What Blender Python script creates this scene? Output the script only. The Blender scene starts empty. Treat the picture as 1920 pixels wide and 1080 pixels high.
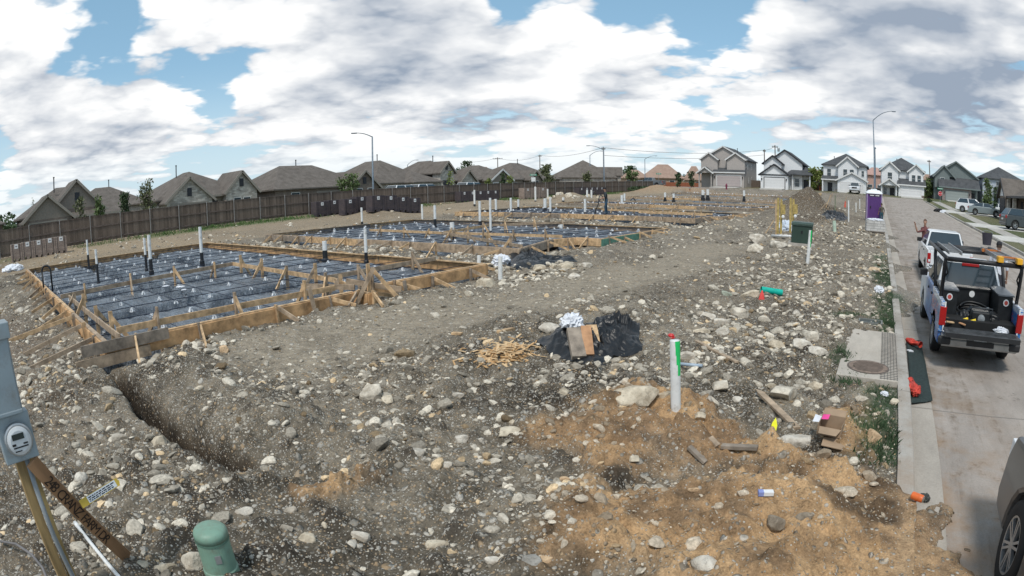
import bpy, bmesh, math, random
import numpy as np
from mathutils import Vector, Matrix, Euler
random.seed(7); RNG = np.random.default_rng(7)
S = bpy.context.scene
C = S.collection
PI = math.pi
# ------------------------------------------------------------------ camera (wide security-style lens on a pole)
YAW, PITCH, ROLL, FPX, CAMZ = .6376, .1734, -.0149, 1093.86, 2.607
_cy, _sy = math.cos(YAW), math.sin(YAW)
FWD = np.array([-_sy*math.cos(PITCH), _cy*math.cos(PITCH), -math.sin(PITCH)])
_r0 = np.array([_cy, _sy, 0.]); _u0 = np.cross(_r0, FWD)
RGT = math.cos(ROLL)*_r0 + math.sin(ROLL)*_u0
UPV = -math.sin(ROLL)*_r0 + math.cos(ROLL)*_u0
cd = bpy.data.cameras.new('camera'); cam = bpy.data.objects.new('camera', cd); C.objects.link(cam)
cam.matrix_world = Matrix(((RGT[0], UPV[0], -FWD[0], 0), (RGT[1], UPV[1], -FWD[1], 0), (RGT[2], UPV[2], -FWD[2], CAMZ), (0, 0, 0, 1)))
cd.type = 'PANO'
cd.sensor_fit = 'HORIZONTAL'; cd.sensor_width = 36; cd.clip_start = .05; cd.clip_end = 6000
_cc = cd if hasattr(cd, 'panorama_type') else cd.cycles
_cc.panorama_type = 'FISHEYE_EQUISOLID'
_cc.fisheye_lens = FPX/1920*36; _cc.fisheye_fov = math.radians(150)
S.camera = cam
def ray(px, py):
    dx, dy = px-960, 540-py; r = math.hypot(dx, dy)+1e-9; th = 2*math.asin(r/2/FPX)
    return math.sin(th)*(dx*RGT+dy*UPV)/r + math.cos(th)*FWD
# ------------------------------------------------------------------ render settings
S.render.engine = 'CYCLES'
S.cycles.use_denoising = True
try: S.cycles.denoiser = 'OPENIMAGEDENOISE'
except Exception: pass
S.cycles.max_bounces = 6; S.cycles.diffuse_bounces = 3; S.cycles.glossy_bounces = 3
S.cycles.transparent_max_bounces = 8; S.cycles.caustics_reflective = False; S.cycles.caustics_refractive = False
S.view_settings.view_transform = 'Standard'; S.view_settings.look = 'None'
S.view_settings.exposure = 0.42; S.view_settings.gamma = 1
# ------------------------------------------------------------------ sun behind cloud
SUN_EL, SUN_AZ = math.radians(58), math.radians(162)     # azimuth measured from +y (street direction) towards +x
sd = Vector((math.sin(SUN_AZ)*math.cos(SUN_EL), math.cos(SUN_AZ)*math.cos(SUN_EL), math.sin(SUN_EL)))
sl = bpy.data.lights.new('sun', 'SUN'); sl.energy = 2.0; sl.angle = math.radians(11); sl.color = (1, .95, .87)
so = bpy.data.objects.new('sun', sl); C.objects.link(so); so.rotation_euler = sd.to_track_quat('Z', 'Y').to_euler(); so.location = (0, 0, 60)
# ------------------------------------------------------------------ node helper
class NT:
    def __init__(s, tree): s.t = tree; s.n = tree.nodes; s.n.clear()
    def new(s, typ, **kw):
        n = s.n.new(typ)
        for k, v in kw.items(): setattr(n, k, v)
        return n
    def put(s, sock, v):
        if isinstance(v, bpy.types.NodeSocket): s.t.links.new(v, sock)
        elif v is not None:
            if hasattr(sock.default_value, '__len__') and not hasattr(v, '__len__'): v = (v,)*len(sock.default_value)
            elif hasattr(v, '__len__') and len(sock.default_value) == 4 and len(v) == 3: v = (*v, 1)
            sock.default_value = v
    def math(s, op, a, b=None, c=None, clamp=False):
        n = s.new('ShaderNodeMath', operation=op, use_clamp=clamp); s.put(n.inputs[0], a)
        if b is not None: s.put(n.inputs[1], b)
        if c is not None: s.put(n.inputs[2], c)
        return n.outputs[0]
    def vm(s, op, a, b=None, out=0):
        n = s.new('ShaderNodeVectorMath', operation=op); s.put(n.inputs[0], a)
        if b is not None: s.put(n.inputs['Scale'] if op == 'SCALE' else n.inputs[1], b)
        return n.outputs[out]
    def map(s, v, a, b, c=0., d=1., smooth=False):
        n = s.new('ShaderNodeMapRange', interpolation_type='SMOOTHSTEP' if smooth else 'LINEAR')
        for i, x in enumerate((v, a, b, c, d)): s.put(n.inputs[i], x)
        return n.outputs[0]
    def mix(s, f, a, b, blend='MIX'):
        n = s.new('ShaderNodeMix', data_type='RGBA', blend_type=blend); s.put(n.inputs[0], f); s.put(n.inputs[6], a); s.put(n.inputs[7], b)
        return n.outputs[2]
    def noise(s, vec, scale, detail=4, rough=.55, col=False, dist=0):
        n = s.new('ShaderNodeTexNoise'); s.put(n.inputs['Vector'], vec); n.inputs['Scale'].default_value = scale
        n.inputs['Detail'].default_value = detail; n.inputs['Roughness'].default_value = rough; n.inputs['Distortion'].default_value = dist
        return n.outputs[1 if col else 0]
    def voro(s, vec, scale, feature='F1', out='Distance', rnd=1):
        n = s.new('ShaderNodeTexVoronoi', feature=feature); s.put(n.inputs['Vector'], vec); n.inputs['Scale'].default_value = scale
        n.inputs['Randomness'].default_value = rnd
        return (n.outputs[out], n.outputs['Color']) if out != 'Color' else n.outputs['Color']
    def xyz(s, v):
        n = s.new('ShaderNodeSeparateXYZ'); s.put(n.inputs[0], v); return n.outputs
    def comb(s, x, y, z):
        n = s.new('ShaderNodeCombineXYZ')
        for i, q in enumerate((x, y, z)): s.put(n.inputs[i], q)
        return n.outputs[0]
# ------------------------------------------------------------------ world: sky texture with broken cumulus
W = bpy.data.worlds.new('World'); S.world = W; W.use_nodes = True
w = NT(W.node_tree)
tc = w.new('ShaderNodeTexCoord'); D = w.vm('NORMALIZE', tc.outputs['Generated'])
sky = w.new('ShaderNodeTexSky', sky_type='NISHITA'); sky.sun_disc = False; sky.sun_elevation = SUN_EL; sky.sun_rotation = SUN_AZ
sky.air_density = 1.0; sky.dust_density = .6; sky.ozone_density = 1.2
dz = w.xyz(D)[2]
q = w.math('ADD', w.math('MAXIMUM', dz, 0.0), .16)
P = w.vm('MULTIPLY', D, w.comb(w.math('DIVIDE', 1, q), w.math('DIVIDE', 1, q), w.math('DIVIDE', .55, q)))
wob = w.vm('SCALE', w.noise(D, 9, 3, col=True), .07)
Dw = w.vm('ADD', D, w.vm('SUBTRACT', wob, (.035, .035, .035)))
def blobs(L):
    acc = None
    for px, py, r, wt in L:
        c = tuple(ray(px, py)); d = w.vm('DISTANCE', Dw, c, 1)
        f = w.map(d, 0, r, wt, 0., True)
        acc = f if acc is None else w.math('ADD', acc, f)
    return acc
#COVER
cover = blobs([(620, 60, .22, .20), (760, 90, .30, .25), (1000, 170, .20, .20), (1180, 125, .20, .28), (250, 185, .16, .26), (90, 190, .16, .2), (60, 25, .16, .14),
               (1680, 70, .32, .30), (1880, 130, .22, .2), (1480, 120, .2, .2), (520, 230, .16, .15), (700, 210, .2, .12), (120, 300, .12, .12), (1100, -60, .2, .15),
               (190, 75, .12, -.30), (400, 180, .08, -.28), (330, 125, .05, -.16), (150, 420, .25, .14), (600, 330, .3, .10), (1100, 300, .3, .08), (1160, 20, .10, -.25), (1310, 40, .11, -.28), (960, 5, .06, -.25), (30, 255, .05, -.1),
               (1210, 250, .08, -.08), (1700, 230, .08, -.06), (1540, 225, .06, -.12), (110, 110, .07, -.2)])
dark = blobs([(760, 75, .19, .55), (620, 45, .12, .2), (930, 70, .10, .2), (1700, 90, .28, .55), (1560, 60, .16, .25), (1880, 150, .2, .4), (1150, 165, .07, .3), (240, 245, .12, .32), (60, 230, .14, .28),
              (1240, 60, .05, .1), (1820, 250, .16, .2), (640, 215, .12, .15), (330, 300, .2, .12), (1400, 250, .2, .1), (900, 215, .12, .22), (480, 110, .08, -.25), (1050, 215, .10, -.1), (1100, 110, .12, -.3), (1320, 110, .05, -.2), (330, 160, .06, -.2)])
def dens_at(Dv):
    z_ = w.math('ADD', w.math('MAXIMUM', w.xyz(Dv)[2], 0.0), .17); iz = w.math('DIVIDE', .86, z_)
    Pv = w.vm('MULTIPLY', Dv, w.comb(iz, iz, w.math('MULTIPLY', iz, 1.5)))
    wr = w.vm('SCALE', w.vm('SUBTRACT', w.noise(Pv, 5, 3, .6, col=True), (.5, .5, .5)), .16)
    n1 = w.noise(Pv, 1.5, 6, .55)
    v = w.new('ShaderNodeTexVoronoi'); w.put(v.inputs['Vector'], w.vm('ADD', Pv, wr)); v.inputs['Scale'].default_value = 3.0; v.inputs['Detail'].default_value = 2.6; v.inputs['Roughness'].default_value = .45; v.inputs['Lacunarity'].default_value = 2.3
    puff = w.math('SUBTRACT', .46, v.outputs['Distance'])
    return w.math('ADD', n1, w.math('MULTIPLY', puff, .46)), puff
d0, puff = dens_at(D)
d1, _ = dens_at(w.vm('NORMALIZE', w.vm('ADD', D, (-.015, -.005, .055))))
dens = w.math('ADD', d0, w.math('MULTIPLY', cover, .95))
mask = w.map(dens, .265, .395, 0, 1, True)
relief = w.math('SUBTRACT', d1, d0)
sh = w.math('ADD', w.map(dens, .50, .95, 0.04, .36, True), w.math('MULTIPLY', relief, 1.35))
sh = w.math('ADD', sh, w.math('MULTIPLY', dark, .95))
sh = w.math('ADD', sh, w.math('MULTIPLY', puff, -.36), clamp=True)
ccol = w.mix(w.map(sh, 0.06, 1.0), (.80, .80, .795), (.25, .30, .375))
haze = w.map(dz, .0, .24, .80, 0., True)
skyc = w.vm('SCALE', sky.outputs[0], .11)
skyc = w.mix(.5, skyc, (.21, .41, .53))
base = w.mix(haze, skyc, (.49, .605, .68))
cm = w.math('MULTIPLY', mask, w.map(dz, 0.0, .10, .45, 1))
col = w.mix(cm, base, ccol)
bg = w.new('ShaderNodeBackground'); w.put(bg.inputs[0], col); bg.inputs[1].default_value = 1.0
# everything below the horizon is dull ground colour
out = w.new('ShaderNodeOutputWorld'); w.t.links.new(bg.outputs[0], out.inputs[0])
try: W.cycles.sampling_method = 'MANUAL'; W.cycles.sample_map_resolution = 512
except Exception: pass
# ------------------------------------------------------------------ mesh + tagging helpers
class MB:
    def __init__(s): s.v = []; s.f = []; s.m = []
    def add(s, vs, fs, mi=0, X=None):
        o = len(s.v)
        if X is not None: vs = [tuple(X @ Vector(p)) for p in vs]
        s.v.extend(vs); s.f.extend([tuple(i+o for i in f) for f in fs]); s.m.extend([mi]*len(fs)); return s
    def box(s, x0, x1, y0, y1, z0, z1, mi=0, X=None):
        return s.add([(x0,y0,z0),(x1,y0,z0),(x1,y1,z0),(x0,y1,z0),(x0,y0,z1),(x1,y0,z1),(x1,y1,z1),(x0,y1,z1)],
                     [(3,2,1,0),(4,5,6,7),(0,1,5,4),(1,2,6,5),(2,3,7,6),(3,0,4,7)], mi, X)
    def beam(s, a, b, wd, ht, mi=0, up=(0,0,1)):
        a, b = Vector(a), Vector(b); d = (b-a).normalized(); u = Vector(up)
        if abs(d.dot(u)) > .98: u = Vector((0, 1, 0)) if abs(d.y) < .9 else Vector((1, 0, 0))
        r = d.cross(u).normalized()*wd/2; u = r.cross(d).normalized()*ht/2
        vs = [a-r-u, a+r-u, a+r+u, a-r+u, b-r-u, b+r-u, b+r+u, b-r+u]
        return s.add([tuple(p) for p in vs], [(0,1,2,3),(7,6,5,4),(0,4,5,1),(1,5,6,2),(2,6,7,3),(3,7,4,0)], mi)
    def tube(s, pts, r, n=8, mi=0, cap=True):
        P = [Vector(p) for p in pts]; rr = r if hasattr(r, '__len__') else [r]*len(P)
        rings = []; pu = None
        for i, p in enumerate(P):
            d = (P[min(i+1, len(P)-1)]-P[max(i-1, 0)]); d = d.normalized() if d.length > 1e-9 else Vector((0,0,1))
            if pu is None: pu = Vector((1,0,0)) if abs(d.x) < .8 else Vector((0,1,0))
            u = (pu-d*pu.dot(d)).normalized(); pu = u; q = d.cross(u)
            rings.append([tuple(p+(u*math.cos(2*PI*k/n)+q*math.sin(2*PI*k/n))*rr[i]) for k in range(n)])
        vs = [v for R in rings for v in R]; fs = []
        for i in range(len(P)-1):
            for k in range(n): fs.append((i*n+k, i*n+(k+1)%n, (i+1)*n+(k+1)%n, (i+1)*n+k))
        if cap: fs += [tuple(range(n-1, -1, -1)), tuple((len(P)-1)*n+k for k in range(n))]
        return s.add(vs, fs, mi)
    def lathe(s, prof, n=16, mi=0, X=None, cap=True):
        vs = [(r*math.cos(2*PI*k/n), r*math.sin(2*PI*k/n), z) for r, z in prof for k in range(n)]; fs = []
        for i in range(len(prof)-1):
            for k in range(n): fs.append((i*n+k, i*n+(k+1)%n, (i+1)*n+(k+1)%n, (i+1)*n+k))
        if cap: fs += [tuple(range(n-1, -1, -1)), tuple((len(prof)-1)*n+k for k in range(n))]
        return s.add(vs, fs, mi, X)
    def prism(s, poly, a0, a1, ax='x', mi=0, X=None):
        def P(p, a): return (a, p[0], p[1]) if ax == 'x' else ((p[0], a, p[1]) if ax == 'y' else (p[0], p[1], a))
        n = len(poly); vs = [P(p, a0) for p in poly]+[P(p, a1) for p in poly]
        fs = [tuple(range(n-1, -1, -1)), tuple(range(n, 2*n))]+[(i, (i+1) % n, n+(i+1) % n, n+i) for i in range(n)]
        return s.add(vs, fs, mi, X)
    def build(s, name, mats, parent=None, smooth=False, bevel=0, fix=True):
        me = bpy.data.meshes.new(name); me.from_pydata([tuple(p) for p in s.v], [], s.f)
        mats = mats if isinstance(mats, (list, tuple)) else [mats]
        for m in mats: me.materials.append(m)
        if len(mats) > 1: me.polygons.foreach_set('material_index', s.m)
        if fix:
            bm = bmesh.new(); bm.from_mesh(me); bmesh.ops.recalc_face_normals(bm, faces=bm.faces); bm.to_mesh(me); bm.free()
        if smooth: me.polygons.foreach_set('use_smooth', [True]*len(me.polygons))
        o = bpy.data.objects.new(name, me); C.objects.link(o)
        if parent is not None: o.parent = parent
        if bevel:
            b = o.modifiers.new('bevel', 'BEVEL'); b.width = bevel; b.segments = 2; b.limit_method = 'ANGLE'; b.angle_limit = .6
        return o
def np_mesh(name, V, F, mats, parent=None, smooth=False):
    me = bpy.data.meshes.new(name); nv, nf, k = len(V), len(F), F.shape[1]
    me.vertices.add(nv); me.vertices.foreach_set('co', np.ascontiguousarray(V, np.float32).ravel())
    me.loops.add(nf*k); me.loops.foreach_set('vertex_index', np.ascontiguousarray(F, np.int32).ravel())
    me.polygons.add(nf); me.polygons.foreach_set('loop_start', np.arange(0, nf*k, k, dtype=np.int32))
    me.polygons.foreach_set('use_smooth', np.full(nf, smooth)); me.update(calc_edges=True)
    for m in (mats if isinstance(mats, list) else [mats]): me.materials.append(m)
    o = bpy.data.objects.new(name, me); C.objects.link(o)
    if parent is not None: o.parent = parent
    return o
def vcol(o, name, arr):
    a = o.data.attributes.new(name, 'FLOAT_COLOR', 'POINT'); d = np.ones((len(arr), 4), np.float32); d[:, :arr.shape[1]] = arr
    a.data.foreach_set('color', d.ravel())
def tag(o, label, cat, group=None, kind=None):
    if label: o['label'] = label
    if cat: o['category'] = cat
    if group: o['group'] = group
    if kind: o['kind'] = kind
    return o
def thing(name, label, cat, loc=(0,0,0), rz=0, group=None, rot=None):
    o = bpy.data.objects.new(name, None); C.objects.link(o); o.location = loc; o.rotation_euler = rot if rot is not None else (0, 0, rz)
    o.empty_display_size = .2
    return tag(o, label, cat, group)
def dup(o, loc=None, rz=None, label=None, group=None, parent=None, rot=None, scale=None):
    c = o.copy(); C.objects.link(c)
    if parent is not None: c.parent = parent
    if loc is not None: c.location = loc
    if rz is not None: c.rotation_euler = (0, 0, rz)
    if rot is not None: c.rotation_euler = rot
    if scale is not None: c.scale = scale
    if label: c['label'] = label
    if group: c['group'] = group
    for ch in o.children: dup(ch, parent=c)
    return c
def struct(o): o['kind'] = 'structure'; return o
# ------------------------------------------------------------------ materials
MATS = {}
def mat(name, col, rough=.75, metal=0., var=.12, vs=5., bump=0., bs=30., col2=None, spec=.4, emit=None, stretch=None, coat=0, dirt=0):
    if name in MATS: return MATS[name]
    m = bpy.data.materials.new(name); m.use_nodes = True; n = NT(m.node_tree)
    b = n.new('ShaderNodeBsdfPrincipled'); o = n.new('ShaderNodeOutputMaterial'); n.t.links.new(b.outputs[0], o.inputs[0])
    tcn = n.new('ShaderNodeTexCoord').outputs['Object']
    if stretch: tcn = n.vm('MULTIPLY', tcn, stretch)
    f = n.noise(tcn, vs, 5, .6)
    c2 = col2 or tuple(c*(1-2*var) for c in col); c1 = col if col2 else tuple(min(1, c*(1+var)) for c in col)
    cc_ = n.mix(n.map(f, .32, .68), c2, c1)
    if dirt: cc_ = n.mix(n.math('MULTIPLY', n.math('MULTIPLY', n.map(n.noise(tcn, 9, 6, .75), .48, .66), n.map(n.noise(tcn, 2.3, 3, .6), .35, .6)), dirt), cc_, (.16, .125, .09))
    n.put(b.inputs['Base Color'], cc_)
    b.inputs['Roughness'].default_value = rough; b.inputs['Metallic'].default_value = metal
    b.inputs['Specular IOR Level'].default_value = spec
    if coat: b.inputs['Coat Weight'].default_value = coat; b.inputs['Coat Roughness'].default_value = .08
    if bump:
        bn = n.new('ShaderNodeBump'); bn.inputs['Strength'].default_value = bump; bn.inputs['Distance'].default_value = .02
        n.put(bn.inputs['Height'], n.noise(tcn, bs, 5, .6)); n.t.links.new(bn.outputs[0], b.inputs['Normal'])
    if emit: b.inputs['Emission Color'].default_value = (*emit, 1); b.inputs['Emission Strength'].default_value = 1
    MATS[name] = m; return m
def rgb(r, g, b):
    return tuple(((c/255+.055)/1.055)**2.4 if c > 10 else c/255/12.92 for c in (r, g, b))
def custom(name, fn):
    m = bpy.data.materials.new(name); m.use_nodes = True; n = NT(m.node_tree)
    b = n.new('ShaderNodeBsdfPrincipled'); o = n.new('ShaderNodeOutputMaterial'); n.t.links.new(b.outputs[0], o.inputs[0])
    fn(n, b, n.new('ShaderNodeTexCoord').outputs['Object']); MATS[name] = m; return m
def bumpn(n, b, h, strength=.5, dist=.02):
    bn = n.new('ShaderNodeBump'); bn.inputs['Strength'].default_value = strength; bn.inputs['Distance'].default_value = dist
    n.put(bn.inputs['Height'], h); n.t.links.new(bn.outputs[0], b.inputs['Normal'])
M_wood = mat('new_pine', (.56, .385, .22), .8, var=.25, vs=7, bump=.2)
M_wood2 = mat('weathered_pine', (.38, .29, .205), .85, var=.25, vs=6, bump=.2)
M_wood3 = mat('grey_lumber', (.27, .225, .18), .85, var=.25, vs=6)
M_pvc = mat('white_pvc', (.74, .75, .74), .4, var=.05, dirt=.5)
M_blackpvc = mat('black_pipe', (.018, .02, .024), .45)
M_white = mat('white_paint', (.72, .73, .73), .55, var=.05)
M_black = mat('black_plastic', (.012, .013, .015), .4)
M_steel = mat('galvanised_steel', (.36, .38, .39), .45, .6, var=.1)
M_lamp = mat('street_lamp_grey', (.16, .20, .24), .5, .3)
M_glass = mat('window_glass', (.03, .045, .055), .08, spec=.8, var=.05)
M_tyre = mat('tyre_rubber', (.014, .014, .015), .8)
M_chrome = mat('bright_chrome', (.55, .56, .57), .18, .95, var=.03)
M_conc = mat('concrete_pad', (.42, .39, .35), .9, var=.12, vs=3, bump=.1)
# ------------------------------------------------------------------ terrain
def _h(ix, iy, seed):
    h = (ix.astype(np.int64)*374761393 + iy.astype(np.int64)*668265263 + seed*974634777) & 0xffffffff
    h = ((h ^ (h >> 13))*1274126177) & 0xffffffff
    return ((h ^ (h >> 16)) & 0xffff)/65535.
def vnoise(x, y, seed=0):
    ix, iy = np.floor(x), np.floor(y); fx, fy = x-ix, y-iy; fx = fx*fx*(3-2*fx); fy = fy*fy*(3-2*fy)
    a, b, c, d = _h(ix, iy, seed), _h(ix+1, iy, seed), _h(ix, iy+1, seed), _h(ix+1, iy+1, seed)
    return (a+(b-a)*fx)*(1-fy)+(c+(d-c)*fx)*fy
def fbm(x, y, s, o=4, seed=0, g=.5):
    t = 0; a = 1.; n = 0
    for i in range(o): t = t+a*vnoise(x/s+i*17.3, y/s-i*9.1, seed+i); n += a; a *= g; s *= .5
    return t/n-.5
def cells(x, y, s, seed):
    """distance to a jittered lattice point and that cell's random value"""
    x, y = x/s, y/s; ix, iy = np.floor(x), np.floor(y); best = np.full(x.shape, 9.); val = np.zeros(x.shape)
    for dx in (-1, 0, 1):
        for dy in (-1, 0, 1):
            cx, cy = ix+dx, iy+dy; d = np.hypot(cx+_h(cx, cy, seed)-x, cy+_h(cx, cy, seed+5)-y); k = d < best
            best = np.where(k, d, best); val = np.where(k, _h(cx, cy, seed+9), val)
    return best, val
def rise(y):
    y = np.minimum(np.asarray(y, float), 122.); return .0215*4*np.log1p(np.exp((y-17)/4))+.013*6*np.log1p(np.exp((y-58)/6))
LX = [-400, -75, -60, -50, -43, -40, -30, -20, -10, -3, -.2, .62]; LZ = [.7, .65, .55, .5, .48, .40, .12, .05, .12, .2, .17, .14]
def base(x, y):
    f = np.clip((-29-np.asarray(x))/11, 0, 1); f = f*f*(3-2*f)
    return rise(y)*(1-f)+f*(.0135*np.clip(y, -25, 118)-.03)+np.where(np.asarray(x) > 8.95, .16, np.interp(x, LX, LZ))
XK, XR = .63, 8.9                      # kerb faces of the road
SX0, SX1 = -10.19, -29.74              # front and back of the slabs
SLAB = [(2.035, 12.80, .415), (16.4, 28.6, .47), (32.9, 43.6, .78), (47.6, 58.5, 1.05), (63.0, 73.8, 1.45), (78.4, 89., 1.93)]
def stroke(x, y, pts, r):
    d = np.full(np.shape(x), 99.)
    for (ax, ay), (bx, by) in zip(pts[:-1], pts[1:]):
        L = (bx-ax)**2+(by-ay)**2+1e-9; t = np.clip(((x-ax)*(bx-ax)+(y-ay)*(by-ay))/L, 0, 1)
        d = np.minimum(d, np.hypot(x-ax-t*(bx-ax), y-ay-t*(by-ay)))
    return 1/(1+np.exp((d/r-1)*5))
def flat(px, py, z=.17):               # pixel onto a level plane (for the strokes below)
    v = ray(px, py); t = (z-CAMZ)/v[2]; return (v[0]*t, v[1]*t)
def front(i, y):
    return np.interp(y, *(([7.7, 7.85, 8.1, 8.3], [-10.05, -9.65, -9.65, -10.3]) if i == 0 else ([16, 19.7, 20.7, 20.85], [-11.5, -12.5, -12.1, -10.9]) if i == 1 else ([33, 36.8, 37.2], [-11, -11, -10.3]) if i == 2 else ([47.6, 52], [-11, -10.4]) if i == 3 else ([0, 1], [-10.5, -10.5])))
PATH = [flat(*p) for p in [(560, 655), (690, 620), (830, 592), (1000, 558), (1130, 525), (1270, 500), (1330, 470)]]
ORG = [[flat(*p) for p in L] for L in ([(1090, 850), (1250, 790), (1330, 860), (1500, 900), (1680, 940)], [(1120, 985), (1400, 985), (1690, 1010)], [(1420, 1075), (1700, 1075)],
       [(1590, 760), (1630, 830)], [(575, 905), (600, 925)])]
TRENCH = [(-10.6, 1.75), (-9.2, 1.95), (-6.1, 1.9), (-4.7, 2.0)]
def soil_masks(x, y):
    path = stroke(x+fbm(x, y, 1.5, 3, 41)*1.2, y+fbm(x, y, 1.5, 3, 42)*1.2, PATH, 1.35)
    nx, ny = x+fbm(x, y, .8, 5, 43, .62)*1.35, y+fbm(x, y, .8, 5, 44, .62)*1.35
    org = np.maximum.reduce([stroke(nx, ny, L, r) for L, r in zip(ORG, (.46, .46, .6, .26, .17))])
    return path, org
def trench_d(x, y):
    tr = np.full(np.shape(x), 99.)
    for (ax, ay), (bx, by) in zip(TRENCH[:-1], TRENCH[1:]):
        L = (bx-ax)**2+(by-ay)**2; t = np.clip(((x-ax)*(bx-ax)+(y-ay)*(by-ay))/L, 0, 1); tr = np.minimum(tr, np.hypot(x-ax-t*(bx-ax), y-ay-t*(by-ay)))
    return tr
def T(x, y):
    x = np.asarray(x, float); y = np.asarray(y, float)
    z = base(x, y)
    lot = (x < .5) & (x > -45)
    path, org = soil_masks(x, y)
    near = np.clip(1.25-np.hypot(x, y)/60, .25, 1)
    edge = np.clip((.55-x)/1.2, 0, 1)*np.clip((x+44)/6, 0, 1)
    rough = (1-.8*path)*edge
    hum = fbm(x, y, 2.6, 4, 3)*.44+np.maximum(fbm(x, y, 1.0, 4, 7), -.1)*.40
    yard = np.clip((-30-x)/2, 0, 1)
    rid = (.5-np.abs(fbm(x+.3*fbm(x, y, .8, 2, 21), y, .9, 4, 22))*2.6); nr_ = np.clip(1.2-np.hypot(x, y)/45, .2, 1)
    z = z+rough*hum*(1-.72*yard)+rough*(1-.8*yard)*.13*nr_*np.maximum(rid, -.2)*np.clip(.3+fbm(x, y, 3.5, 2, 23)*3, 0, 1.2)+.02*fbm(x, y, .5, 3, 11)*edge
    z = z+org*.20*edge*(.45+3*np.abs(fbm(x, y, .7, 4, 12)))+np.where(x > .5, org*.17, 0)*np.clip((1.5-x)/.4, 0, 1)
    # spoil ridges: along slab fronts, between slabs, and by the service posts
    z = z+.22*np.exp(-((x+9.0)/.7)**2)*np.clip((y-1.5), 0, 1)*np.where(y > 90, 0, 1)*(.4+fbm(x, y, 1.5, 3, 13)*2)*np.clip((y-3.5)/3, .1, 1)
    z = z+.30*np.exp(-((x+3.2)/1.7)**2-((y-24)/6.)**2)*(.6+fbm(x, y, 1.7, 3, 14)*2)
    for (cx, cy, rx, ry, h) in MOUNDS:
        z = z+h*np.exp(-((x-cx)/rx)**2-((y-cy)/ry)**2)*(1+.9*fbm(x, y, max(rx, .5)*.8, 4, 15))
    # trench
    spb = np.exp(-((y-2.75)/.4)**2)*np.clip((x+9.3)/1, 0, 1)*np.clip((-4.-x)/1, 0, 1); z = z+.16*spb*(.7+fbm(x, y, .7, 3, 17)*2)
    tr = np.full(x.shape, 99.)
    for (ax, ay), (bx, by) in zip(TRENCH[:-1], TRENCH[1:]):
        L = (bx-ax)**2+(by-ay)**2; t = np.clip(((x-ax)*(bx-ax)+(y-ay)*(by-ay))/L, 0, 1)
        tr = np.minimum(tr, np.hypot(x-ax-t*(bx-ax), y-ay-t*(by-ay)))
    tw = tr+fbm(x, y, .6, 2, 16)*.14
    z = z-.55/(1+np.exp((tw-.14)*30))*np.clip((-4.3-x)/.9, 0, 1)
    # slab pits
    for i_, (y0, y1, zs) in enumerate(SLAB):
        fx = front(i_, y); ins = np.clip(np.minimum.reduce([x-SX1+.05, fx+.02-x, y-y0+.05, y1+.05-y])/.15, 0, 1)
        z = np.where(ins > 0, z*(1-ins)+(zs-1.0)*ins, z)
        o = np.maximum(np.maximum(SX1-x, x-fx), np.maximum(y0-y, y-y1))      # distance outside
        lim = zs-.17+.35*np.clip(o, 0, 2)
        z = np.where((o > 0) & (o < 1.2), np.minimum(z, lim), z)
    # pad, lawn strip and road bed stay level
    flatz = base(x, y)
    k = np.clip((x+.45)/.25, 0, 1)*np.clip((11.0-y)/.3, 0, 1)*np.clip((y-7.7)/.3, 0, 1); z = z*(1-k)+(flatz-.05)*k
    bed = np.clip((x-.71)/.04, 0, 1)*np.clip((9.05-x)/.05, 0, 1)*np.where(y < 112, 1, 0)
    z = np.where(bed > 0, np.where(org*(x < 1.5) > .35, rise(y)+(org-.35)*.16, rise(y)-.2*bed), z)
    k = np.exp(-((x-.55)/.3)**2)*np.where(x < .715, 1, 0); z = z*(1-k)+(rise(y)+.11+.13*np.clip(org*1.5-.5+fbm(x, y, .5, 3, 93)*1.6, 0, 1))*k
    spl = np.clip((y-12)/3, 0, 1)*np.clip((37-y)/5, 0, 1)*np.clip(.62+fbm(x, y, 2.2, 4, 91)*2.4-np.abs(x-.55)*.95, 0, 1)
    z = np.where((x > .45) & (x < 1.5) & (spl > .08), np.maximum(z, rise(y)-.02+.24*np.minimum(spl, .8)+.05*fbm(x, y, .3, 3, 92)), z)
    return z
def TS(x, y): return np.where((x > .715) & (x < 8.95) & (y < 112), np.maximum(T(x, y), rise(y)+.012), T(x, y))
MOUNDS = []
def G(px, py, h=0., far=300.):
    """the place on the terrain (raised by h) that a pixel looks at"""
    v = ray(px, py); t = np.exp(np.linspace(math.log(2.5), math.log(far), 420)); p = np.outer(t, v)+[0, 0, CAMZ]
    dlt = p[:, 2]-(TS(p[:, 0], p[:, 1])+h); k = np.nonzero(dlt < 0)[0]
    if len(k) == 0: return Vector(p[-1])
    i = max(k[0], 1); f = dlt[i-1]/(dlt[i-1]-dlt[i]+1e-12); a = p[i-1]+(p[i]-p[i-1])*f
    return Vector(a)
def Tz(x, y): return float(TS(np.array([x]), np.array([y]))[0])
def at_d(px, py, d): return Vector(ray(px, py)*d)+Vector((0, 0, CAMZ))
MOUNDS += [(-5.3, 43, 2.3, 2.6, 2.1), (-4.3, 38, 1.8, 2, .5), (-34, 57, 2.2, 2.0, .8), (-36.5, 88, 3.4, 2.4, 1.3), (-31.5, 90, 4, 2.0, .6), (-35.5, 30, 2.4, 2.2, .5), (-36, 45, 3, 3, .5), (-2.6, 5.0, 1.0, .8, .12)]
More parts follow.
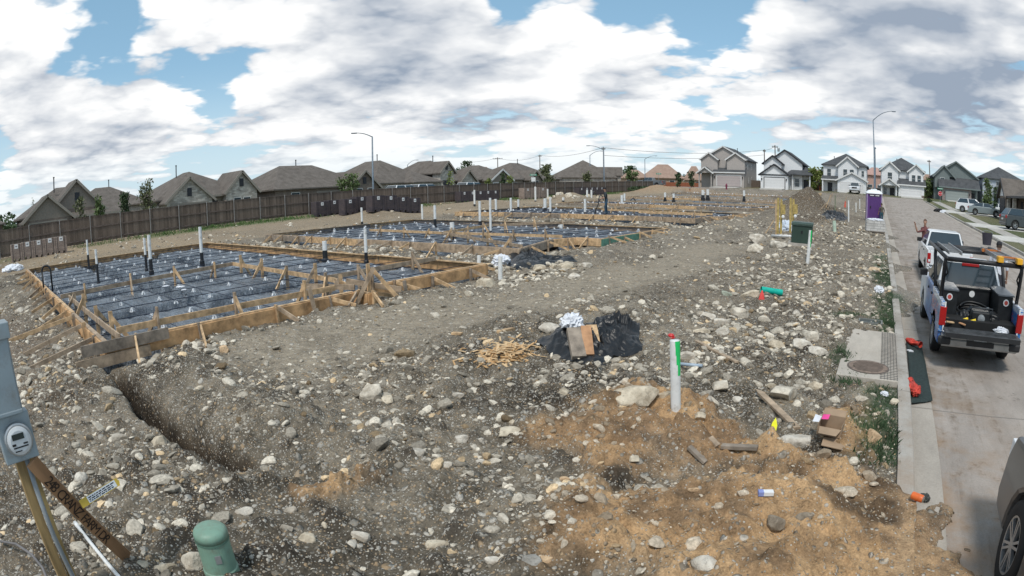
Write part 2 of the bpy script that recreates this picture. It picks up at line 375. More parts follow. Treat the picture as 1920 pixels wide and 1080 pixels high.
# ------------------------------------------------------------------ ground sheet
rr = np.concatenate([np.exp(np.arange(math.log(2.2), math.log(62), .0066)), np.exp(np.arange(math.log(62.6), math.log(3200), .06))])
aa = np.radians(np.concatenate([np.arange(-75, -24, 1.5), np.arange(-24, 64, .145), np.arange(64, 101, .22), np.arange(101, 150, 1.5)]))
Rg, Ag = np.meshgrid(rr, aa, indexing='ij'); gx, gy = (-Rg*np.sin(Ag)).ravel(), (Rg*np.cos(Ag)).ravel(); gr = Rg.ravel()
gz = T(gx, gy)
path, org = soil_masks(gx, gy)
lot = np.clip((.6-gx)/.2, 0, 1)*np.clip((gx+46)/2, 0, 1)
inslab = np.zeros(gx.shape)
for y0, y1, zs in SLAB: inslab = np.maximum(inslab, ((gx > SX1-.3) & (gx < SX0+.3) & (gy > y0-.3) & (gy < y1+.3))*1.)
clod_d, clod_v = cells(gx, gy, .30, 51); c2d, c2v = cells(gx, gy, .11, 52)
amp = lot*(1-.75*path)*np.clip(1.3-gr/25, 0, 1)*(1-inslab)*np.clip((.5-gx)/.15, 0, 1)
gz = gz+amp*(np.maximum(.45-clod_d, 0)*.19*(clod_v > .5)+np.maximum(.42-c2d, 0)*.10*(c2v > .3))
pud = np.clip((gx-.72)/.02, 0, 1)*np.clip((9-gx)/.02, 0, 1)
clump = np.clip(fbm(gx, gy, 1.7, 5, 61)*2.2+.5, 0, 1); fine = np.clip(fbm(gx, gy, .35, 4, 62)*2.4+.5, 0, 1); big = np.clip(fbm(gx, gy, 6, 3, 63)*2+.5, 0, 1)
def lerp(a, b, t): return a+(b-a)*t[:, None]
col = lerp(np.array([[.050, .044, .036]]), np.array([[.24, .215, .178]]), np.clip((.55*clump+.45*fine-.5)*1.35+.47, 0, 1))
col = lerp(col, np.array([[.29, .26, .215]]), np.clip(path*1.1, 0, 1)*(.75+.25*fine))
col = lerp(col, np.array([[.20, .178, .15]])+.06*big[:, None], np.clip((gy-9)/10, 0, .45)*(1-path))
yard = np.clip((-30.5-gx+fbm(gx, gy, 3, 3, 64)*3)/1.5, 0, 1)
col = lerp(col, np.array([[.31, .25, .18]]), yard*(.45+.5*big))
leftb = np.exp(-((gx+13)/6)**2-((gy-.2)/1.3)**2); col = lerp(col, np.array([[.19, .155, .125]]), leftb*.8)
col = lerp(col, lerp(np.array([[.25, .155, .085]]), np.array([[.44, .30, .175]]), fine), np.clip(org*1.25, 0, 1)*np.clip(.45+.9*fine+.5*(clump-.5), .15, 1))
for (cx, cy, rx, ry, h) in MOUNDS[3:5]: col = lerp(col, np.array([[.36, .24, .15]]), .9*np.exp(-(((gx-cx)/rx)**2+((gy-cy)/ry)**2)/1.4))
for (cx, cy, rx, ry, h) in MOUNDS[:2]: col = lerp(col, np.array([[.085, .066, .048]]), np.clip(1.4*np.exp(-(((gx-cx)/rx)**2+((gy-cy)/ry)**2)), 0, 1))
GRASS_ST = [([flat(1668, 555), flat(1676, 622)], .30), ([flat(1655, 740), flat(1662, 845)], .30), ([flat(1598, 655), flat(1588, 690)], .22), ([flat(1650, 475, .35), flat(1660, 530, .25)], .3),
            ([flat(1580, 595), flat(1640, 590)], .2)]
gm = np.maximum.reduce([stroke(gx+fbm(gx, gy, .4, 3, 71)*.5, gy+fbm(gx, gy, .4, 3, 72)*.5, L, r) for L, r in GRASS_ST])
col = lerp(col, lerp(np.array([[.035, .058, .036]]), np.array([[.085, .125, .075]]), fine), np.clip(gm, 0, 1)*.9)
fg = np.exp(-((gx+40.6)/1.5)**2)*np.clip(fbm(gx, gy, 5, 3, 73)*4+.4, 0, 1); col = lerp(col, np.array([[.07, .115, .04]]), np.clip(fg, 0, 1)*.9)
law = np.clip((gx-9.0)/.1, 0, 1); law = np.maximum(law, np.clip((gy-113)/1, 0, 1)); law = np.maximum(law, np.clip((-44-gx)/1, 0, 1))
col = lerp(col, lerp(np.array([[.075, .095, .040]]), np.array([[.16, .15, .085]]), big), law)
trd = np.clip((.17-trench_d(gx, gy))/.06, 0, 1)*np.clip((-4.2-gx)/.6, 0, 1); trw = np.clip((.19-trench_d(gx, gy)-fbm(gx, gy, .6, 3, 16)*.16)/.07, 0, 1)*np.clip((-4.2-gx)/.6, 0, 1); col = lerp(col, np.array([[.075, .058, .043]]), trw*.85); col = lerp(col, np.array([[.035, .029, .023]]), trd)  # trench shade put into the soil colour: darkened walls, near-black bottom
warm = np.clip(lot, 0, 1)[:, None]; col = col*(1+warm*(np.array([[.05, 0., -.08]])))
dkc = np.clip((.42-clod_d)*4, 0, 1)*(clod_v > .72)*lot*(1-path)*np.clip(1.3-gr/30, 0, 1); col = lerp(col, np.array([[.055, .046, .037]]), dkc*.75*(1-org))
peb = (1-.9*trw)*(1-.55*path)*(1-.85*org)*(1-.8*np.clip(gm, 0, 1))*(1-law)*(1-.5*yard)
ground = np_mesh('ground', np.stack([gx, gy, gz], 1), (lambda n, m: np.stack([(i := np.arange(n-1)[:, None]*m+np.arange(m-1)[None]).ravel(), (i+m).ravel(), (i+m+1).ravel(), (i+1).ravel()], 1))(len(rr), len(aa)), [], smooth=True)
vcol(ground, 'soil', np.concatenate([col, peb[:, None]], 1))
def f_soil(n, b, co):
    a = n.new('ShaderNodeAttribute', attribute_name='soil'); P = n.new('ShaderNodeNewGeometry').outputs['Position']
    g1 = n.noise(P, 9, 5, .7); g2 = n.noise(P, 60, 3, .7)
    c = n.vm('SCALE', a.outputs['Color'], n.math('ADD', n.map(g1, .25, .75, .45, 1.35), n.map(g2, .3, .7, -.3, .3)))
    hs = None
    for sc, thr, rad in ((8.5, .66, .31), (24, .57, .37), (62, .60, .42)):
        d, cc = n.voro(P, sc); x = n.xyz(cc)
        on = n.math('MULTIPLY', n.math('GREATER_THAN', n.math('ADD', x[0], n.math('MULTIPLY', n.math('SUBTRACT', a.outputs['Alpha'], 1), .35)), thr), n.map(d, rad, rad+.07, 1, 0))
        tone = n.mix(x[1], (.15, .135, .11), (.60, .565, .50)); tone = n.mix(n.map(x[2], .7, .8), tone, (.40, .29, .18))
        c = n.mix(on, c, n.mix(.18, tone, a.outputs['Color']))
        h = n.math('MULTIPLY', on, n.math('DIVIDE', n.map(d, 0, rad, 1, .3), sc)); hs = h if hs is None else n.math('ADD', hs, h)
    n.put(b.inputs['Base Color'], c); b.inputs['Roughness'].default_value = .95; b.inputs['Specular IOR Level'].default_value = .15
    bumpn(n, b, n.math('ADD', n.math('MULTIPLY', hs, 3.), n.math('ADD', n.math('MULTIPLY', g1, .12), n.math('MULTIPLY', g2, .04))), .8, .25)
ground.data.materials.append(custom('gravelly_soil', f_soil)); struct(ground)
del Rg, Ag
# ------------------------------------------------------------------ road, gutter, kerbs, cross street, pavement on the far side
def f_conc(c0, c1, joint, dirty):
    def f(n, b, co):
        P = n.new('ShaderNodeNewGeometry').outputs['Position']; x = n.xyz(P)
        s = n.vm('MULTIPLY', P, (1, .3, 1))
        a = n.noise(P, .6, 5, .6); st = n.noise(s, 2.6, 6, .7); g = n.noise(P, 45, 3, .6)
        c = n.mix(n.map(a, .3, .7), c0, c1)
        c = n.vm('SCALE', c, n.math('ADD', n.map(g, .3, .7, .90, 1.08), n.map(st, .35, .7, .10, -.16)))
        if dirty:
            # mud tracked along the wheel lines, and dirt off the lots next to the kerb
            tr = n.math('MULTIPLY', n.map(n.noise(n.vm('MULTIPLY', P, (3.5, .25, 1)), 1.2, 5, .65), .5, .64), n.map(n.noise(P, 5, 4, .7), .4, .62))
            c = n.mix(n.math('MULTIPLY', tr, .8), c, (.14, .105, .075))
            spots = n.math('MULTIPLY', n.map(n.noise(P, 2.2, 4, .75), .57, .66), n.map(n.noise(P, 14, 3, .6), .45, .6)); c = n.mix(n.math('MULTIPLY', spots, .7), c, (.085, .07, .055))
            kd = n.math('MULTIPLY', n.map(x[0], .8, 2.6, .95, 0), n.map(n.noise(P, 1.1, 6, .7), .42, .60)); c = n.mix(n.math("MULTIPLY", kd, float(dirty)), c, n.mix(n.map(x[1], 5, 10), (.30, .195, .115), (.17, .135, .10)))
        if joint:
            w1 = n.math('ABSOLUTE', n.math('SUBTRACT', n.math('FRACT', n.math('DIVIDE', n.math('ADD', x[1], .6+100), joint)), .5))
            c = n.mix(n.map(w1, 0, .006, .65, 0), c, (.09, .08, .07))
        n.put(b.inputs['Base Color'], c); b.inputs['Roughness'].default_value = .88; b.inputs['Specular IOR Level'].default_value = .25
        bumpn(n, b, n.noise(P, 60, 4, .6), .15)
    return f
M_road = custom('street_concrete', f_conc((.28, .245, .215), (.345, .305, .27), 4.6, True))
M_kerb = custom('kerb_concrete', f_conc((.32, .30, .27), (.44, .42, .385), 3.05, .45))
M_gut = custom('gutter_concrete', f_conc((.33, .295, .255), (.40, .36, .31), 4.6, False))
ys = np.concatenate([np.arange(-14, 30, .5), np.arange(30, 106.1, 2)])
def strip(name, prof, mt, y0=-14, y1=106):
    """a cross-section (x, z above the street) swept along the street"""
    yy = ys[(ys >= y0) & (ys <= y1)]; k = len(prof)
    V = np.array([(x, y, float(rise(y))+z) for y in yy for x, z in prof]); i = (np.arange(len(yy)-1)[:, None]*k+np.arange(k-1)[None]).ravel()
    return struct(np_mesh(name, V, np.stack([i, i+1, i+k+1, i+k], 1), mt))
strip('road', [(.70, -.004), (2, 0), (4.8, .05), (7.6, 0), (8.95, 0)], M_road)
strip('gutter', [(.725, .006), (1.07, .010)], M_gut)
strip('kerb', [(.53, -.1), (.535, .150), (.705, .152), (.722, .135), (.735, -.02)], M_kerb)
strip('kerb', [(8.86, -.02), (8.88, .15), (9.04, .152), (9.05, -.1)], M_kerb, 8, 104)
strip('gutter', [(8.5, .012), (8.865, .008)], M_gut, 8, 104)
strip('sidewalk', [(10.3, .05), (10.3, .185), (11.8, .185), (11.8, .05)], M_kerb, 8, 104)
cs = np_mesh('cross_street', np.array([(x, y, float(rise(y))+(.03 if y > 104.6 else -.05)) for y in (104.5, 106, 109, 112, 113.4) for x in (-80, -46, -20, .6, 9, 60)]), (lambda i: np.stack([i, i+1, i+7, i+6], 1))((np.arange(4)[:, None]*6+np.arange(5)[None]).ravel()), M_road); struct(cs)
def slabx(name, x0, x1, y0, y1, dz, mt, th=.1, ny=6):
    """a thin concrete slab that follows the rise of the ground"""
    mb = MB(); yy = np.linspace(y0, y1, ny)
    for a, b_ in zip(yy[:-1], yy[1:]):
        za, zb = float(base(np.array((x0+x1)/2), a))+dz, float(base(np.array((x0+x1)/2), b_))+dz
        mb.add([(x0, a, za-th), (x1, a, za-th), (x1, b_, zb-th), (x0, b_, zb-th), (x0, a, za), (x1, a, za), (x1, b_, zb), (x0, b_, zb)], [(4,5,6,7),(0,1,5,4),(1,2,6,5),(2,3,7,6),(3,0,4,7)])
    return mb.build(name, mt, fix=False)
M_drive = custom('pale_driveway_concrete', f_conc((.44, .43, .40), (.55, .53, .49), 0, False))
# manhole pad, wire mesh, meter box lid
mb = MB(); mb.box(-.40, .53, 7.9, 10.85, .05, .205); struct(mb.build('sidewalk_pad', custom('pad_concrete', f_conc((.37, .33, .28), (.46, .42, .365), 0, False)), bevel=.01))
lid = thing('manhole_cover', 'round reddish brown manhole cover set in the concrete pad by the kerb', 'manhole cover', (.06, 8.42, .207))
m_lid = mat('rusty_lid', (.22, .165, .13), .85, var=.25, vs=12, bump=.3)
mb = MB(); mb.lathe([(.31, 0), (.31, .008), (.285, .012), (.28, .009), (.0, .010)], 40); mb.build('lid', m_lid, lid)
mb = MB()
for k in range(-4, 5): mb.box(-.24*math.cos(k/5), .24*math.cos(k/5), k*.055-.006, k*.055+.006, .009, .016)
mb.lathe([(.335, -.003), (.335, .006), (.312, .006), (.312, -.003)], 40, cap=False); mb.build('frame', mat('dark_lid_ring', (.13, .105, .09), .85), lid)
mb = MB()
for k in range(6): mb.box(.27+k*.05-.003, .27+k*.05+.003, 7.92, 10.8, .206, .211)
for k in range(36): mb.box(.25, .53, 7.95+k*.08-.003, 7.95+k*.08+.003, .2105, .215)
tag(mb.build('wire_mesh', mat('dull_wire', (.12, .115, .11), .6, .5)), 'strip of grey square wire mesh lying along the kerb edge of the concrete pad', 'wire mesh')
mbx = thing('meter_box', 'dark rectangular water meter box lid in grass beyond concrete pad', 'meter box', tuple(G(1632, 606)))
mb = MB(); mb.box(-.22, .22, -.14, .14, -.05, .035); mb.build('lid', mat('dark_green_lid', (.05, .06, .055), .6), mbx, bevel=.012)
mb = MB(); mb.box(-.255, .255, -.175, -.145, -.05, .05); mb.box(-.255, .255, .145, .175, -.05, .05); mb.box(-.255, -.225, -.145, .145, -.05, .05); mb.box(.225, .255, -.145, .145, -.05, .05); mb.build('rim', mat('grey_rim', (.18, .19, .18), .7), mbx)
# ------------------------------------------------------------------ stones
def ico(sub):
    bm = bmesh.new(); bmesh.ops.create_icosphere(bm, subdivisions=sub, radius=1); bm.verts.ensure_lookup_table()
    V = np.array([v.co[:] for v in bm.verts]); F = np.array([[v.index for v in f.verts] for f in bm.faces]); bm.free(); return V, F
def stone(sub, seed, facets=9, rough=.12):   # flat-faced broken limestone
    r = np.random.default_rng(seed); V, F = ico(sub); sc = r.uniform(.7, 1.25, 3)*[1.1, .9, .72]; V = V*sc
    for _ in range(facets):
        d = r.normal(size=3); d /= np.linalg.norm(d); lim = r.uniform(.36, .66)*abs(sc@np.abs(d)); k = V@d; V = V-np.outer(np.maximum(k-lim, 0)*.97, d)
    if rough:
        nz = sum(a*np.sin(V@r.normal(size=3)*f+r.uniform(0, 6)) for a, f in ((.5, 4), (.35, 7), (.3, 12), (.2, 19))); V = V*(1+rough*nz*.35)[:, None]
    return V/np.abs(V).max(), F
def f_rock(n, b, co):
    P = n.new('ShaderNodeNewGeometry').outputs['Position']; oi = n.new('ShaderNodeObjectInfo')
    a = n.noise(P, 7, 6, .65); g = n.noise(P, 35, 4, .7); f = n.noise(P, 3, 3, .6)
    c = n.mix(n.map(a, .3, .62), (.31, .27, .215), (.70, .65, .56)); c = n.mix(n.map(g, .56, .76, 0, .65), c, (.13, .115, .095))
    c = n.mix(n.map(f, .55, .75, 0, .45), c, (.46, .36, .25))
    c = n.mix(.85, c, oi.outputs['Color'], 'MULTIPLY')
    n.put(b.inputs['Base Color'], c); b.inputs['Roughness'].default_value = .9; b.inputs['Specular IOR Level'].default_value = .2
    bumpn(n, b, n.math('ADD', n.math('MULTIPLY', g, .4), a), .75, .05)
M_rock = custom('limestone', f_rock)
def f_grav(n, b, co):
    a = n.new('ShaderNodeAttribute', attribute_name='tone'); P = n.new('ShaderNodeNewGeometry').outputs['Position']
    n.put(b.inputs['Base Color'], n.vm('SCALE', a.outputs['Color'], n.map(n.noise(P, 40, 4, .65), .3, .7, .6, 1.25))); b.inputs['Roughness'].default_value = .92; b.inputs['Specular IOR Level'].default_value = .2
M_grav = custom('crushed_stone', f_grav)
def place_ok(x, y):
    ok = (x < .5) & (x > -43) & ~((trench_d(x, y) < .30) & (x < -4.3))
    for i, (y0, y1, zs) in enumerate(SLAB): ok &= ~((x > SX1-.1) & (x < front(i, y)+.1) & (y > y0-.12) & (y < y1+.12))
    ok &= ~((x > -.5) & (y > 7.8) & (y < 11))
    return ok
def stone_field(classes):
    """positions, sizes of the loose stones, drawn on the ground at natural densities; dense and sparse drifts"""
    out = []
    for size, dens, rmax, yardk in classes:
        rmin = 3.0; A = math.radians(112)*(rmax**2-rmin**2)/2; n = int(A*dens)
        r = np.sqrt(RNG.uniform(rmin**2, rmax**2, n)); a = np.radians(RNG.uniform(-20, 92, n)); x, y = -r*np.sin(a), r*np.cos(a)
        p, o = soil_masks(x, y); drift = np.clip(fbm(x, y, 1.7, 5, 81, .62)*5+.48, .05, 1)
        keep = place_ok(x, y) & (RNG.random(n) < drift*(1-.86*p)*(1-.62*o)*np.where(x < -31, yardk, 1)); x, y = x[keep], y[keep]
        out.append(np.stack([x, y, size*np.exp(RNG.normal(0, .28, len(x)))], 1))
    return np.concatenate(out)
def gravel(name, pts, sub, nvar, label):
    Vs = [stone(sub, 200+i, 9, 0) for i in range(nvar)]; n = len(pts); z = T(pts[:, 0], pts[:, 1])
    which = RNG.integers(0, nvar, n); ang = RNG.uniform(0, 2*PI, n); sq = RNG.uniform(.55, 1.0, n); AV, AF, AC = [], [], []; off = 0
    org = soil_masks(pts[:, 0], pts[:, 1])[1]
    for k in range(nvar):
        m = np.nonzero(which == k)[0]; V, F = Vs[k]; c, s = np.cos(ang[m])[:, None], np.sin(ang[m])[:, None]; sz = pts[m, 2][:, None]
        X = (V[None, :, 0]*c-V[None, :, 1]*s)*sz+pts[m, 0][:, None]; Y = (V[None, :, 0]*s+V[None, :, 1]*c)*sz+pts[m, 1][:, None]
        tl = RNG.normal(0, .25, (len(m), 2)); Z = (V[None, :, 2]*sq[m][:, None]+V[None, :, 0]*tl[:, :1]+V[None, :, 1]*tl[:, 1:])*sz+z[m][:, None]+sz*(RNG.random((len(m), 1))*.5-.18)
        AV.append(np.stack([X, Y, Z], 2).reshape(-1, 3)); AF.append((F[None]+(np.arange(len(m))*len(V))[:, None, None]+off).reshape(-1, 3)); off += len(m)*len(V)
        t = RNG.random(len(m)); h = RNG.random(len(m)); cc = np.array([.135, .117, .092])+(np.array([.70, .635, .525])-np.array([.135, .117, .092]))*(t[:, None]**np.where(pts[m, 2] < .026, 1.9, 1.1)[:, None])
        cc = np.where((h > .90)[:, None], cc*[1.08, .90, .68], cc); cc = cc*(1-org[m][:, None]*.35)+np.array([.40, .27, .15])*org[m][:, None]*.35
        AC.append(np.repeat(cc, len(V), 0))
    o = np_mesh(name, np.concatenate(AV), np.concatenate(AF), M_grav); vcol(o, 'tone', np.concatenate(AC)); return tag(o, label, None, kind='stuff')
gravel('gravel', stone_field([(.011, 420, 7.5, .3), (.018, 210, 10.5, .3), (.029, 66, 16, .4)]), 1, 6, 'small crushed stones spread over the dark soil')
def drift_pts(n, fx, fy, s0, s1):
    x, y = fx(n), fy(n); k = place_ok(x, y) & (soil_masks(x, y)[0] < .5) & (fbm(x, y, 1.1, 3, 83) > -.10); return np.stack([x, y, s0+(s1-s0)*RNG.random(n)**2.5], 1)[k]
U, Nn = RNG.uniform, RNG.normal
EXTRA = [drift_pts(1500, lambda n: Nn(-9.0, .5, n), lambda n: U(3.5, 15.5, n), .03, .11), drift_pts(1800, lambda n: U(-29, -8.5, n), lambda n: U(13.0, 16.4, n), .035, .13), drift_pts(2600, lambda n: Nn(-2.0, 1.3, n), lambda n: U(9, 38, n), .03, .115),
         drift_pts(900, lambda n: U(-28, -9.5, n), lambda n: U(28.7, 33, n), .05, .16), drift_pts(1100, lambda n: U(-4.2, -.3, n), lambda n: U(6, 12, n), .03, .10), drift_pts(1200, lambda n: U(-14, -4.5, n), lambda n: U(-1, 1.7, n), .025, .09), drift_pts(700, lambda n: U(-7.5, -2, n), lambda n: U(3.2, 6.5, n), .03, .08)]
gravel('rubble', np.concatenate(EXTRA+[stone_field([(.042, 24, 24, .4), (.068, 6.0, 40, .4), (.10, 1.2, 62, .5)])]), 2, 8, 'fist sized limestone pieces strewn over the building lots')
# ------------------------------------------------------------------ boulders one can point at: pixel of the foot, width in pixels, height ratio, tint, label
ROCK = [stone(4, 300+i, 13, .11) for i in range(10)]
RME = []
for V, F in ROCK:
    o = np_mesh('rock', V, F, M_rock, smooth=False); RME.append(o.data); bpy.data.objects.remove(o)
    RME[-1].polygons.foreach_set('use_smooth', [True]*len(RME[-1].polygons))
def rock(px, py, wpx, asp, tint, label, group=None, k=None, pos=None, rz=None, size=None, name='rock'):
    p = pos or G(px, py); d = (p-Vector((0, 0, CAMZ))).length; s = size or wpx/1080*d/2
    o = bpy.data.objects.new(name, RME[k if k is not None else RNG.integers(0, 10)]); C.objects.link(o)
    yaw = math.atan2(p.x, p.y)                                     # lie broadside to the line of sight, a little off
    o.rotation_euler = (random.uniform(-.2, .2), random.uniform(-.2, .2), rz if rz is not None else -yaw+random.uniform(-.35, .35)+PI*random.choice((0, 1)))
    o.scale = (s*1.04, s*.8, s*asp*1.25); o.location = (p.x, p.y, p.z+s*asp*.26); o.color = (*tint, 1)
    return tag(o, label, 'rock', group)
WH, TN, GY, OR, DK, LG = (1, .98, .95), (.92, .86, .76), (.66, .64, .62), (1.0, .74, .50), (.40, .35, .30), (.97, .97, .98)
for a in [(1188, 752, 96, .50, TN, 'large long tan boulder lying beside the white pipe with green paint'), (1243, 745, 40, .55, TN, 'squat tan rock between the long boulder and the green topped white pipe'),
    (1468, 742, 66, .48, WH, 'big pale flat topped boulder right of the pointed wooden stake'), (1352, 728, 50, .5, WH, 'pale broad rock behind the white pipe, amid dark gravel'),
    (1384, 752, 30, .5, LG, 'small wedge shaped white rock below the pale broad rock'), (1490, 834, 58, .55, LG, 'smooth domed white rock at the lower tip of the pointed stake'),
    (1634, 826, 40, .9, OR, 'pinkish orange rock on the soil bank by the kerb grass'), (1502, 650, 42, .6, LG, 'angular white rock, left one of the pair near the concrete pad'),
    (1531, 662, 42, .5, LG, 'low angular white rock, nearest the concrete pad'), (1524, 636, 34, .8, WH, 'upright cream rock leaning behind the white pair near concrete pad'),
    (1455, 652, 42, .6, TN, 'tan rock left of the white rocks near the concrete pad'), (1450, 985, 44, .8, DK, 'round dark brown boulder half sunk in orange soil'),
    (1508, 972, 36, .6, DK, 'dark flat rock right of the round dark boulder in orange soil'), (700, 742, 56, .7, WH, 'large cream boulder alone on the gravel left of centre'),
    (728, 756, 38, .7, TN, 'cream chunk resting against the large cream boulder'), (770, 748, 20, .7, TN, 'small tan stone right of the large cream boulder'),
    (859, 745, 22, .9, LG, 'pale egg shaped stone standing between cream boulder and long boulder'), (866, 828, 30, .75, LG, 'bright white rock in the middle of the front gravel'),
    (903, 830, 16, 1.1, LG, 'small upright white stone beside the bright white rock'), (955, 815, 56, .5, TN, 'jagged tan rock with a ridge in the front gravel'),
    (838, 874, 30, .6, LG, 'oval off white stone below the bright white rock'), (780, 852, 32, .65, LG, 'rounded white rock with dark flecks in the front gravel'),
    (923, 1056, 30, .75, LG, 'white angular rock beside the blue grey rock at the front'), (994, 1056, 40, .75, (.52, .55, .60), 'blue grey rounded rock at the front edge'),
    (963, 1064, 28, .6, GY, 'brown grey stone between the white rock and the blue grey rock'), (1025, 1050, 28, .5, OR, 'flat peach stone right of the blue grey rock'),
    (1325, 1062, 60, .6, LG, 'mottled white and grey boulder at the front edge of the orange soil'), (1300, 920, 22, .6, OR, 'peach stone at the border of gravel and orange soil'),
    (1057, 902, 22, .9, OR, 'peach pebble beside a dark clod in the front gravel'), (1190, 862, 30, .45, TN, 'long cream stone at the left border of the orange soil'),
    (1000, 770, 20, .7, DK, 'dark stone in the gravel below the wood shavings'), (155, 905, 30, 1.2, LG, 'tall white angular rock behind the yellow lath'),
    (365, 1062, 50, 1.0, WH, 'tall cream rock pressed against the green pedestal'), (312, 1068, 46, .55, TN, 'low tan rock left of the green pedestal'),
    (268, 1062, 34, .6, TN, 'tan stone beside the low end of the address board'), (300, 832, 34, .8, TN, 'brown clod like rock on the near lip of the trench'),
    (458, 962, 34, .4, LG, 'flat pale stone in front of the trench end'), (545, 958, 26, .55, GY, 'grey stone on the gravel beyond the trench end'),
    (1032, 620, 46, .55, LG, 'grey white boulder behind the left edge of the black plastic heap'), (1050, 690, 26, .8, LG, 'white block in front of the black plastic heap'),
    (1082, 690, 26, .6, GY, 'grey rock in front of the black plastic heap'), (1155, 692, 28, .8, WH, 'mottled rock at the right foot of the black plastic heap'),
    (1287, 672, 34, .8, LG, 'white slab shaped rock standing behind the white pipe'), (1328, 596, 30, .55, LG, 'pale boulder leading the string of rocks right of the path'),
    (1350, 606, 36, .5, LG, 'pale boulder second in the string of rocks right of the path'), (1386, 596, 38, .85, WH, 'tall pale boulder at the head of the right hand rock cluster'),
    (1315, 626, 34, .6, TN, 'tan boulder under the string of rocks right of the path'), (1356, 626, 32, .7, LG, 'cream boulder between the tan boulder and the lath'),
    (1410, 556, 44, .5, TN, 'tan boulder beside the short green pipe'), (1360, 552, 26, .35, (.5, .62, .58), 'flat grey green slab of rock left of the short green pipe'),
    (912, 538, 38, .75, TN, 'tan boulder between the two short white pipes at slab corner'), (1012, 508, 34, .65, TN, 'tan boulder at the edge of the black plastic by the slab corner'),
    (1060, 503, 30, .6, TN, 'pale boulder right of the black plastic by the slab corner'), (1075, 520, 26, .5, LG, 'small pale boulder below the black plastic by the slab corner'),
    (1615, 528, 24, .55, LG, 'pale rock beside the grass strip along the kerb'), (1420, 455, 36, .9, LG, 'white rubble block left of the yellow service posts'),
    (1415, 470, 36, .6, WH, 'low white rubble block below the yellow service posts'), (1460, 462, 34, .6, LG, 'white rubble block under the service posts'),
    (40, 585, 26, .5, LG, 'pale rock at the left edge near the wooden braces'), (165, 615, 26, .7, TN, 'tan rock among the long braces of the nearest slab'),
    (105, 655, 20, .8, LG, 'pale stone near the foot of the long braces'), (125, 662, 18, .7, LG, 'white pebble beside the pale stone under the braces'),
    (420, 660, 28, .8, OR, 'ochre rock on the soil below the front board'), (375, 650, 22, .7, LG, 'white rock left of the ochre rock below the front board'),
    (340, 690, 22, .5, LG, 'cream flat stone between front board and trench'), (1640, 508, 24, .5, (1, .8, .6), 'tan curb side rock beyond the white scrap'),
    (1565, 690, 0, .7, DK, None), (1100, 500, 22, .6, LG, 'white rock right of the pale boulder by the black plastic')]:
    if a[5]: rock(*a)
rock(1608, 682, 15, .7, (.25, .22, .2), 'small dark rock lying on the concrete pad')
# medium stones, alike within each part of the site
ZONES = [('front gravel', 'pale limestone chunk lying loose in the front gravel before the path', lambda p: p.y < 8 and p.x < -1.4, 70, (3.4, 9.5), (.035, .085)),
         ('kerb rubble', 'pale limestone chunk in the rubble between the path and the kerb', lambda p: p.x > -3.6 and 6 < p.y < 20, 74, (6.5, 20), (.05, .13)),
         ('service rubble', 'whitish rubble rock around the service posts and green cabinet', lambda p: -8 < p.x < 0 and 19 < p.y < 40, 34, (19, 40), (.09, .22)),
         ('slab gap rubble', 'tan limestone lump in the spoil between the first two slabs', lambda p: -30 < p.x < -8.5 and 13 < p.y < 16.3, 32, (14, 32), (.08, .2)),
         ('yard rocks', 'tan rock lying on the rear yard near the fence', lambda p: p.x < -30.5 and p.x > -41, 22, (30, 60), (.10, .26)),
         ('left rubble', 'pale stone in the dirt outside the braced end of the nearest slab', lambda p: p.y < 1.7 and p.x < -5, 22, (6, 26), (.05, .13))]
for gname, lab, ok, n, (r0, r1), (s0, s1) in ZONES:
    i = 0; tries = 0
    while i < n and tries < 20000:
        tries += 1; r = math.sqrt(random.uniform(r0*r0, r1*r1)); a = math.radians(random.uniform(-8, 92)); p = Vector((-r*math.sin(a), r*math.cos(a), 0))
        if not ok(p) or not place_ok(np.array([p.x]), np.array([p.y]))[0]: continue
        if soil_masks(np.array([p.x]), np.array([p.y]))[0][0] > .35: continue
        if abs(p.y-1.95) < .4 and p.x < -4: continue
        p.z = Tz(p.x, p.y); s = s0+(s1-s0)*random.random()**2.2
        rock(0, 0, 0, random.uniform(.45, .85), random.choice((LG, WH, TN, WH, GY, TN)), lab, gname, pos=p, size=s, rz=random.uniform(0, 6)); i += 1
for k in range(14):
    p = Vector((-34+random.gauss(0, 1.3), 56.3+random.gauss(0, 1.2), 0)); p.z = Tz(p.x, p.y); rock(0, 0, 0, .7, random.choice((WH, TN, LG)), 'cream rubble rock heaped on the yard before the far brick cubes', 'rubble heap rocks', pos=p, size=random.uniform(.2, .5), rz=random.uniform(0, 6))
# ------------------------------------------------------------------ meter pole, address board, lath, pedestal
tp = at_d(44, 862, 3.6); pole = thing('meter_pole', 'wooden temporary power pole carrying a grey electric meter box', 'power pole', (tp.x, tp.y, Tz(tp.x, tp.y)))
pole.rotation_euler = (0, 0, math.atan2(-tp.x, tp.y)+.12)        # front of the box turned to the camera side
zb = tp.z-pole.location.z
def lbox(mb, *a, **k): return mb.box(*a, **k)
mb = MB(); mb.box(-.055, .010, .02, .085, -.5, zb+.9); mb.build('post', mat('treated_post', (.40, .27, .12), .8, var=.3, vs=9, stretch=(1, 1, .15), bump=.2), pole, bevel=.004)
mb = MB(); mb.box(.022, .075, .03, .085, -.5, zb+.02); mb.build('post', mat('treated_post_yellow', (.46, .33, .14), .8, var=.3, vs=9, stretch=(1, 1, .15)), pole, bevel=.004)
M_box = mat('meter_box_grey', (.25, .30, .325), .45, var=.08, vs=3, dirt=.45)
mb = MB(); mb.tube([(.02, -.02, zb+.03), (.025, -.015, zb-.5), (.05, -.0, .05), (.06, .0, -.3)], .017, 10); mb.build('conduit', mat('grey_conduit', (.22, .24, .25), .5), pole, smooth=True)
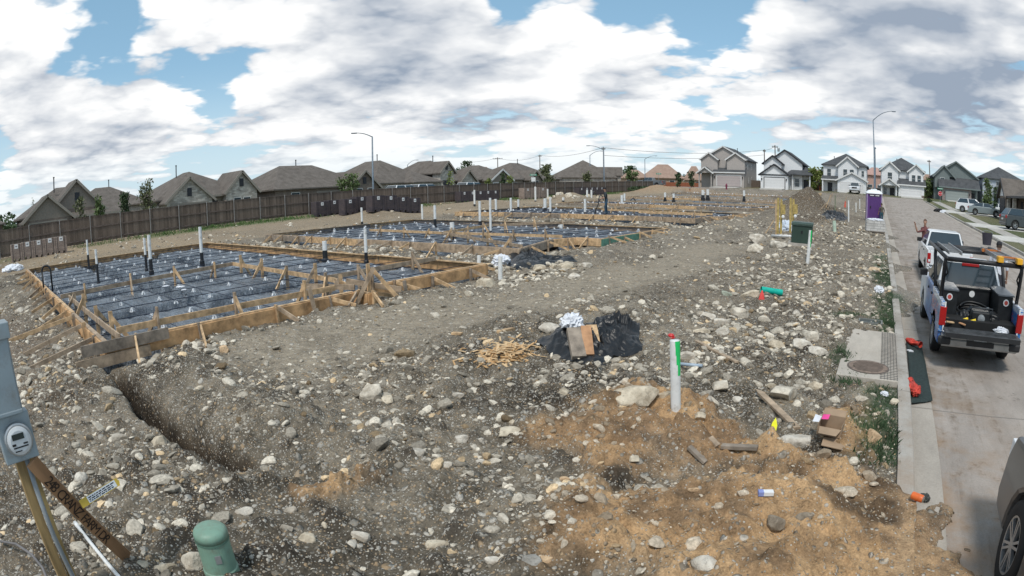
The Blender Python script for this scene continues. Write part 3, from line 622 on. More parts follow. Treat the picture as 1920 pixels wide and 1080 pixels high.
mb = MB(); mb.box(-.125, .105, -.075, .015, zb+.02, zb+.29); mb.build('meter_socket', M_box, pole, bevel=.008)
mb = MB(); mb.box(-.155, .075, -.09, .015, zb+.292, zb+.78); mb.build('panel_box', M_box, pole, bevel=.008)
mb = MB(); mb.box(-.145, .065, -.105, -.092, zb+.30, zb+.70); mb.box(-.165, .085, -.118, .018, zb+.70, zb+.785); mb.box(-.15, .07, -.112, -.092, zb+.296, zb+.318); mb.build('panel_cover', M_box, pole, bevel=.005)
mt = thing('meter', None, None, (-.005, -.077, zb+.155)); mt.parent = pole; mt.rotation_euler = (PI/2, 0, 0)
mb = MB(); mb.lathe([(.094, -.005), (.094, .028), (.086, .034), (.080, .034), (.080, .0)], 36, cap=False); mb.build('meter_ring', mat('meter_ring_metal', (.42, .44, .45), .35, .7), mt, smooth=False)
mb = MB(); mb.lathe([(.08, .028), (.078, .045), (.06, .055), (.0, .056)], 36); mb.build('dial', mat('meter_face', (.55, .57, .58), .25, var=.03), mt)
mb = MB(); mb.box(-.045, .035, .012, .045, .05, .0595); mb.build('display', mat('meter_display', (.035, .045, .042), .2), mt)
mb = MB(); mb.box(-.05, .05, -.035, -.028, .05, .0585); mb.box(-.045, .0, -.055, -.05, .05, .0585); mb.box(.02, .05, -.02, -.012, .05, .0585); mb.box(-.055, -.03, -.02, -.008, .05, .0585); mb.build('print', M_black, mt)
a, b_ = at_d(66, 872, 3.55), G(240, 1046, .02)
board = thing('address_board', 'brown wooden board with a handwritten street address, leaning from the meter pole', 'address board', tuple(a))
dv = (b_-a); L = dv.length; ex = dv.normalized(); vd = (Vector((0, 0, CAMZ))-(a+b_)/2).normalized(); ez = (vd-ex*vd.dot(ex)).normalized(); ey = ez.cross(ex)
board.rotation_euler = Matrix((ex, ey, ez)).transposed().to_euler()
mb = MB(); mb.prism([(-.03, -.048), (L-.02, -.048), (L+.03, -.01), (L-.01, .048), (-.03, .048)], -.02, 0, 'z'); mb.build('board', mat('brown_board', (.33, .185, .095), .8, var=.25, vs=5, stretch=(.2, 1, 1), bump=.15), board, bevel=.003)
def text(s, size, parent, loc, rot, m, name='lettering', ex=.0006, shear=0, space=1.0, align='LEFT'):
    cu = bpy.data.curves.new(name, 'FONT'); cu.body = s; cu.size = size; cu.extrude = ex; cu.shear = shear; cu.space_character = space; cu.align_x = align; cu.resolution_u = 3
    to = bpy.data.objects.new(name, cu); C.objects.link(to); bpy.context.view_layer.update()
    me = bpy.data.meshes.new_from_object(to.evaluated_get(bpy.context.evaluated_depsgraph_get())); bpy.data.objects.remove(to)
    me.materials.clear(); me.materials.append(m); o = bpy.data.objects.new(name, me); C.objects.link(o); o.parent = parent; o.location = loc; o.rotation_euler = rot; return o
M_ink = mat('marker_ink', (.035, .02, .014), .7)
text('248  CRANZ  FARM  DR', .10, board, (.13, -.036, .0022), (0, 0, 0), M_ink, shear=.12, space=1.06*L/1.75)
a, b_ = at_d(152, 946, 3.75), at_d(221, 903, 3.85)
lath = thing('yellow_lath', 'short yellow lath with a printed white sticker poking out behind the address board', 'marker lath', tuple(a)); dv = b_-a; L = dv.length; ex = dv.normalized()
vd = (Vector((0, 0, CAMZ))-(a+b_)/2).normalized(); ez = (vd-ex*vd.dot(ex)).normalized(); lath.rotation_euler = Matrix((ex, ez.cross(ex), ez)).transposed().to_euler()
mb = MB(); mb.prism([(.0, -.026), (L, -.026), (L+.012, .0), (L, .026), (.0, .026)], -.008, 0, 'z'); mb.build('stick', mat('yellow_lath_paint', (.60, .41, .06), .7, var=.12), lath)
mb = MB(); mb.box(.06, L-.02, -.021, .022, .0005, .0022); mb.build('sticker', M_white, lath)
mb = MB()
for r, y in enumerate((-.013, -.002, .010)):
    x = .07
    while x < L-.05:
        s = random.uniform(.008, .03)
        mb.box(x, x+s, y-.0035, y+.0035, .0024, .003); x += s+.006
mb.build('print', M_black, lath)
a, b_ = at_d(142, 982, 3.75), G(240, 1100, .03); po = a
pl = thing('loose_pipe', 'thin white plastic pipe lying on the dirt below the address board', 'pipe', tuple(G(190, 1035)))
mb = MB(); A_, B_ = G(142, 982, .05)-pl.location, G(232, 1092, .03)-pl.location; mb.tube([A_, B_], .016, 10); mb.build('pipe', M_pvc, pl, smooth=True)
mb = MB(); mb.tube([A_-(B_-A_)*.02, A_+(B_-A_)*.06], .02, 10); mb.build('coupling', M_pvc, pl, smooth=True)
wl = MB(); q = [G(0, 1015, .05), G(30, 1020, .12), G(60, 1040, .12), G(80, 1065, .08), G(95, 1100, .02)]; wl.tube(q, .011, 8)
tag(wl.build('cable_loop', mat('grey_cable', (.16, .15, .15), .6), smooth=True), 'grey cable loop on the ground at the foot of the meter pole', 'cable')
tp = at_d(392, 992, 3.85); gz_ = Tz(tp.x, tp.y); pd = thing('utility_pedestal', 'green dome topped utility pedestal standing in gravel at the front', 'pedestal', (tp.x, tp.y, gz_)); h = tp.z-gz_
M_ped = mat('pedestal_green', (.19, .32, .245), .5, var=.09, vs=3, dirt=.55)
mb = MB(); mb.lathe([(.125, -.2), (.125, .05), (.118, .06), (.115, h-.055)], 36); mb.build('base', M_ped, pd, smooth=False)
mb = MB(); mb.lathe([(.119, h-.06), (.119, h-.02), (.114, h-.005), (.10, h+.010), (.07, h+.02), (.03, h+.024), (0, h+.025)], 36); o = mb.build('dome', M_ped, pd, smooth=True)
mb = MB(); mb.lathe([(.1205, h-.075), (.1205, h-.062), (.116, h-.062)], 36, cap=False); mb.build('seam_ring', mat('pedestal_dark_green', (.10, .19, .145), .6), pd)
ya = math.atan2(-tp.y, -tp.x); mb = MB(); mb.box(-.02, .02, -.004, .004, h-.20, h-.14, X=Matrix.Rotation(ya+PI/2, 4, 'Z')@Matrix.Translation((0, -.117, 0))); mb.build('lock', M_steel, pd)
# ------------------------------------------------------------------ white service pipes at the front
def stub(px, py, ptop, r, label, paint=None, cap=False, lean=None, cat='pipe'):
    p = G(px, py); tx, ty = ptop; d = (p-Vector((0, 0, CAMZ))).length; v = Vector(ray(tx, ty)); hd = math.hypot(p.x, p.y); t = hd/math.hypot(v.x, v.y); top = Vector((0, 0, CAMZ))+v*t
    o = thing('service_pipe', label, cat, tuple(p)); q = top-p; mb = MB(); mb.tube([-q*.15, q], r, 18, cap=False); mb.tube([q*.6, q*.999], r*.82, 18, cap=True); mb.build('pipe', M_pvc, o, smooth=True)
    if paint:
        mb = MB(); n = 16; a0 = math.atan2(-p.y, -p.x)+.9
        for i, (k0, k1) in enumerate(((1.0, .93), (.93, .8), (.8, .66), (.66, .5))):
            w_ = (.8, .75, .62, .35)[i]; k = 8; vs = []
            for kk in (k0, k1): vs += [tuple(q*kk+Vector((math.cos(a0-w_+2*w_*j/k), math.sin(a0-w_+2*w_*j/k), 0))*(r+.0015)) for j in range(k+1)]
            mb.add(vs, [(j, j+1, k+2+j, k+1+j) for j in range(k)])
        mb.build('paint', paint, o, smooth=True, fix=False)
    return o
M_gpaint = mat('green_marking_paint', (.02, .55, .14), .6, var=.1)
stub(1267, 764, (1265, 638), .052, 'white pipe with bright green paint standing beside the long boulder', M_gpaint)
stub(1514, 494, (1520, 432), .06, 'leaning white pipe with green paint in front of the green cabinet', M_gpaint)
stub(898, 519, (898, 479), .055, 'short white pipe at the near corner of the first slab, left one')
stub(938, 527, (938, 481), .06, 'short white pipe at the near corner of the first slab, right one')
stub(1565, 434, (1564, 414), .1, 'pale green pipe stub right of the green cabinet', cat='pipe').children[0].data.materials[0] = mat('pale_green_pipe', (.5, .62, .5), .5)
stub(1591, 416, (1591, 376), .05, 'tall thin white pipe left of the purple toilet'); stub(1605, 398, (1605, 380), .05, 'short white pipe behind the tall thin one by the purple toilet'); stub(1612, 392, (1612, 373), .05, 'farthest white pipe beside the purple toilet')
stub(1081, 458, (1081, 437), .09, 'short white pipe at the front of the second slab'); stub(1052, 459, (1052, 421), .09, 'tall white pipe at the front of the second slab')
cp = G(1258, 633); o = thing('bottle_cap', 'small red plastic cap on the ground behind the white pipe', 'cap', tuple(cp)); mb = MB(); mb.lathe([(.05, 0), (.053, .03), (.035, .05), (0, .055)], 14, X=Matrix.Translation((0, 0, .01))); mb.build('cap', mat('red_plastic', (.55, .03, .03), .4), o); mb = MB(); mb.lathe([(.07, 0), (.07, .012), (.0, .016)], 14); mb.build('rim', mat('red_plastic', (.55, .03, .03)), o)
# ------------------------------------------------------------------ black plastic heaps with offcuts
def f_film(n, b, co):
    P = n.new('ShaderNodeNewGeometry').outputs['Position']; a = n.noise(P, 2.5, 4, .6)
    n.put(b.inputs['Base Color'], n.mix(a, (.008, .009, .010), (.018, .019, .022))); n.put(b.inputs['Roughness'], n.map(a, .3, .7, .24, .42)); b.inputs['Specular IOR Level'].default_value = .4
    bumpn(n, b, n.noise(n.vm('MULTIPLY', P, (1, 1, 2)), 14, 4, .6, dist=1), .25, .03)
M_film = custom('black_film', f_film)
def crumple(name, outline_px, h, seed, label, peaks=(), res=72):
    """a sheet of plastic thrown in a heap: a closed outline on the ground filled with sharp folds"""
    P = [G(*p) for p in outline_px]; c = sum(P, Vector())/len(P); rs = np.random.default_rng(seed); n = len(P)
    R, K = 60, 200; V = []; F = []
    for i in range(R+1):
        f = i/R
        for k in range(K):
            u = k/K*n; a, b2 = P[int(u) % n], P[(int(u)+1) % n]; e = a.lerp(b2, u-int(u)); q = c.lerp(e, f); V.append((q.x, q.y))
    V = np.array(V); x, y = V[:, 0], V[:, 1]; f = np.repeat(np.arange(R+1)/R, K); fold = 0
    wx, wy_ = x+fbm(x, y, .35, 3, seed+90)*.4, y+fbm(x, y, .35, 3, seed+91)*.4
    for s_, a_ in ((.42, .55), (.20, .32), (.09, .13)): fold = fold+a_*(1-2*np.abs(fbm(wx*1.3, wy_, s_*max(h/.16, 1), 2, seed+int(s_*100)))*2.6)
    z = T(x, y)+.015+h*(1-f**2.2)*(.25+.75*np.clip(fold, 0, 1.4))+.10*h*np.clip(fold, 0, 1)*(1-f**8)
    for px, py, r, hh in peaks:
        g = G(px, py); z = z+hh*np.exp(-((x-g.x)**2+(y-g.y)**2)/r**2)*(.7+.5*np.clip(fold, 0, 1))
    x = x+.12*h*rs.normal(size=len(x))*0; i, k = np.meshgrid(np.arange(R), np.arange(K), indexing='ij')
    F = np.stack([i*K+k, i*K+(k+1) % K, (i+1)*K+(k+1) % K, (i+1)*K+k], 2).reshape(-1, 4)
    o = np_mesh(name, np.stack([x, y, z], 1), F, M_film, smooth=True); return tag(o, label, 'plastic sheet')
crumple('plastic_heap', [(1003, 640), (1030, 668), (1060, 678), (1100, 685), (1135, 690), (1150, 672), (1185, 668), (1217, 657), (1198, 640), (1200, 606), (1150, 612), (1095, 612), (1060, 618), (1030, 632)], .16, 5,
        'crumpled black plastic sheet heaped around wood blocks', [(1130, 630, .35, .26), (1175, 630, .28, .2), (1055, 650, .22, .10), (1125, 668, .2, .12), (1045, 640, .2, .10)])
crumple('plastic_heap', [(945, 480), (950, 500), (965, 508), (1000, 505), (1040, 497), (1084, 492), (1070, 487), (1030, 490), (1000, 482), (975, 477)], .30, 9, 'black plastic sheet bunched up behind the near corner of the first slab')
crumple('plastic_heap', [(1540, 402), (1550, 412), (1580, 416), (1590, 408), (1575, 400), (1555, 397)], .5, 13, 'black plastic heap beside the dark soil mound')
bl = [((1086, 672), (1075, 618), .20, .10, 'long weathered timber block standing in the black plastic, left one', M_wood3), ((1104, 668), (1098, 614), .15, .09, 'reddish timber offcut leaning in the middle of the black plastic', mat('reddish_pine', (.42, .23, .12), .8, var=.2)),
      ((1117, 660), (1108, 612), .17, .08, 'pale timber offcut on the right inside the black plastic', M_wood)]
for i, (f0, f1, wd, th, lab, m) in enumerate(bl):
    a = G(*f0, .02); v = Vector(ray(*f1)); b_ = Vector((0, 0, CAMZ))+v*((math.hypot(a.x, a.y)+.45)/math.hypot(v.x, v.y)); mb = MB(); mb.beam(a, b_, wd, th); o = mb.build('timber_block', m, bevel=.006); tag(o, lab, 'timber offcut')
def rag(name, px, py, s, m, label, cat, hgt=.5, seed=1, z0=.02):
    V, F = ico(4); r = np.random.default_rng(seed); n = sum(a*np.abs(np.sin(V@r.normal(size=3)*f+r.uniform(0, 6)+2*np.sin(V@r.normal(size=3)*3))) for a, f in ((.32, 2.2), (.3, 3), (.24, 4), (.2, 5.5), (.16, 8), (.12, 12)))
    V = V*(.45+.62*n)[:, None]*[1, .8, hgt]; V[:, 2] = np.maximum(V[:, 2], -.15); p = G(px, py); o = np_mesh(name, V*s, F, m, smooth=False); o.location = (p.x, p.y, p.z+z0); o.rotation_euler = (0, 0, r.uniform(0, 6)); return tag(o, label, cat)
M_cloth = mat('white_scrap', (.70, .72, .76), .8, var=.08)
rag('paper_scrap', 1072, 634, .20, M_cloth, 'crumpled white paper bag stuffed in the black plastic heap', 'paper bag', .8, 3, .22)
rag('plastic_scrap', 940, 494, .38, M_cloth, 'white plastic scrap beside the black plastic behind the slab corner', 'plastic scrap', .7, 4)
rag('plastic_scrap', 1648, 548, .18, M_cloth, 'white crumpled scrap near the kerb grass', 'plastic scrap', .8, 5); rag('plastic_bag', 1474, 432, .55, mat('bluish_bag', (.58, .64, .72), .5, var=.08), 'bluish white plastic bag heaped between the service posts', 'plastic bag', .9, 6)
rag('plastic_scrap', 24, 506, .8, M_cloth, 'white plastic heap by the far left corner of the nearest slab', 'plastic scrap', .35, 7)
rag('plastic_scrap', 1290, 590+44, .0001, M_cloth, '', '') if False else None
# wood shavings: a heap of pale splinters
cx = G(940, 668); mbs = []
for k in range(8):
    mb = MB(); l = random.uniform(.04, .12); mb.beam((-l, 0, 0), (l, random.uniform(-.02, .02), .0), random.uniform(.015, .045), random.uniform(.006, .015)); mbs.append(mb.build('wood_splinter', mat('pale_shaving', (.66, .47, .27), .8, var=.2) if k % 3 else mat('orange_pine', (.58, .36, .17), .8, var=.2)))
sp = [(random.gauss(0, 1), random.gauss(0, 1)) for _ in range(210)]
for i, (u, v_) in enumerate(sp):
    px, py = 948+u*29+(v_*-10), 664+v_*11
    if i > 190: px, py = random.uniform(850, 1020), random.uniform(630, 690)
    p = G(px, py); o = mbs[i % 8] if i < 8 else dup(mbs[i % 8]); hh = .10*math.exp(-(u*u+v_*v_)/1.2)*random.random()
    o.location = (p.x, p.y, p.z+.015+hh); o.rotation_euler = (random.uniform(-.2, .2), random.uniform(-.35, .35), random.uniform(0, PI)); tag(o, 'pale wood splinter in the shavings heap left of the black plastic', 'wood splinter', 'wood splinters of the shavings heap')
# loose boards and litter
def plank(a, b_, wd, th, m, label, pointed=False, cat='board', lift=(.03, .03)):
    A_, B_ = G(*a), G(*b_); A_.z += lift[0]; B_.z += lift[1]; mb = MB(); mb.beam(A_, B_, wd, th)
    if pointed: d = (A_-B_).normalized(); tip = A_+d*wd*1.6; n0 = len(mb.v); mb.v += [tuple(tip)]; mb.f += [(0, 1, n0), (1, 2, n0), (2, 3, n0), (3, 0, n0)]; mb.m += [0]*4
    return tag(mb.build('loose_board', m, bevel=0 if pointed else .003), label, cat)
plank((1304, 642), (1381, 683), .06, .03, M_wood2, 'thin weathered lath lying in rubble right of the green topped pipe')
plank((1424, 748), (1494, 808), .085, .03, M_wood2, 'pointed wooden stake lying in the gravel above the domed rock', True, 'stake', (.08, .03)); plank((1352, 842), (1420, 845), .07, .035, M_wood3, 'short grey board lying on the border of gravel and orange soil')
plank((1291, 843), (1322, 873), .06, .03, M_wood3, 'short whitish board lying left of the short grey board'); plank((1330, 826), (1345, 842), .07, .03, M_wood2, 'stubby brown offcut beside the short grey board', cat='timber offcut')
plank((848, 628), (866, 629), .08, .04, M_wood, 'small pale offcut on the path left of the shavings', cat='timber offcut'); plank((935, 626), (962, 620), .08, .05, M_wood, 'pale block on the path above the shavings', cat='timber offcut')
pp = MB(); pp.tube([G(1272, 682, .06), G(1317, 686, .05)], .022, 10); tag(pp.build('loose_pipe', mat('blue_grey_pipe', (.34, .42, .50), .4), smooth=True), 'thin blue grey pipe lying behind the green topped white pipe', 'pipe')
pp = MB(); pp.tube([G(1427, 543, .07), G(1466, 549, .07)], .075, 16, cap=False); pp.tube([G(1428, 543, .07), G(1465, 549, .07)], .066, 16); tag(pp.build('green_pipe', mat('sewer_green', (.0, .40, .31), .45), smooth=True), 'short turquoise green sewer pipe lying on the rubble', 'pipe')
pp = MB(); pp.tube([G(1447, 442, .1), G(1482, 443, .1)], .06, 10); tag(pp.build('loose_pipe', M_pvc, smooth=True), 'white pipe lying at the foot of the service posts', 'pipe')
mkr = MB(); p = G(1428, 562); mkr.lathe([(.07, 0), (.05, .1), (.015, .2)], 10, X=Matrix.Translation(p)); tag(mkr.build('marker_cone', mat('pink_red', (.75, .08, .07), .6)), 'little pink red marker below the turquoise pipe', 'marker')
bx = thing('cardboard_box', 'torn brown cardboard box with a white flap near the orange bank', 'cardboard box', tuple(G(1556, 812)), -.1); M_card = mat('cardboard', (.33, .235, .155), .85, var=.1)
mb = MB(); mb.box(-.13, .13, -.09, -.085, 0, .09); mb.box(-.13, .13, .085, .09, 0, .16); mb.box(-.13, -.125, -.085, .085, 0, .12); mb.box(.125, .13, -.085, .085, 0, .12); mb.box(-.125, .125, -.085, .085, .0, .005); mb.add([(-.13, .088, .16), (.13, .088, .16), (.12, .17, .2), (-.12, .17, .2)], [(0, 1, 2, 3)]); mb.add([(-.11, -.09, .09), (.13, -.09, .09), (.10, -.22, .07), (-.09, -.22, .07)], [(0, 1, 2, 3)]); mb.build('box', M_card, bx)
mb = MB(); mb.add([(-.13, -.06, .12), (-.13, .08, .13), (-.2, .06, .15), (-.2, -.05, .11)], [(0, 1, 2, 3)]); mb.build('flap', M_cloth, bx); mb = MB(); mb.add([(-.115, -.02, .14), (-.04, -.02, .15), (-.04, .07, .17), (-.115, .07, .16)], [(0, 1, 2, 3)]); mb.build('label', mat('pink_print', (.75, .06, .28), .6), bx)
mb = MB(); p = G(1560, 838); mb.prism([(-.13, -.08), (.09, -.10), (.14, .02), (.05, .10), (-.10, .07)], 0, .008, 'z', X=Matrix.Translation(p+Vector((0, 0, .04)))@Euler((.15, .1, .2)).to_matrix().to_4x4()); tag(mb.build('cardboard_sheet', M_card), 'flat torn piece of cardboard below the cardboard box', 'cardboard')
p = G(1449, 812); mb = MB(); mb.prism([(-.03, -.12), (.03, -.13), (.035, .04), (.0, .14), (-.03, .05)], 0, .01, 'z', X=Matrix.Translation(p+Vector((0, 0, .06)))@Euler((.5, .2, .2)).to_matrix().to_4x4()); tag(mb.build('wrapper', mat('acid_yellow', (.75, .72, .02), .5)), 'bright yellow wrapper in the gravel left of the cardboard box', 'wrapper')
p = G(1435, 930); o = thing('paper_box', 'little white and blue box on the orange soil', 'box', tuple(p), .4); mb = MB(); mb.box(-.06, .06, -.025, .025, .01, .045); mb.build('box', M_white, o, bevel=.003); mb = MB(); mb.box(-.061, -.02, -.026, .026, .012, .0455); mb.build('print', mat('pale_blue_print', (.25, .3, .6), .6), o)
p = G(1718, 940); o = thing('drink_can', 'orange and silver drink can lying in dirt by the kerb', 'can', (p.x, p.y, p.z+.04), .5, rot=(PI/2, 0, 1.1)); mb = MB(); mb.lathe([(.028, -.06), (.034, -.052), (.034, .05), (.028, .06)], 14); mb.build('body', mat('orange_print', (.75, .16, .04), .35), o, smooth=True); mb = MB(); mb.lathe([(.029, .06), (.029, .064), (0, .063)], 14); mb.build('lid', M_chrome, o)
p = G(1728, 938); rag('litter', 1732, 938, .06, mat('dark_scrap', (.06, .065, .06), .6), 'dark scrap of plastic beside the drink can', 'plastic scrap', .8, 8); rag('litter', 1658, 742, .07, M_cloth, 'tiny white scrap on the grass beside the kerb', 'paper scrap', .5, 11)
# dark green mat with two red bags
q = [G(1699, 640), G(1726, 641), G(1748, 754), G(1706, 760)]; n = 14; V = []; F = []
for i in range(n+1):
    for k in range(7):
        a = q[0].lerp(q[3], i/n).lerp(q[1].lerp(q[2], i/n), k/6); V.append((a.x, a.y, float(rise(a.y))+.022+.012*math.sin(i*1.3+k)*math.sin(k*.9+i*.4)+.05*math.exp(-((k-.3)/1.0)**2)*abs(math.sin(i*.7))))
F = np.array([(i*7+k, i*7+k+1, i*7+k+8, i*7+k+7) for i in range(n) for k in range(6)]); o = np_mesh('drain_mat', np.array(V), F, mat('dark_green_fabric', (.022, .036, .034), .8, var=.2, vs=20, bump=.2), smooth=True); tag(o, 'dark green fabric mat lying in the gutter by the pad', 'mat')
sl_ = o.modifiers.new('thick', 'SOLIDIFY'); sl_.thickness = .01
M_red = mat('red_mesh_bag', (.55, .055, .035), .65, var=.25, vs=18, bump=.3, bs=80)
def bag(px, py, s, rz, lab):
    V, F = ico(4); r = np.random.default_rng(int(px)); n = sum(a*np.sin(V@r.normal(size=3)*f+r.uniform(0, 6)) for a, f in ((.12, 3), (.10, 6), (.07, 13), (.03, 25))); V = V*(1+n)[:, None]*[1, .5, .38]
    k = np.clip((V[:, 0]-.55)/.4, 0, 1); V[:, 1] *= 1-.6*k; V[:, 0] += k*.35; V[:, 2] += k*.12; V[:, 2] = np.maximum(V[:, 2], -.3); p = G(px, py); t = thing('red_bag', lab, 'sandbag', (p.x, p.y, p.z+.09), rz); np_mesh('sack', V*s, F, M_red, t, smooth=True)
    mb = MB(); mb.lathe([(.03, -.02), (.022, 0), (.05, .06), (.06, .1)], 10, X=Matrix.Translation((s*1.15, 0, s*.1))@Euler((0, PI/2, 0)).to_matrix().to_4x4(), cap=False); mb.build('tied_neck', M_red, t, smooth=True)
bag(1708, 650, .15, -.9, 'red mesh bag at the far end of the green mat'); bag(1712, 742, .19, 1.75, 'red mesh bag at the near end of the green mat')
mb = MB(); p = G(1706, 662); mb.box(-.06, .05, -.04, .05, .03, .05, X=Matrix.Translation(p)@Euler((0, .1, .6)).to_matrix().to_4x4()); tag(mb.build('paper_scrap', M_cloth), 'white scrap under the far red bag', 'paper scrap')
# ------------------------------------------------------------------ grass
def blades(name, pts, h, label, m):
    n = len(pts); z = T(pts[:, 0], pts[:, 1]); a = RNG.uniform(0, 2*PI, n); hh = h*RNG.uniform(.5, 1.3, n); ln = RNG.uniform(.1, .9, n)*hh; b2 = RNG.uniform(0, 2*PI, n); wd = hh*.09
    c, s = np.cos(a)*wd, np.sin(a)*wd; X, Y = pts[:, 0], pts[:, 1]
    V = np.stack([np.stack([X-c, Y-s, z], 1), np.stack([X+c, Y+s, z], 1), np.stack([X+np.cos(b2)*ln*.4, Y+np.sin(b2)*ln*.4, z+hh*.65], 1), np.stack([X+np.cos(b2)*ln, Y+np.sin(b2)*ln, z+hh], 1)], 1).reshape(-1, 3)
    i = np.arange(n)*4; F = np.concatenate([np.stack([i, i+1, i+2], 1), np.stack([i+1, i+3, i+2], 1)]); o = np_mesh(name, V, F, m); tag(o, label, None, kind='stuff')
M_grass = mat('grass_blades', (.055, .10, .045), .8, var=.3, vs=2); M_grass2 = mat('fence_grass', (.075, .15, .035), .8, var=.3, vs=1)
gp = RNG.uniform([-1.3, 5.3], [.56, 20], (46000, 2)); gmk = np.maximum.reduce([stroke(gp[:, 0]+fbm(gp[:, 0], gp[:, 1], .4, 3, 71)*.5, gp[:, 1]+fbm(gp[:, 0], gp[:, 1], .4, 3, 72)*.5, L, r) for L, r in GRASS_ST]); gp = gp[RNG.random(len(gp)) < gmk*.8]
blades('grass', gp[~((gp[:, 0] > -.42) & (gp[:, 1] > 7.9) & (gp[:, 1] < 10.85))], .05, 'short dull green grass along the kerb', M_grass)
fp = np.stack([-41.2+RNG.normal(0, .9, 12000), RNG.uniform(2, 90, 12000)], 1); fp = fp[(fbm(fp[:, 0], fp[:, 1], 5, 3, 73)*4+.4 > RNG.random(len(fp))) & (fp[:, 0] > -42)]; blades('grass', fp, .22, 'green weeds along the foot of the long fence', M_grass2)
wd_ = np.concatenate([np.array(G(px, py))[:2]+RNG.normal(0, s, (n, 2)) for px, py, s, n in ((1590, 715, .12, 260), (1660, 820, .14, 260), (1668, 610, .15, 300), (1585, 668, .1, 160), (1640, 860, .1, 120))]); blades('weeds', wd_[(wd_[:, 0] < .53)], .09, 'taller weed tufts at the corners of the concrete pad', M_grass)
# ------------------------------------------------------------------ slab formwork, sheets, cables, chairs, pipes
def rel(mb, root): l = root.location; mb.v = [(p[0]-l[0], p[1]-l[1], p[2]-l[2]) for p in mb.v]; return mb
OUT = [
    [(-10.05, 2.035), (-10.05, 7.75), (-9.62, 7.80), (-9.62, 8.05), (-10.3, 8.25), (-10.3, 12.75), (SX1, 12.80), (SX1, 2.15)],
    [(-11.5, 16.0), (-12.5, 19.7), (-12.1, 20.8), (-10.9, 20.8), (-10.9, 28.4), (SX1, 28.6), (SX1, 16.6)],
    [(-11.0, 33.1), (-11.0, 36.8), (-10.3, 37.2), (-10.3, 43.4), (SX1, 43.6), (SX1, 33.0)],
    [(-11, 47.6), (-10.4, 52), (-10.4, 58.4), (SX1, 58.5), (SX1, 47.6)], [(-10.4, 63), (-10.4, 73.7), (SX1, 73.8), (SX1, 63)], [(-10.6, 78.4), (-10.6, 89), (SX1, 89), (SX1, 78.4)]]
NTH = ['first', 'second', 'third', 'fourth', 'fifth', 'farthest']
M_front = mat('orange_pine_board', (.52, .32, .16), .8, var=.28, vs=4, bump=.2)
M_green = mat('green_treated_board', (.10, .24, .18), .8, var=.2)
def inside(x, y, poly):
    r = np.zeros(x.shape, bool); n = len(poly)
    for i in range(n):
        (ax, ay), (bx, by) = poly[i], poly[(i+1) % n]
        with np.errstate(divide='ignore', invalid='ignore'): k = ((ay > y) != (by > y)) & (x < (bx-ax)*(y-ay)/(by-ay+1e-12)+ax)
        r ^= k
    return r
BEAM_X = [-13.7, -17.6, -21.5, -25.6]
def sheet_z(x, y, i):
    y0, y1, zs = SLAB[i]; fy = [y0+(y1-y0)*k for k in (.33, .66)]
    d = np.minimum.reduce([np.abs(x-b) for b in BEAM_X]+[np.abs(y-b) for b in fy]+[x-SX1-.05, SX0-x+.1, y-y0, y1-y])
    dome = .10*(1-np.exp(-np.maximum(d-.3, 0)/.9)); pad = np.clip((d-.20)/.30, 0, 1); pad = pad*pad*(3-2*pad)
    wr = np.abs(fbm(x+.3*fbm(x, y, 1, 2, 31)*4, y*2.2, 1.0, 5, 32+i)); return zs-.84+(.08 if i > 1 else 0)+.62*pad+dome+.19*wr*(.35+pad)-.05+.05*fbm(x, y, 2.2, 3, 33)
def f_sheet(n, b, co):
    P = n.new('ShaderNodeNewGeometry').outputs['Position']; a = n.noise(P, 1.2, 5, .6); st = n.noise(n.vm('MULTIPLY', P, (.5, 2.4, 1)), 3.2, 5, .62, dist=1.2); w_ = n.noise(n.vm('MULTIPLY', P, (.7, 1.8, 1)), 11, 4, .6, dist=.8)
    c = n.mix(n.map(a, .3, .7), (.065, .086, .115), (.31, .365, .43)); c = n.mix(n.map(n.noise(P, 6, 4, .7), .6, .72, 0, .45), c, (.13, .14, .145))
    n.put(b.inputs['Base Color'], c); n.put(b.inputs['Roughness'], n.map(a, .3, .7, .20, .40)); b.inputs['Specular IOR Level'].default_value = .7
    bumpn(n, b, n.math('ADD', st, n.math('MULTIPLY', w_, .5)), 1.0, .32)
M_sheet = custom('vapour_barrier', f_sheet)
M_cable = mat('blue_black_cable', (.012, .018, .040), .4)
ch = MB()
for sx in (-1, 1):
    for sy in (-1, 1): ch.beam((sx*.05, sy*.05, 0), (sx*.018, sy*.018, .085), .027, .027)
ch.lathe([(.042, .07), (.042, .115), (.018, .115), (.018, .07)], 8, cap=False); ch.box(-.055, .055, -.06, -.038, 0, .016); ch.box(-.055, .055, .038, .06, 0, .016)
CHAIR = ch.build('rebar_chair', mat('white_chair_plastic', (.80, .82, .84), .5, var=.03)); chair_me = CHAIR.data; bpy.data.objects.remove(CHAIR)
budget = [140, 95, 65, 0, 0, 0]; far_chairs = []
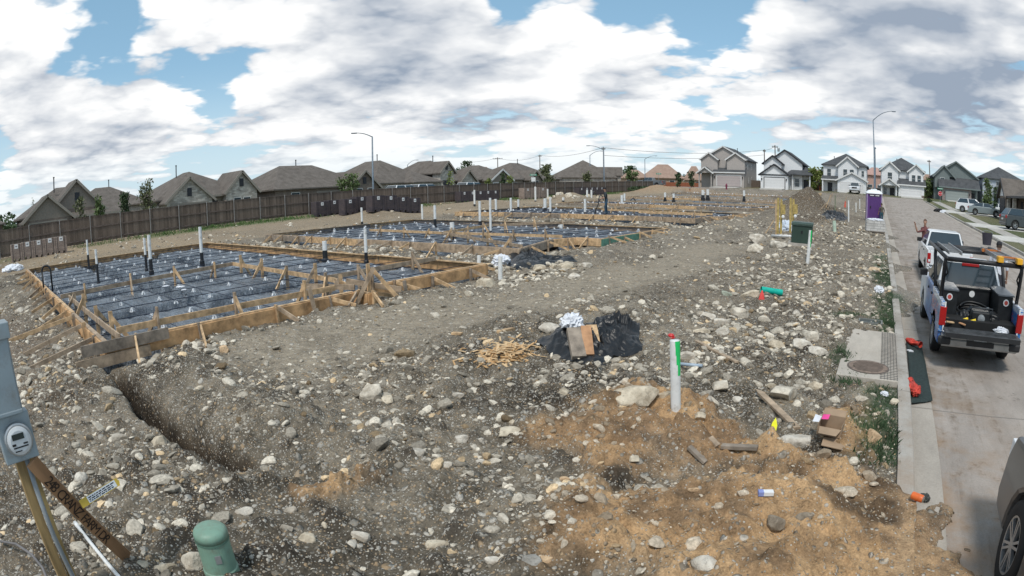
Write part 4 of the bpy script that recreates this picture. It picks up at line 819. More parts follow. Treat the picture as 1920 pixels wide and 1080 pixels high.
for i, (y0, y1, zs) in enumerate(SLAB):
    poly = OUT[i]; nth = NTH[i]; root = thing('slab_formwork', f'timber formwork of boards, stakes and braces around the {nth} slab' + (' nearest the camera' if i == 0 else ' from the camera'), 'formwork', (-10.2, y0, zs-.3), group='slab formworks')
    cx, cy = sum(p[0] for p in poly)/len(poly), sum(p[1] for p in poly)/len(poly)
    # sheet
    st = .07 if i == 0 else (.10 if i == 1 else .16); xs, yy = np.arange(SX1, SX0+.7, st), np.arange(y0-.5, y1+.15, st); X, Y = np.meshgrid(xs, yy, indexing='ij'); Z = sheet_z(X, Y, i); n, m = X.shape
    a, b_ = np.meshgrid(np.arange(n-1), np.arange(m-1), indexing='ij'); F = np.stack([a*m+b_, (a+1)*m+b_, (a+1)*m+b_+1, a*m+b_+1], 2).reshape(-1, 4)
    k = inside(X.ravel(), Y.ravel(), poly); F = F[k[F].all(1)]; used = np.unique(F); mp = np.full(n*m, -1); mp[used] = np.arange(len(used)); o = np_mesh('plastic_sheeting', np.stack([X.ravel(), Y.ravel(), Z.ravel()], 1)[used], mp[F], M_sheet, smooth=True)
    tag(o, f'black blue plastic sheeting spread inside the formwork of the {nth} slab' + (' nearest the camera' if i == 0 else ''), 'plastic sheeting', 'plastic sheeting in the slabs')
    # boards
    ne = len(poly); det = i < 3
    for e in range(ne):
        A, B = Vector((*poly[e], 0)), Vector((*poly[(e+1) % ne], 0)); d = B-A; L = d.length; dr = d.normalized(); nrm = Vector((dr.y, -dr.x, 0))
        if nrm.dot(Vector(((A.x+B.x)/2-cx, (A.y+B.y)/2-cy, 0))) < 0: nrm = -nrm
        nb = max(1, math.ceil(L/4.9)); gm_ = (i == 1 and e == 3)
        for j in range(nb):
            p, q = A+d*j/nb, A+d*(j+1)/nb; zz = random.uniform(-.012, .012); off = nrm*random.uniform(0, .012); mb = MB()
            mb.beam(p+off+Vector((0, 0, zs-.143+zz)), q+off+Vector((0, 0, zs-.143+zz)), .04, .286)
            m = M_green if (gm_ and j == 0) else (random.choice((M_wood, M_wood2, M_wood2, M_wood3)) if i else M_front); o = rel(mb, root).build('form_board', m, root, bevel=.004 if i == 0 else 0)
            if gm_ and j == 0: o['label'] = 'green treated form board'
            if i < 4:   # pale upper edge strip, the light line along the forms
                mb = MB(); mb.beam(p+off-nrm*.06+Vector((0, 0, zs+.012+zz)), q+off-nrm*.06+Vector((0, 0, zs+.012+zz)), .09, .03); rel(mb, root).build('top_rail', M_wood if random.random() < .7 else M_wood2, root)
        stp = (1.25 if i == 0 else 1.5 if i < 3 else 2.6); ns = max(1, int(L/stp))
        back = e in (ne-2,) or (e == ne-3 and i == 0)
        if back and i > 2: continue
        for j in range(ns):
            p = A+d*((j+.5+random.uniform(-.15, .15))/ns)+nrm*.045; tp_ = zs+random.uniform(-.02, .12); gz_ = min(Tz(p.x+nrm.x*.1, p.y+nrm.y*.1), zs-.12); mb = MB(); tl = Vector((random.uniform(-.04, .04), random.uniform(-.04, .04), 0))
            mb.beam(p+Vector((0, 0, gz_-.15)), p+tl+Vector((0, 0, tp_)), .038, .085, up=nrm); rel(mb, root).build('stake', random.choice((M_wood, M_wood2, M_wood3)), root)
            long_ = (i == 0 and e == ne-1); ln = random.uniform(1.2, 2.0) if (long_ and p.x > -15) else random.uniform(.5, .8); q = p+nrm*ln+dr*random.uniform(-.3, .3); mb = MB(); rz_ = Tz(q.x, q.y)
            mb.beam(p+Vector((0, 0, tp_-.06))+nrm*.05, Vector((q.x, q.y, rz_+.02)), .038, .08); rel(mb, root).build('brace', random.choice((M_wood, M_wood, M_wood2)), root)
    # inner rails with their own stakes
    rails = {0: [[(-16.7, 2.2, .50), (-17.8, 8.55, .50)], [(-17.8, 8.55, .50), (-11.75, 8.45, .46)], [(-11.75, 8.45, .46), (-10.4, 8.0, .46)], [(-10.45, 2.4, .52), (-10.55, 7.6, .50)], [(-12.0, 8.4, .50), (-12.2, 12.6, .50)], [(-10.2, 2.38, .45), (-16.6, 2.45, .46)], [(-11.5, 7.3, .5), (-10.2, 7.9, .5)], [(-17.2, 5.5, .47), (-29.5, 5.7, .47)] if False else [(-10.5, 7.9, .62), (-9.4, 8.6, .42)]],
             1: [[(-11.6, 16.3, .55), (-18.5, 19.6, .55)], [(-18.5, 19.6, .55), (-12.5, 20.4, .55)], [(-18.5, 19.6, .55), (-24, 19.8, .55)], [(-18.5, 19.6, .55), (-19.2, 24.0, .6)], [(-19.2, 24, .6), (-16.5, 28.3, .6)]],
             2: [[(-11.2, 37.5, .9), (-20, 38.2, .9)], [(-20, 38.2, .9), (-20.5, 43.3, .9)], [(-11.2, 36, .9), (-16, 36, .9)]],
             3: [[(-11, 52, 1.15), (-29, 52.3, 1.15)], [(-18, 48, 1.15), (-18, 52, 1.15)]], 4: [[(-11, 67, 1.45), (-28, 67.4, 1.45)]], 5: [[(-11, 83, 1.75), (-28, 83.4, 1.75)]]}[i]
    for (ax, ay, az), (bx, by, bz) in rails:
        A, B = Vector((ax, ay, az)), Vector((bx, by, bz)); mb = MB(); mb.beam(A, B, .04, .12); rel(mb, root).build('inner_rail', random.choice((M_wood, M_wood2)), root); L = (B-A).length; ns = max(1, round(L/1.7)); dr = (B-A).normalized(); nr = Vector((dr.y, -dr.x, 0))
        if i > 3: ns = max(1, ns//2)
        for j in range(ns):
            p = A.lerp(B, (j+.5)/ns)+nr*.05; h = random.uniform(.15, .35); mb = MB(); mb.beam((p.x, p.y, az-.6), (p.x, p.y, az+h), .04, .085, up=nr); rel(mb, root).build('stake', random.choice((M_wood, M_wood2)), root)
            mb = MB(); q = p+nr*random.choice((-1, 1))*.45+dr*random.uniform(-.2, .2); mb.beam((p.x, p.y, az+h*.7), (q.x, q.y, az-.42), .038, .08); rel(mb, root).build('brace', random.choice((M_wood, M_wood2)), root)
    if i == 0:
        for bA, bB, m in [((-9.98, 1.55, .38), (-9.96, 3.3, .40), M_wood3), ((-9.97, 1.4, .14), (-9.98, 2.9, .17), M_wood2), ((-9.75, 7.95, -.1), (-9.75, 7.95, 1.05), M_wood), ((-9.70, 8.0, .95), (-9.2, 8.5, .1), M_wood), ((-9.8, 7.6, .2), (-9.55, 7.95, .98), M_wood2), ((-9.9, 6.6, .1), (-9.95, 6.5, .75), M_wood2), ((-9.85, 9.2, -.1), (-9.9, 9.15, .5), M_wood3)]:
            mb = MB(); mb.beam(bA, bB, .04, .2 if bA[1] < 3 else .085); rel(mb, root).build('form_board' if bA[1] < 3 else 'stake', m, root)
    # cables on chairs
    for along in ('x', 'y'):
        if i > 3: continue
        pos = np.arange(y0+.55, y1-.3, 1.12) if along == 'x' else np.arange(SX1+.6, SX0-.3, 1.28)
        if i == 3: pos = pos[::2]
        proto = None
        for p in pos:
            t = np.linspace(0, 1, 60 if i < 2 else 24); x = SX1+.1+(SX0-SX1-.3)*t if along == 'x' else np.full(t.shape, p+.0); y = np.full(t.shape, p) if along == 'x' else y0+.1+(y1-y0-.2)*t
            x = x+.03*np.sin(y*.9+p*3); y = y+.03*np.sin(x*.7+p*2); k = inside(x, y, poly); x, y = x[k], y[k]
            if len(x) < 3: continue
            z = np.maximum(sheet_z(x, y, i)+.012, zs-.075)+.008*np.sin(x*2.4+y*2.4); mb = MB(); mb.tube(np.stack([x, y, z], 1).tolist(), (.010, .012, .016, .02)[i], 5, cap=False); o = mb.build('tendon_cable', M_cable, smooth=True, fix=False)
            tag(o, f'dark blue cable stretched {"from front to back" if along == "x" else "from side to side"} over the plastic of the {nth} slab', 'cable', f'cables running {"front to back" if along == "x" else "side to side"} in the {nth} slab')
    cps = [(x, y) for y in np.arange(y0+.55, y1-.3, 1.12) for x in np.arange(SX1+.6, SX0-.3, 1.28)]; random.shuffle(cps); cps = [(x+random.uniform(-.3, .3)*(random.random() < .5), y+random.uniform(-.08, .08)) for x, y in cps]
    cps = [c for c in cps if inside(np.array([c[0]]), np.array([c[1]]), poly)[0]]; zc = sheet_z(np.array([c[0] for c in cps]), np.array([c[1] for c in cps]), i)
    for k, ((x, y), z) in enumerate(zip(cps, zc)):
        if z < zs-.34: z = zs-.19
        if k < budget[i]:
            o = bpy.data.objects.new('rebar_chair', chair_me); C.objects.link(o); o.location = (x, y, z+.0); o.scale = (.85,)*3; o.rotation_euler = (0, 0, random.uniform(0, PI)); tag(o, f'small white plastic chair holding a cable on the sheeting of the {nth} slab', 'rebar chair', f'white cable chairs on the {nth} slab')
        else: far_chairs.append((x, y, z))
CV = np.array([v.co[:] for v in chair_me.vertices]); mb = MB(); fs = [tuple(p.vertices) for p in chair_me.polygons]
for x, y, z in far_chairs: mb.add([(v[0]*1.2+x, v[1]*1.2+y, v[2]*1.2+z) for v in CV], fs)
tag(mb.build('rebar_chairs', MATS['white_chair_plastic'], fix=False), 'white plastic cable chairs dotted over the farther slabs', None, kind='stuff')
# pipes: foot pixel, slab, top y, y where the white part starts, y of the foot, radius
def onslab(px, py, i): v = ray(px, py); t = (SLAB[i][2]-.16-CAMZ)/v[2]; return Vector((0, 0, CAMZ))+Vector(v)*t
def riser(px, ptop, pw, pb, i, r, label, group=None, lean=0):
    p = onslab(px, pb, i); hd = math.hypot(p.x, p.y)
    def zat(py): v = ray(px+lean, py); return CAMZ+v[2]*hd/math.hypot(v[0], v[1])
    o = thing('stub_pipe', label, 'pipe', (p.x, p.y, p.z), group=group); zw, zt = zat(pw)-p.z, zat(ptop)-p.z; mb = MB(); mb.tube([(0, 0, zw), (0, 0, zt)], r, 12, cap=False); mb.lathe([(r*.99, zt-.02), (r, zt), (r*.8, zt), (r*.78, zt-.12), (0, zt-.12)], 12); mb.build('white_pipe', M_pvc, o, smooth=False)
    if pb-pw > 1: mb = MB(); mb.lathe([(r*1.6, -.25), (r*1.5, .03), (r*1.12, .06), (r*1.08, zw+.01), (r*.9, zw+.02)], 12); mb.build('black_sleeve', M_blackpvc, o)
for a in [(167, 449, 478, 502, 0, .05, 'thin white pipe with a black sleeve, leftmost on the first slab'), (185, 467, 495, 531, 0, .045, 'white pipe with a tall black sleeve in front of the leftmost pipe'), (275, 446, 478, 506, 0, .05, 'thinner pipe of the close pair on the first slab'), (284, 440, 486, 509, 0, .07, 'tall thick pipe of the close pair on the first slab'),
          (379, 425, 474, 491, 0, .07, 'tall white pipe standing alone at the back corner of the first slab'), (610, 452, 470, 487, 0, .085, 'stout white pipe with black sleeve at the far side of the first slab'), (687, 430, 474, 491, 0, .055, 'slender white pipe with black sleeve at the far side of the first slab'),
          (679, 389, 416, 424, 1, .07, 'white pipe at the back left corner of the second slab'), (792, 383, 412, 413, 1, .07, 'white pipe left one of the two at the far side of the second slab'), (816, 385, 411, 425, 1, .08, 'thick pipe right one of the two at the far side of the second slab'), (848, 417, 431, 443, 1, .11, 'stout short pipe near the front of the second slab'),
          (900, 377, 415, 420, 1, .08, 'tall white pipe at the middle of the second slab'), (920, 371, 433, 436, 1, .06, 'slim tall pipe crossing the boards of the second slab'),
          (890, 356, 383, 392, 2, .09, 'tall white pipe at the back of the third slab near the fence'), (930, 373, 394, 397, 2, .09, 'second pipe from the back left of the third slab'), (958, 371, 396, 399, 2, .09, 'third pipe from the back left of the third slab'), (972, 374, 388, 394, 2, .09, 'short pipe on a black box foot in the third slab'),
          (1022, 372, 390, 395, 2, .13, 'thick short pipe in the middle of the third slab'), (1032, 370, 397, 401, 2, .08, 'slim pipe beside the thick short pipe of the third slab'), (1097, 373, 398, 401, 2, .09, 'greenish white pipe left of the standing man'), (1166, 366, 385, 388, 2, .13, 'thick pipe of the close pair on the right of the third slab'), (1171, 363, 384, 387, 2, .10, 'taller pipe of the close pair on the right of the third slab'),
          (1004, 350, 376, 380, 3, .10, 'tall white pipe on the fourth slab before the brick pallet'), (1027, 354, 372, 376, 3, .10, 'white pipe on the fourth slab right of the brick pallet'), (1056, 370, 376, 380, 3, .13, 'short stub pipe on the fourth slab'), (1101, 356, 373, 378, 3, .11, 'white pipe left of the pair behind the standing man'), (1109, 356, 372, 377, 3, .11, 'white pipe right of the pair behind the standing man'),
          (1247, 361, 370, 374, 4, .12, 'white pipe on the fifth slab left one'), (1263, 363, 371, 376, 4, .12, 'white pipe on the fifth slab right one'), (1318, 356, 366, 371, 5, .13, 'tall white pipe on the farthest slab left one'), (1327, 355, 366, 371, 5, .13, 'tall white pipe on the farthest slab right one'), (1395, 357, 368, 373, 5, .1, 'white pipe at the front of the farthest slab')]: riser(*a)
def loop(px0, px1, ptop, pb, i, r, label):
    a, b_ = onslab(px0, pb, i), onslab(px1, pb-2, i); v = ray((px0+px1)/2, ptop); hd = math.hypot(a.x, a.y); zt = CAMZ+v[2]*hd/math.hypot(v[0], v[1]); o = thing('conduit_loop', label, 'conduit', tuple(a)); mb = MB(); R_ = (b_-a).length/2; c = (a+b_)/2-a; d = (b_-a)/2; h = zt-a.z-R_
    mb.tube([(0, 0, 0), (0, 0, h)]+[tuple(c-d*math.cos(t)+Vector((0, 0, h+R_*math.sin(t)))) for t in np.linspace(0, PI, 12)]+[tuple(2*d+Vector((0, 0, h))), tuple(2*d)], r, 8); mb.build('tube', M_blackpvc, o, smooth=True); mb = MB(); mb.lathe([(r*2, -.1), (r*1.8, .06), (r, .07)], 10); mb.build('foot', M_blackpvc, o)
loop(83, 99, 497, 548, 0, .035, 'black flexible conduit arch at the left end of the first slab'); loop(1120, 1133, 366, 387, 2, .05, 'black conduit arch beside the standing man'); loop(1178, 1195, 372, 388, 2, .05, 'black conduit arch right of the thick pipes on the third slab'); loop(1106, 1121, 359, 376, 3, .05, 'black conduit arch behind the standing man')
for px, py, s in ((318, 597, .12), (345, 600, .14), (262, 597, .07), (352, 608, .09)): p = onslab(px, py, 0); rag('plastic_scrap', px, py, s, M_cloth, 'white scrap of plastic lying on the front of the first slab sheeting', 'plastic scrap', .12, px); C.objects[-1]
for o in [o for o in C.objects if o.name.startswith('plastic_scrap') and 'first slab sheeting' in o.get('label', '')]: o.location.z = SLAB[0][2]-.06; o['group'] = 'scraps on the first slab'
# ------------------------------------------------------------------ long board fence
def f_fence(n, b, co):
    P = n.new('ShaderNodeNewGeometry').outputs['Position']; y = n.xyz(P)[1]
    bd = n.noise(n.comb(0, n.math('FLOOR', n.math('DIVIDE', y, .14)), 0), 3.7, 0); g = n.noise(n.vm('MULTIPLY', P, (8, 8, .6)), 3, 4, .6)
    c = n.mix(n.map(bd, .3, .7), (.092, .071, .058), (.19, .15, .122)); n.put(b.inputs['Base Color'], n.vm('SCALE', c, n.map(g, .3, .7, .75, 1.25))); b.inputs['Roughness'].default_value = .9; b.inputs['Specular IOR Level'].default_value = .2
M_fence = custom('stained_fence_boards', f_fence); M_rail = mat('fence_rail', (.14, .11, .095), .9, var=.2)
FX = -42.13; FB = lambda y: .475+.0135*y
fence = thing('board_fence', 'long dark brown board fence with steel posts running behind the rear yards', 'fence', (FX, -16, FB(-16)))
bay = 2.44; n_b = 48; ang = math.atan(.0135); variants = []
for v in range(4):
    mb = MB()
    for k in range(17):
        j = random.uniform(-.012, .012); w_ = .139; y = k*.1435; mb.box(-.010+random.uniform(-.004, .004), .012, y, y+w_, .03+random.uniform(0, .03), 1.80+j)
    variants.append(mb.build('panel', M_fence)); bpy.data.objects[variants[-1].name]
mb = MB(); mb.box(-.03, .05, 0, bay, 1.802, 1.84); mb.box(.013, .055, 0, bay, 1.05, 1.14); mb.box(.013, .055, 0, bay, .22, .31); rails = mb.build('rail', M_rail)
mb = MB(); mb.lathe([(.035, -.3), (.035, 1.86), (.03, 1.885), (0, 1.89)], 10); post = mb.build('post', mat('fence_post_steel', (.30, .29, .28), .5, .4), smooth=False)
for k in range(n_b):
    y = k*bay; z = .0135*y
    for src, dx in ((variants[k % 4], 0), (rails, 0), (post, .09)):
        o = bpy.data.objects.new(src.name.split('.')[0], src.data); C.objects.link(o); o.parent = fence; o.location = (dx, y, z); o.rotation_euler = (ang if src is not post else 0, 0, 0)
for s in variants+[rails, post]: bpy.data.objects.remove(s)
# return of the fence at its far end, and the reddish fence across the far street
def fence_run(A, B, name, label, m, h=1.85, cat='fence'):
    A, B = Vector(A), Vector(B); L = (B-A).length; o = thing(name, label, cat, tuple(A), math.atan2((B-A).y, (B-A).x)); n = max(1, round(L/2.44)); s = L/n; dz_ = (B.z-A.z)/n
    for k in range(n):
        mb = MB(); q = 12
        for j in range(q): mb.box(k*s+j*s/q, k*s+(j+1)*s/q-.006, -.012, .012, k*dz_, h+k*dz_+random.uniform(-.02, .02))
        mb.build('panel', m, o); mb = MB(); mb.box(k*s-.04, k*s+.04, .013, .06, k*dz_-.1, h+.04+k*dz_); mb.build('post', m, o)
    return o
M_redf = mat('reddish_cedar', (.34, .115, .06), .85, var=.2)
yf = -16+n_b*bay
fence_run((FX+.1, yf, FB(yf)), (FX-9, yf+.4, FB(yf)), 'board_fence', 'short brown fence turning the corner at the far end of the long fence', M_fence)
# ------------------------------------------------------------------ brick cubes by the fence
def f_brick(cA, cB, mort, sc=1):
    def f(n, b, co):
        br = n.new('ShaderNodeTexBrick'); n.put(br.inputs['Vector'], n.vm('ADD', n.comb(n.math('ADD', n.xyz(co)[0], n.xyz(co)[1]), n.xyz(co)[2], 0), (0, 0, 0))); n.put(br.inputs['Color1'], cA); n.put(br.inputs['Color2'], cB); n.put(br.inputs['Mortar'], mort)
        br.inputs['Scale'].default_value = 1; br.inputs['Brick Width'].default_value = .21*sc; br.inputs['Row Height'].default_value = .075*sc; br.inputs['Mortar Size'].default_value = .008*sc; br.inputs['Bias'].default_value = 0
        n.put(b.inputs['Base Color'], n.vm('SCALE', br.outputs[0], n.map(n.noise(co, 2.2, 4, .6), .3, .7, .75, 1.2))); b.inputs['Roughness'].default_value = .9
    return f
M_bpink = custom('pinkish_bricks', f_brick((.25, .19, .16), (.33, .26, .22), (.16, .13, .11))); M_bdark = custom('dark_wrapped_bricks', f_brick((.055, .045, .055), (.085, .065, .065), (.04, .035, .04)))
M_wrap = mat('clear_wrap', (.10, .09, .11), .25, var=.3, vs=4)
def cubes(px, py, n, m, labels, w_=1.0, h=1.0, gap=.02, rz=0, lab_px=None, group='wrapped brick cubes along the fence', face=None):
    p = G(px, py)
    if face: p = Vector((face, face*ray(px, py)[1]/ray(px, py)[0], 0))
    rz = PI/2+rz
    for k in range(n):
        y = p.y+k*(w_+gap); x = p.x; o = thing('brick_cube', labels[k], 'brick stack', (x, y, Tz(x, y)-.02), 0, group); o.rotation_euler = (0, 0, rz)
        mb = MB(); hw = w_/2; holes = [-.3*w_, .12*w_]; xs_ = [-hw]+[q for c in holes for q in (c, c+.14*w_)]+[hw]
        for a, b_ in zip(xs_[::2], xs_[1::2]): mb.box(a, b_, -.4, .4, 0, .16)
        mb.box(-hw, hw, -.4, .4, .161, h); mb.build('bricks', m, o, bevel=.01)
        
        for sx in (-.72, .55): mb = MB(); mb.box(hw*sx, hw*sx+.03, -.408, .408, .0, h+.006); mb.build('strap', M_black, o)
        mb = MB(); mb.box(-.13, .13, -.412, -.405, h*.74, h*.74+.26); mb.build('paper_label', M_white, o)
        mb = MB(); mb.box(-.07, .07, -.4145, -.4125, h*.74+.09, h*.74+.17); mb.build('print', mat('grey_print', (.2, .2, .22), .6), o)
N5 = ['leftmost', 'second', 'third', 'fourth', 'rightmost']
cubes(32, 489, 5, M_bpink, [f'pinkish brick cube with white label in the left row, {a}' for a in N5], w_=.80, h=1.05)
cubes(600, 406, 4, M_bdark, [f'dark wrapped brick cube, {a} in the dark group by the fence' for a in ('first from the left', 'second from the left', 'third from the left', 'fourth from the left')], w_=1.25, h=1.25)
cubes(652, 402.5, 3, M_bdark, [f'dark wrapped brick cube in the middle of the dark group, {a}' for a in ('left one', 'centre one', 'right one')], w_=1.2, h=1.25)
cubes(704, 396, 4, M_bdark, [f'dark wrapped brick cube at the right of the dark group, {a}' for a in ('first', 'second', 'third', 'last')], w_=1.3, h=1.25)
cubes(866, 382, 5, M_bdark, [f'brown brick cube by the fence behind the tall white pipe, {a}' for a in N5], w_=1.3, h=1.2, face=-40.6)
cubes(985, 370, 3, M_bpink, [f'pale pinkish brick cube before the far fence, {a} of three' for a in ('left', 'middle', 'right')], w_=1.6, h=1.35, face=-40.0)
cubes(1086, 360, 5, M_bdark, [f'dark brick cube at the far end of the fence, {a}' for a in N5], w_=1.5, h=1.1, face=-40.4)
# ------------------------------------------------------------------ houses
def f_shingle(c0, c1):
    def f(n, b, co):
        P = n.new('ShaderNodeNewGeometry').outputs['Position']; z = n.xyz(P)[2]
        r = n.noise(n.vm('MULTIPLY', P, (1, 1, .2)), 1.3, 5, .65); row = n.math('FRACT', n.math('MULTIPLY', z, 7)); d = n.noise(P, 7, 3, .7)
        c = n.mix(n.map(n.math('ADD', n.math('MULTIPLY', r, .6), n.math('MULTIPLY', d, .4)), .36, .62), c0, c1); n.put(b.inputs['Base Color'], n.vm('SCALE', c, n.map(row, 0, .3, .8, 1.03))); b.inputs['Roughness'].default_value = .95; b.inputs['Specular IOR Level'].default_value = .15
    return f
M_sh = custom('brown_grey_shingles', f_shingle((.095, .082, .072), (.165, .146, .130))); M_shd = custom('charcoal_shingles', f_shingle((.055, .058, .062), (.10, .104, .11))); M_sht = custom('tan_shingles', f_shingle((.26, .18, .14), (.36, .26, .21)))
M_stone = custom('pale_stone_veneer', f_brick((.30, .265, .23), (.58, .54, .48), (.40, .37, .33), 2.2)); M_brown = custom('brown_brick_wall', f_brick((.16, .122, .098), (.22, .175, .145), (.18, .15, .13), 1.3)); M_taupe = mat('taupe_siding', (.26, .22, .185), .85, var=.08)
M_tanw = mat('tan_wall', (.42, .30, .22), .85, var=.08); M_greige = mat('greige_siding', (.40, .365, .34), .8, var=.05); M_whs = mat('white_siding', (.72, .73, .74), .75, var=.05); M_slate = mat('slate_siding', (.17, .20, .20), .8, var=.06); M_pblue = mat('pale_blue_siding', (.42, .46, .53), .8, var=.05)
M_garage = mat('garage_taupe', (.26, .235, .21), .7, var=.04); M_gw = mat('garage_white', (.66, .66, .66), .6, var=.03); M_darkd = mat('dark_door', (.03, .032, .04), .5); M_trimk = mat('black_trim', (.02, .022, .028), .6); M_trimw = mat('white_trim', (.66, .66, .65), .6, var=.04); M_trimt = mat('taupe_trim', (.28, .25, .215), .7, var=.04)
def roof_gable(mb, x0, x1, y0, y1, ze, h, ov=.35, along='y', mi=0, th=.16):
    """two slopes; ridge along y (gable faces the front) or along x"""
    if along == 'y':
        xm = (x0+x1)/2; sl = h/((x1-x0)/2); zo = ze-ov*sl
        for s, xa in ((-1, x0-ov), (1, x1+ov)): mb.add([(xa, y0-ov, zo), (xm, y0-ov, ze+h), (xm, y1, ze+h), (xa, y1, zo), (xa, y0-ov, zo+th), (xm, y0-ov, ze+h+th), (xm, y1, ze+h+th), (xa, y1, zo+th)], [(0,1,2,3),(4,5,6,7),(0,1,5,4),(2,3,7,6),(3,0,4,7)], mi)
    else:
        ym = (y0+y1)/2; sl = h/((y1-y0)/2); zo = ze-ov*sl
        for ya in (y0-ov, y1+ov): mb.add([(x0-ov, ya, zo), (x1+ov, ya, zo), (x1+ov, ym, ze+h), (x0-ov, ym, ze+h), (x0-ov, ya, zo+th), (x1+ov, ya, zo+th), (x1+ov, ym, ze+h+th), (x0-ov, ym, ze+h+th)], [(0,1,2,3),(4,5,6,7),(0,1,5,4),(1,2,6,5),(3,0,4,7)], mi)
def roof_hip(mb, x0, x1, y0, y1, ze, h, ov=.45, mi=0, ridge=None, th=.16):
    x0 -= ov; x1 += ov; y0 -= ov; y1 += ov; w_, d = x1-x0, y1-y0
    if ridge is None: ridge = max(w_, d)-min(w_, d)
    if w_ >= d: a, b_ = ((x0+x1)/2-ridge/2, (y0+y1)/2), ((x0+x1)/2+ridge/2, (y0+y1)/2); fs = [(0,1,9,8),(1,2,9),(2,3,8,9),(3,0,8)]
    else: a, b_ = ((x0+x1)/2, (y0+y1)/2-ridge/2), ((x0+x1)/2, (y0+y1)/2+ridge/2); fs = [(0,1,8),(1,2,9,8),(2,3,9),(3,0,8,9)]
    vs = [(x0,y0,ze+th),(x1,y0,ze+th),(x1,y1,ze+th),(x0,y1,ze+th),(x0,y0,ze),(x1,y0,ze),(x1,y1,ze),(x0,y1,ze),(*a,ze+h),(*b_,ze+h)]
    mb.add(vs, fs+[(7,6,5,4),(0,4,5,1),(1,5,6,2),(2,6,7,3),(3,7,4,0)], mi)
def gable_wall(mb, x0, x1, y, ze, h, mi=0, t=.1): mb.prism([(x0, ze), (x1, ze), ((x0+x1)/2, ze+h)], y, y+t, 'y', mi)
class House:
    def __init__(s, name, label, loc, rz, mw, mr, mt, group=None, cat='house'):
        s.r = thing(name, label, cat, loc, rz, group); s.mw, s.mr, s.mt = mw, mr, mt; s.w, s.rf = {}, MB()
    def W(s, m=None): return s.w.setdefault((m or s.mw).name, MB())
    def vol(s, x0, x1, y0, y1, z0, z1, m=None): s.W(m).box(x0, x1, y0, y1, z0, z1); return s
    def hip(s, x0, x1, y0, y1, z, h, **k): roof_hip(s.rf, x0, x1, y0, y1, z, h, **k); return s
    def gable(s, x0, x1, y0, y1, z, h, m=None, ov=.35, front=True, trim=True):
        roof_gable(s.rf, x0, x1, y0, y1, z, h, ov)
        gable_wall(s.W(m), x0, x1, y0+.004, z-.02, h)
        if trim:
            xm = (x0+x1)/2; sl = h/((x1-x0)/2); t = MB()
            for xa in (x0-ov, x1+ov): t.beam((xa, y0-ov-.025, z-ov*sl+.06), (xm, y0-ov-.025, z+h+.06), .05, .26)
            t.build('trim', s.mt, s.r)
        return s
    def shed(s, x0, x1, y0, y1, z0, z1, th=.15): s.rf.add([(x0,y0,z0),(x1,y0,z0),(x1,y1,z1),(x0,y1,z1),(x0,y0,z0+th),(x1,y0,z0+th),(x1,y1,z1+th),(x0,y1,z1+th)], [(0,1,2,3),(4,5,6,7),(0,1,5,4),(1,2,6,5),(2,3,7,6),(3,0,4,7)]); t = MB(); t.box(x0, x1, y0-.03, y0-.002, z0-.05, z0+th+.02); t.build('trim', s.mt, s.r); return s
    def post(s, *b, m=None): t = MB(); t.box(*b); t.build('porch_post', m or s.mw, s.r); return s
    def window(s, x, y, z, w_, h, frame=None, axis='y', sgn=-1):
        f = MB(); t = .06; yy = (y-.05, y+.02)
        def bx(mb, a, b_, c, d, e, g):
            if axis == 'y': mb.box(a, b_, c, d, e, g)
            else: mb.box(c, d, a, b_, e, g)
        lo, hi = (y-.05, y+.02) if sgn < 0 else (y-.02, y+.05)
        bx(f, x-w_/2-t, x+w_/2+t, lo, hi, z-t, z); bx(f, x-w_/2-t, x+w_/2+t, lo, hi, z+h, z+h+t); bx(f, x-w_/2-t, x-w_/2, lo, hi, z, z+h); bx(f, x+w_/2, x+w_/2+t, lo, hi, z, z+h); bx(f, x-w_/2, x+w_/2, lo+.01, hi-.01, z+h/2-.025, z+h/2+.025)
        o = f.build('window', frame or M_trimw, s.r); p = MB(); m_ = (lo+hi)/2; bx(p, x-w_/2, x+w_/2, m_-.012, m_+.012, z, z+h/2-.026); bx(p, x-w_/2, x+w_/2, m_-.012, m_+.012, z+h/2+.026, z+h); p.build('pane', M_glass, o); return s
    def garage(s, x0, x1, y, z, h, m=None, fr=None):
        d = MB(); n = 4
        for i in range(n):
            za, zb = z+h*i/n, z+h*(i+1)/n-.02; d.box(x0, x1, y-.06, y-.03, za, zb)
            for j in range(8): a = x0+(x1-x0)*(j+.12)/8; d.box(a, a+(x1-x0)/8*.76, y-.075, y-.061, za+.09, zb-.09)
        o = d.build('garage_door', m or M_garage, s.r); f = MB(); f.box(x0-.14, x0-.005, y-.08, y+.0, z, z+h+.14); f.box(x1+.005, x1+.14, y-.08, y+.0, z, z+h+.14); f.box(x0-.004, x1+.004, y-.08, y, z+h+.005, z+h+.14); f.build('garage_frame', fr or s.mt, s.r); return s
    def door(s, x, y, z, w_=.95, h=2.1, m=None):
        d = MB(); d.box(x-w_/2, x+w_/2, y-.05, y+.01, z, z+h); o = d.build('door', m or M_darkd, s.r, bevel=.01); k = MB(); k.box(x+w_*.33, x+w_*.42, y-.09, y-.052, z+.95, z+1.1); k.build('handle', M_steel, o); return s
    def lights(s, xs, y, z):
        for x in xs:
            k = MB(); k.box(x-.09, x+.09, y-.2, y-.02, z, z+.34); k.prism([(-.12, .34), (.12, .34), (0, .45)], y-.22, y-.02, 'y', X=Matrix.Translation((x, 0, z))); k.build('wall_lamp', M_trimk, s.r)
        return s
    def vent(s, x, y, z, h=.7, r=.07): k = MB(); k.lathe([(r, -.6), (r, h), (r*1.6, h), (r*1.6, h+.1), (0, h+.12)], 8, X=Matrix.Translation((x, y, z))); k.build('roof_vent', M_trimk, s.r); return s
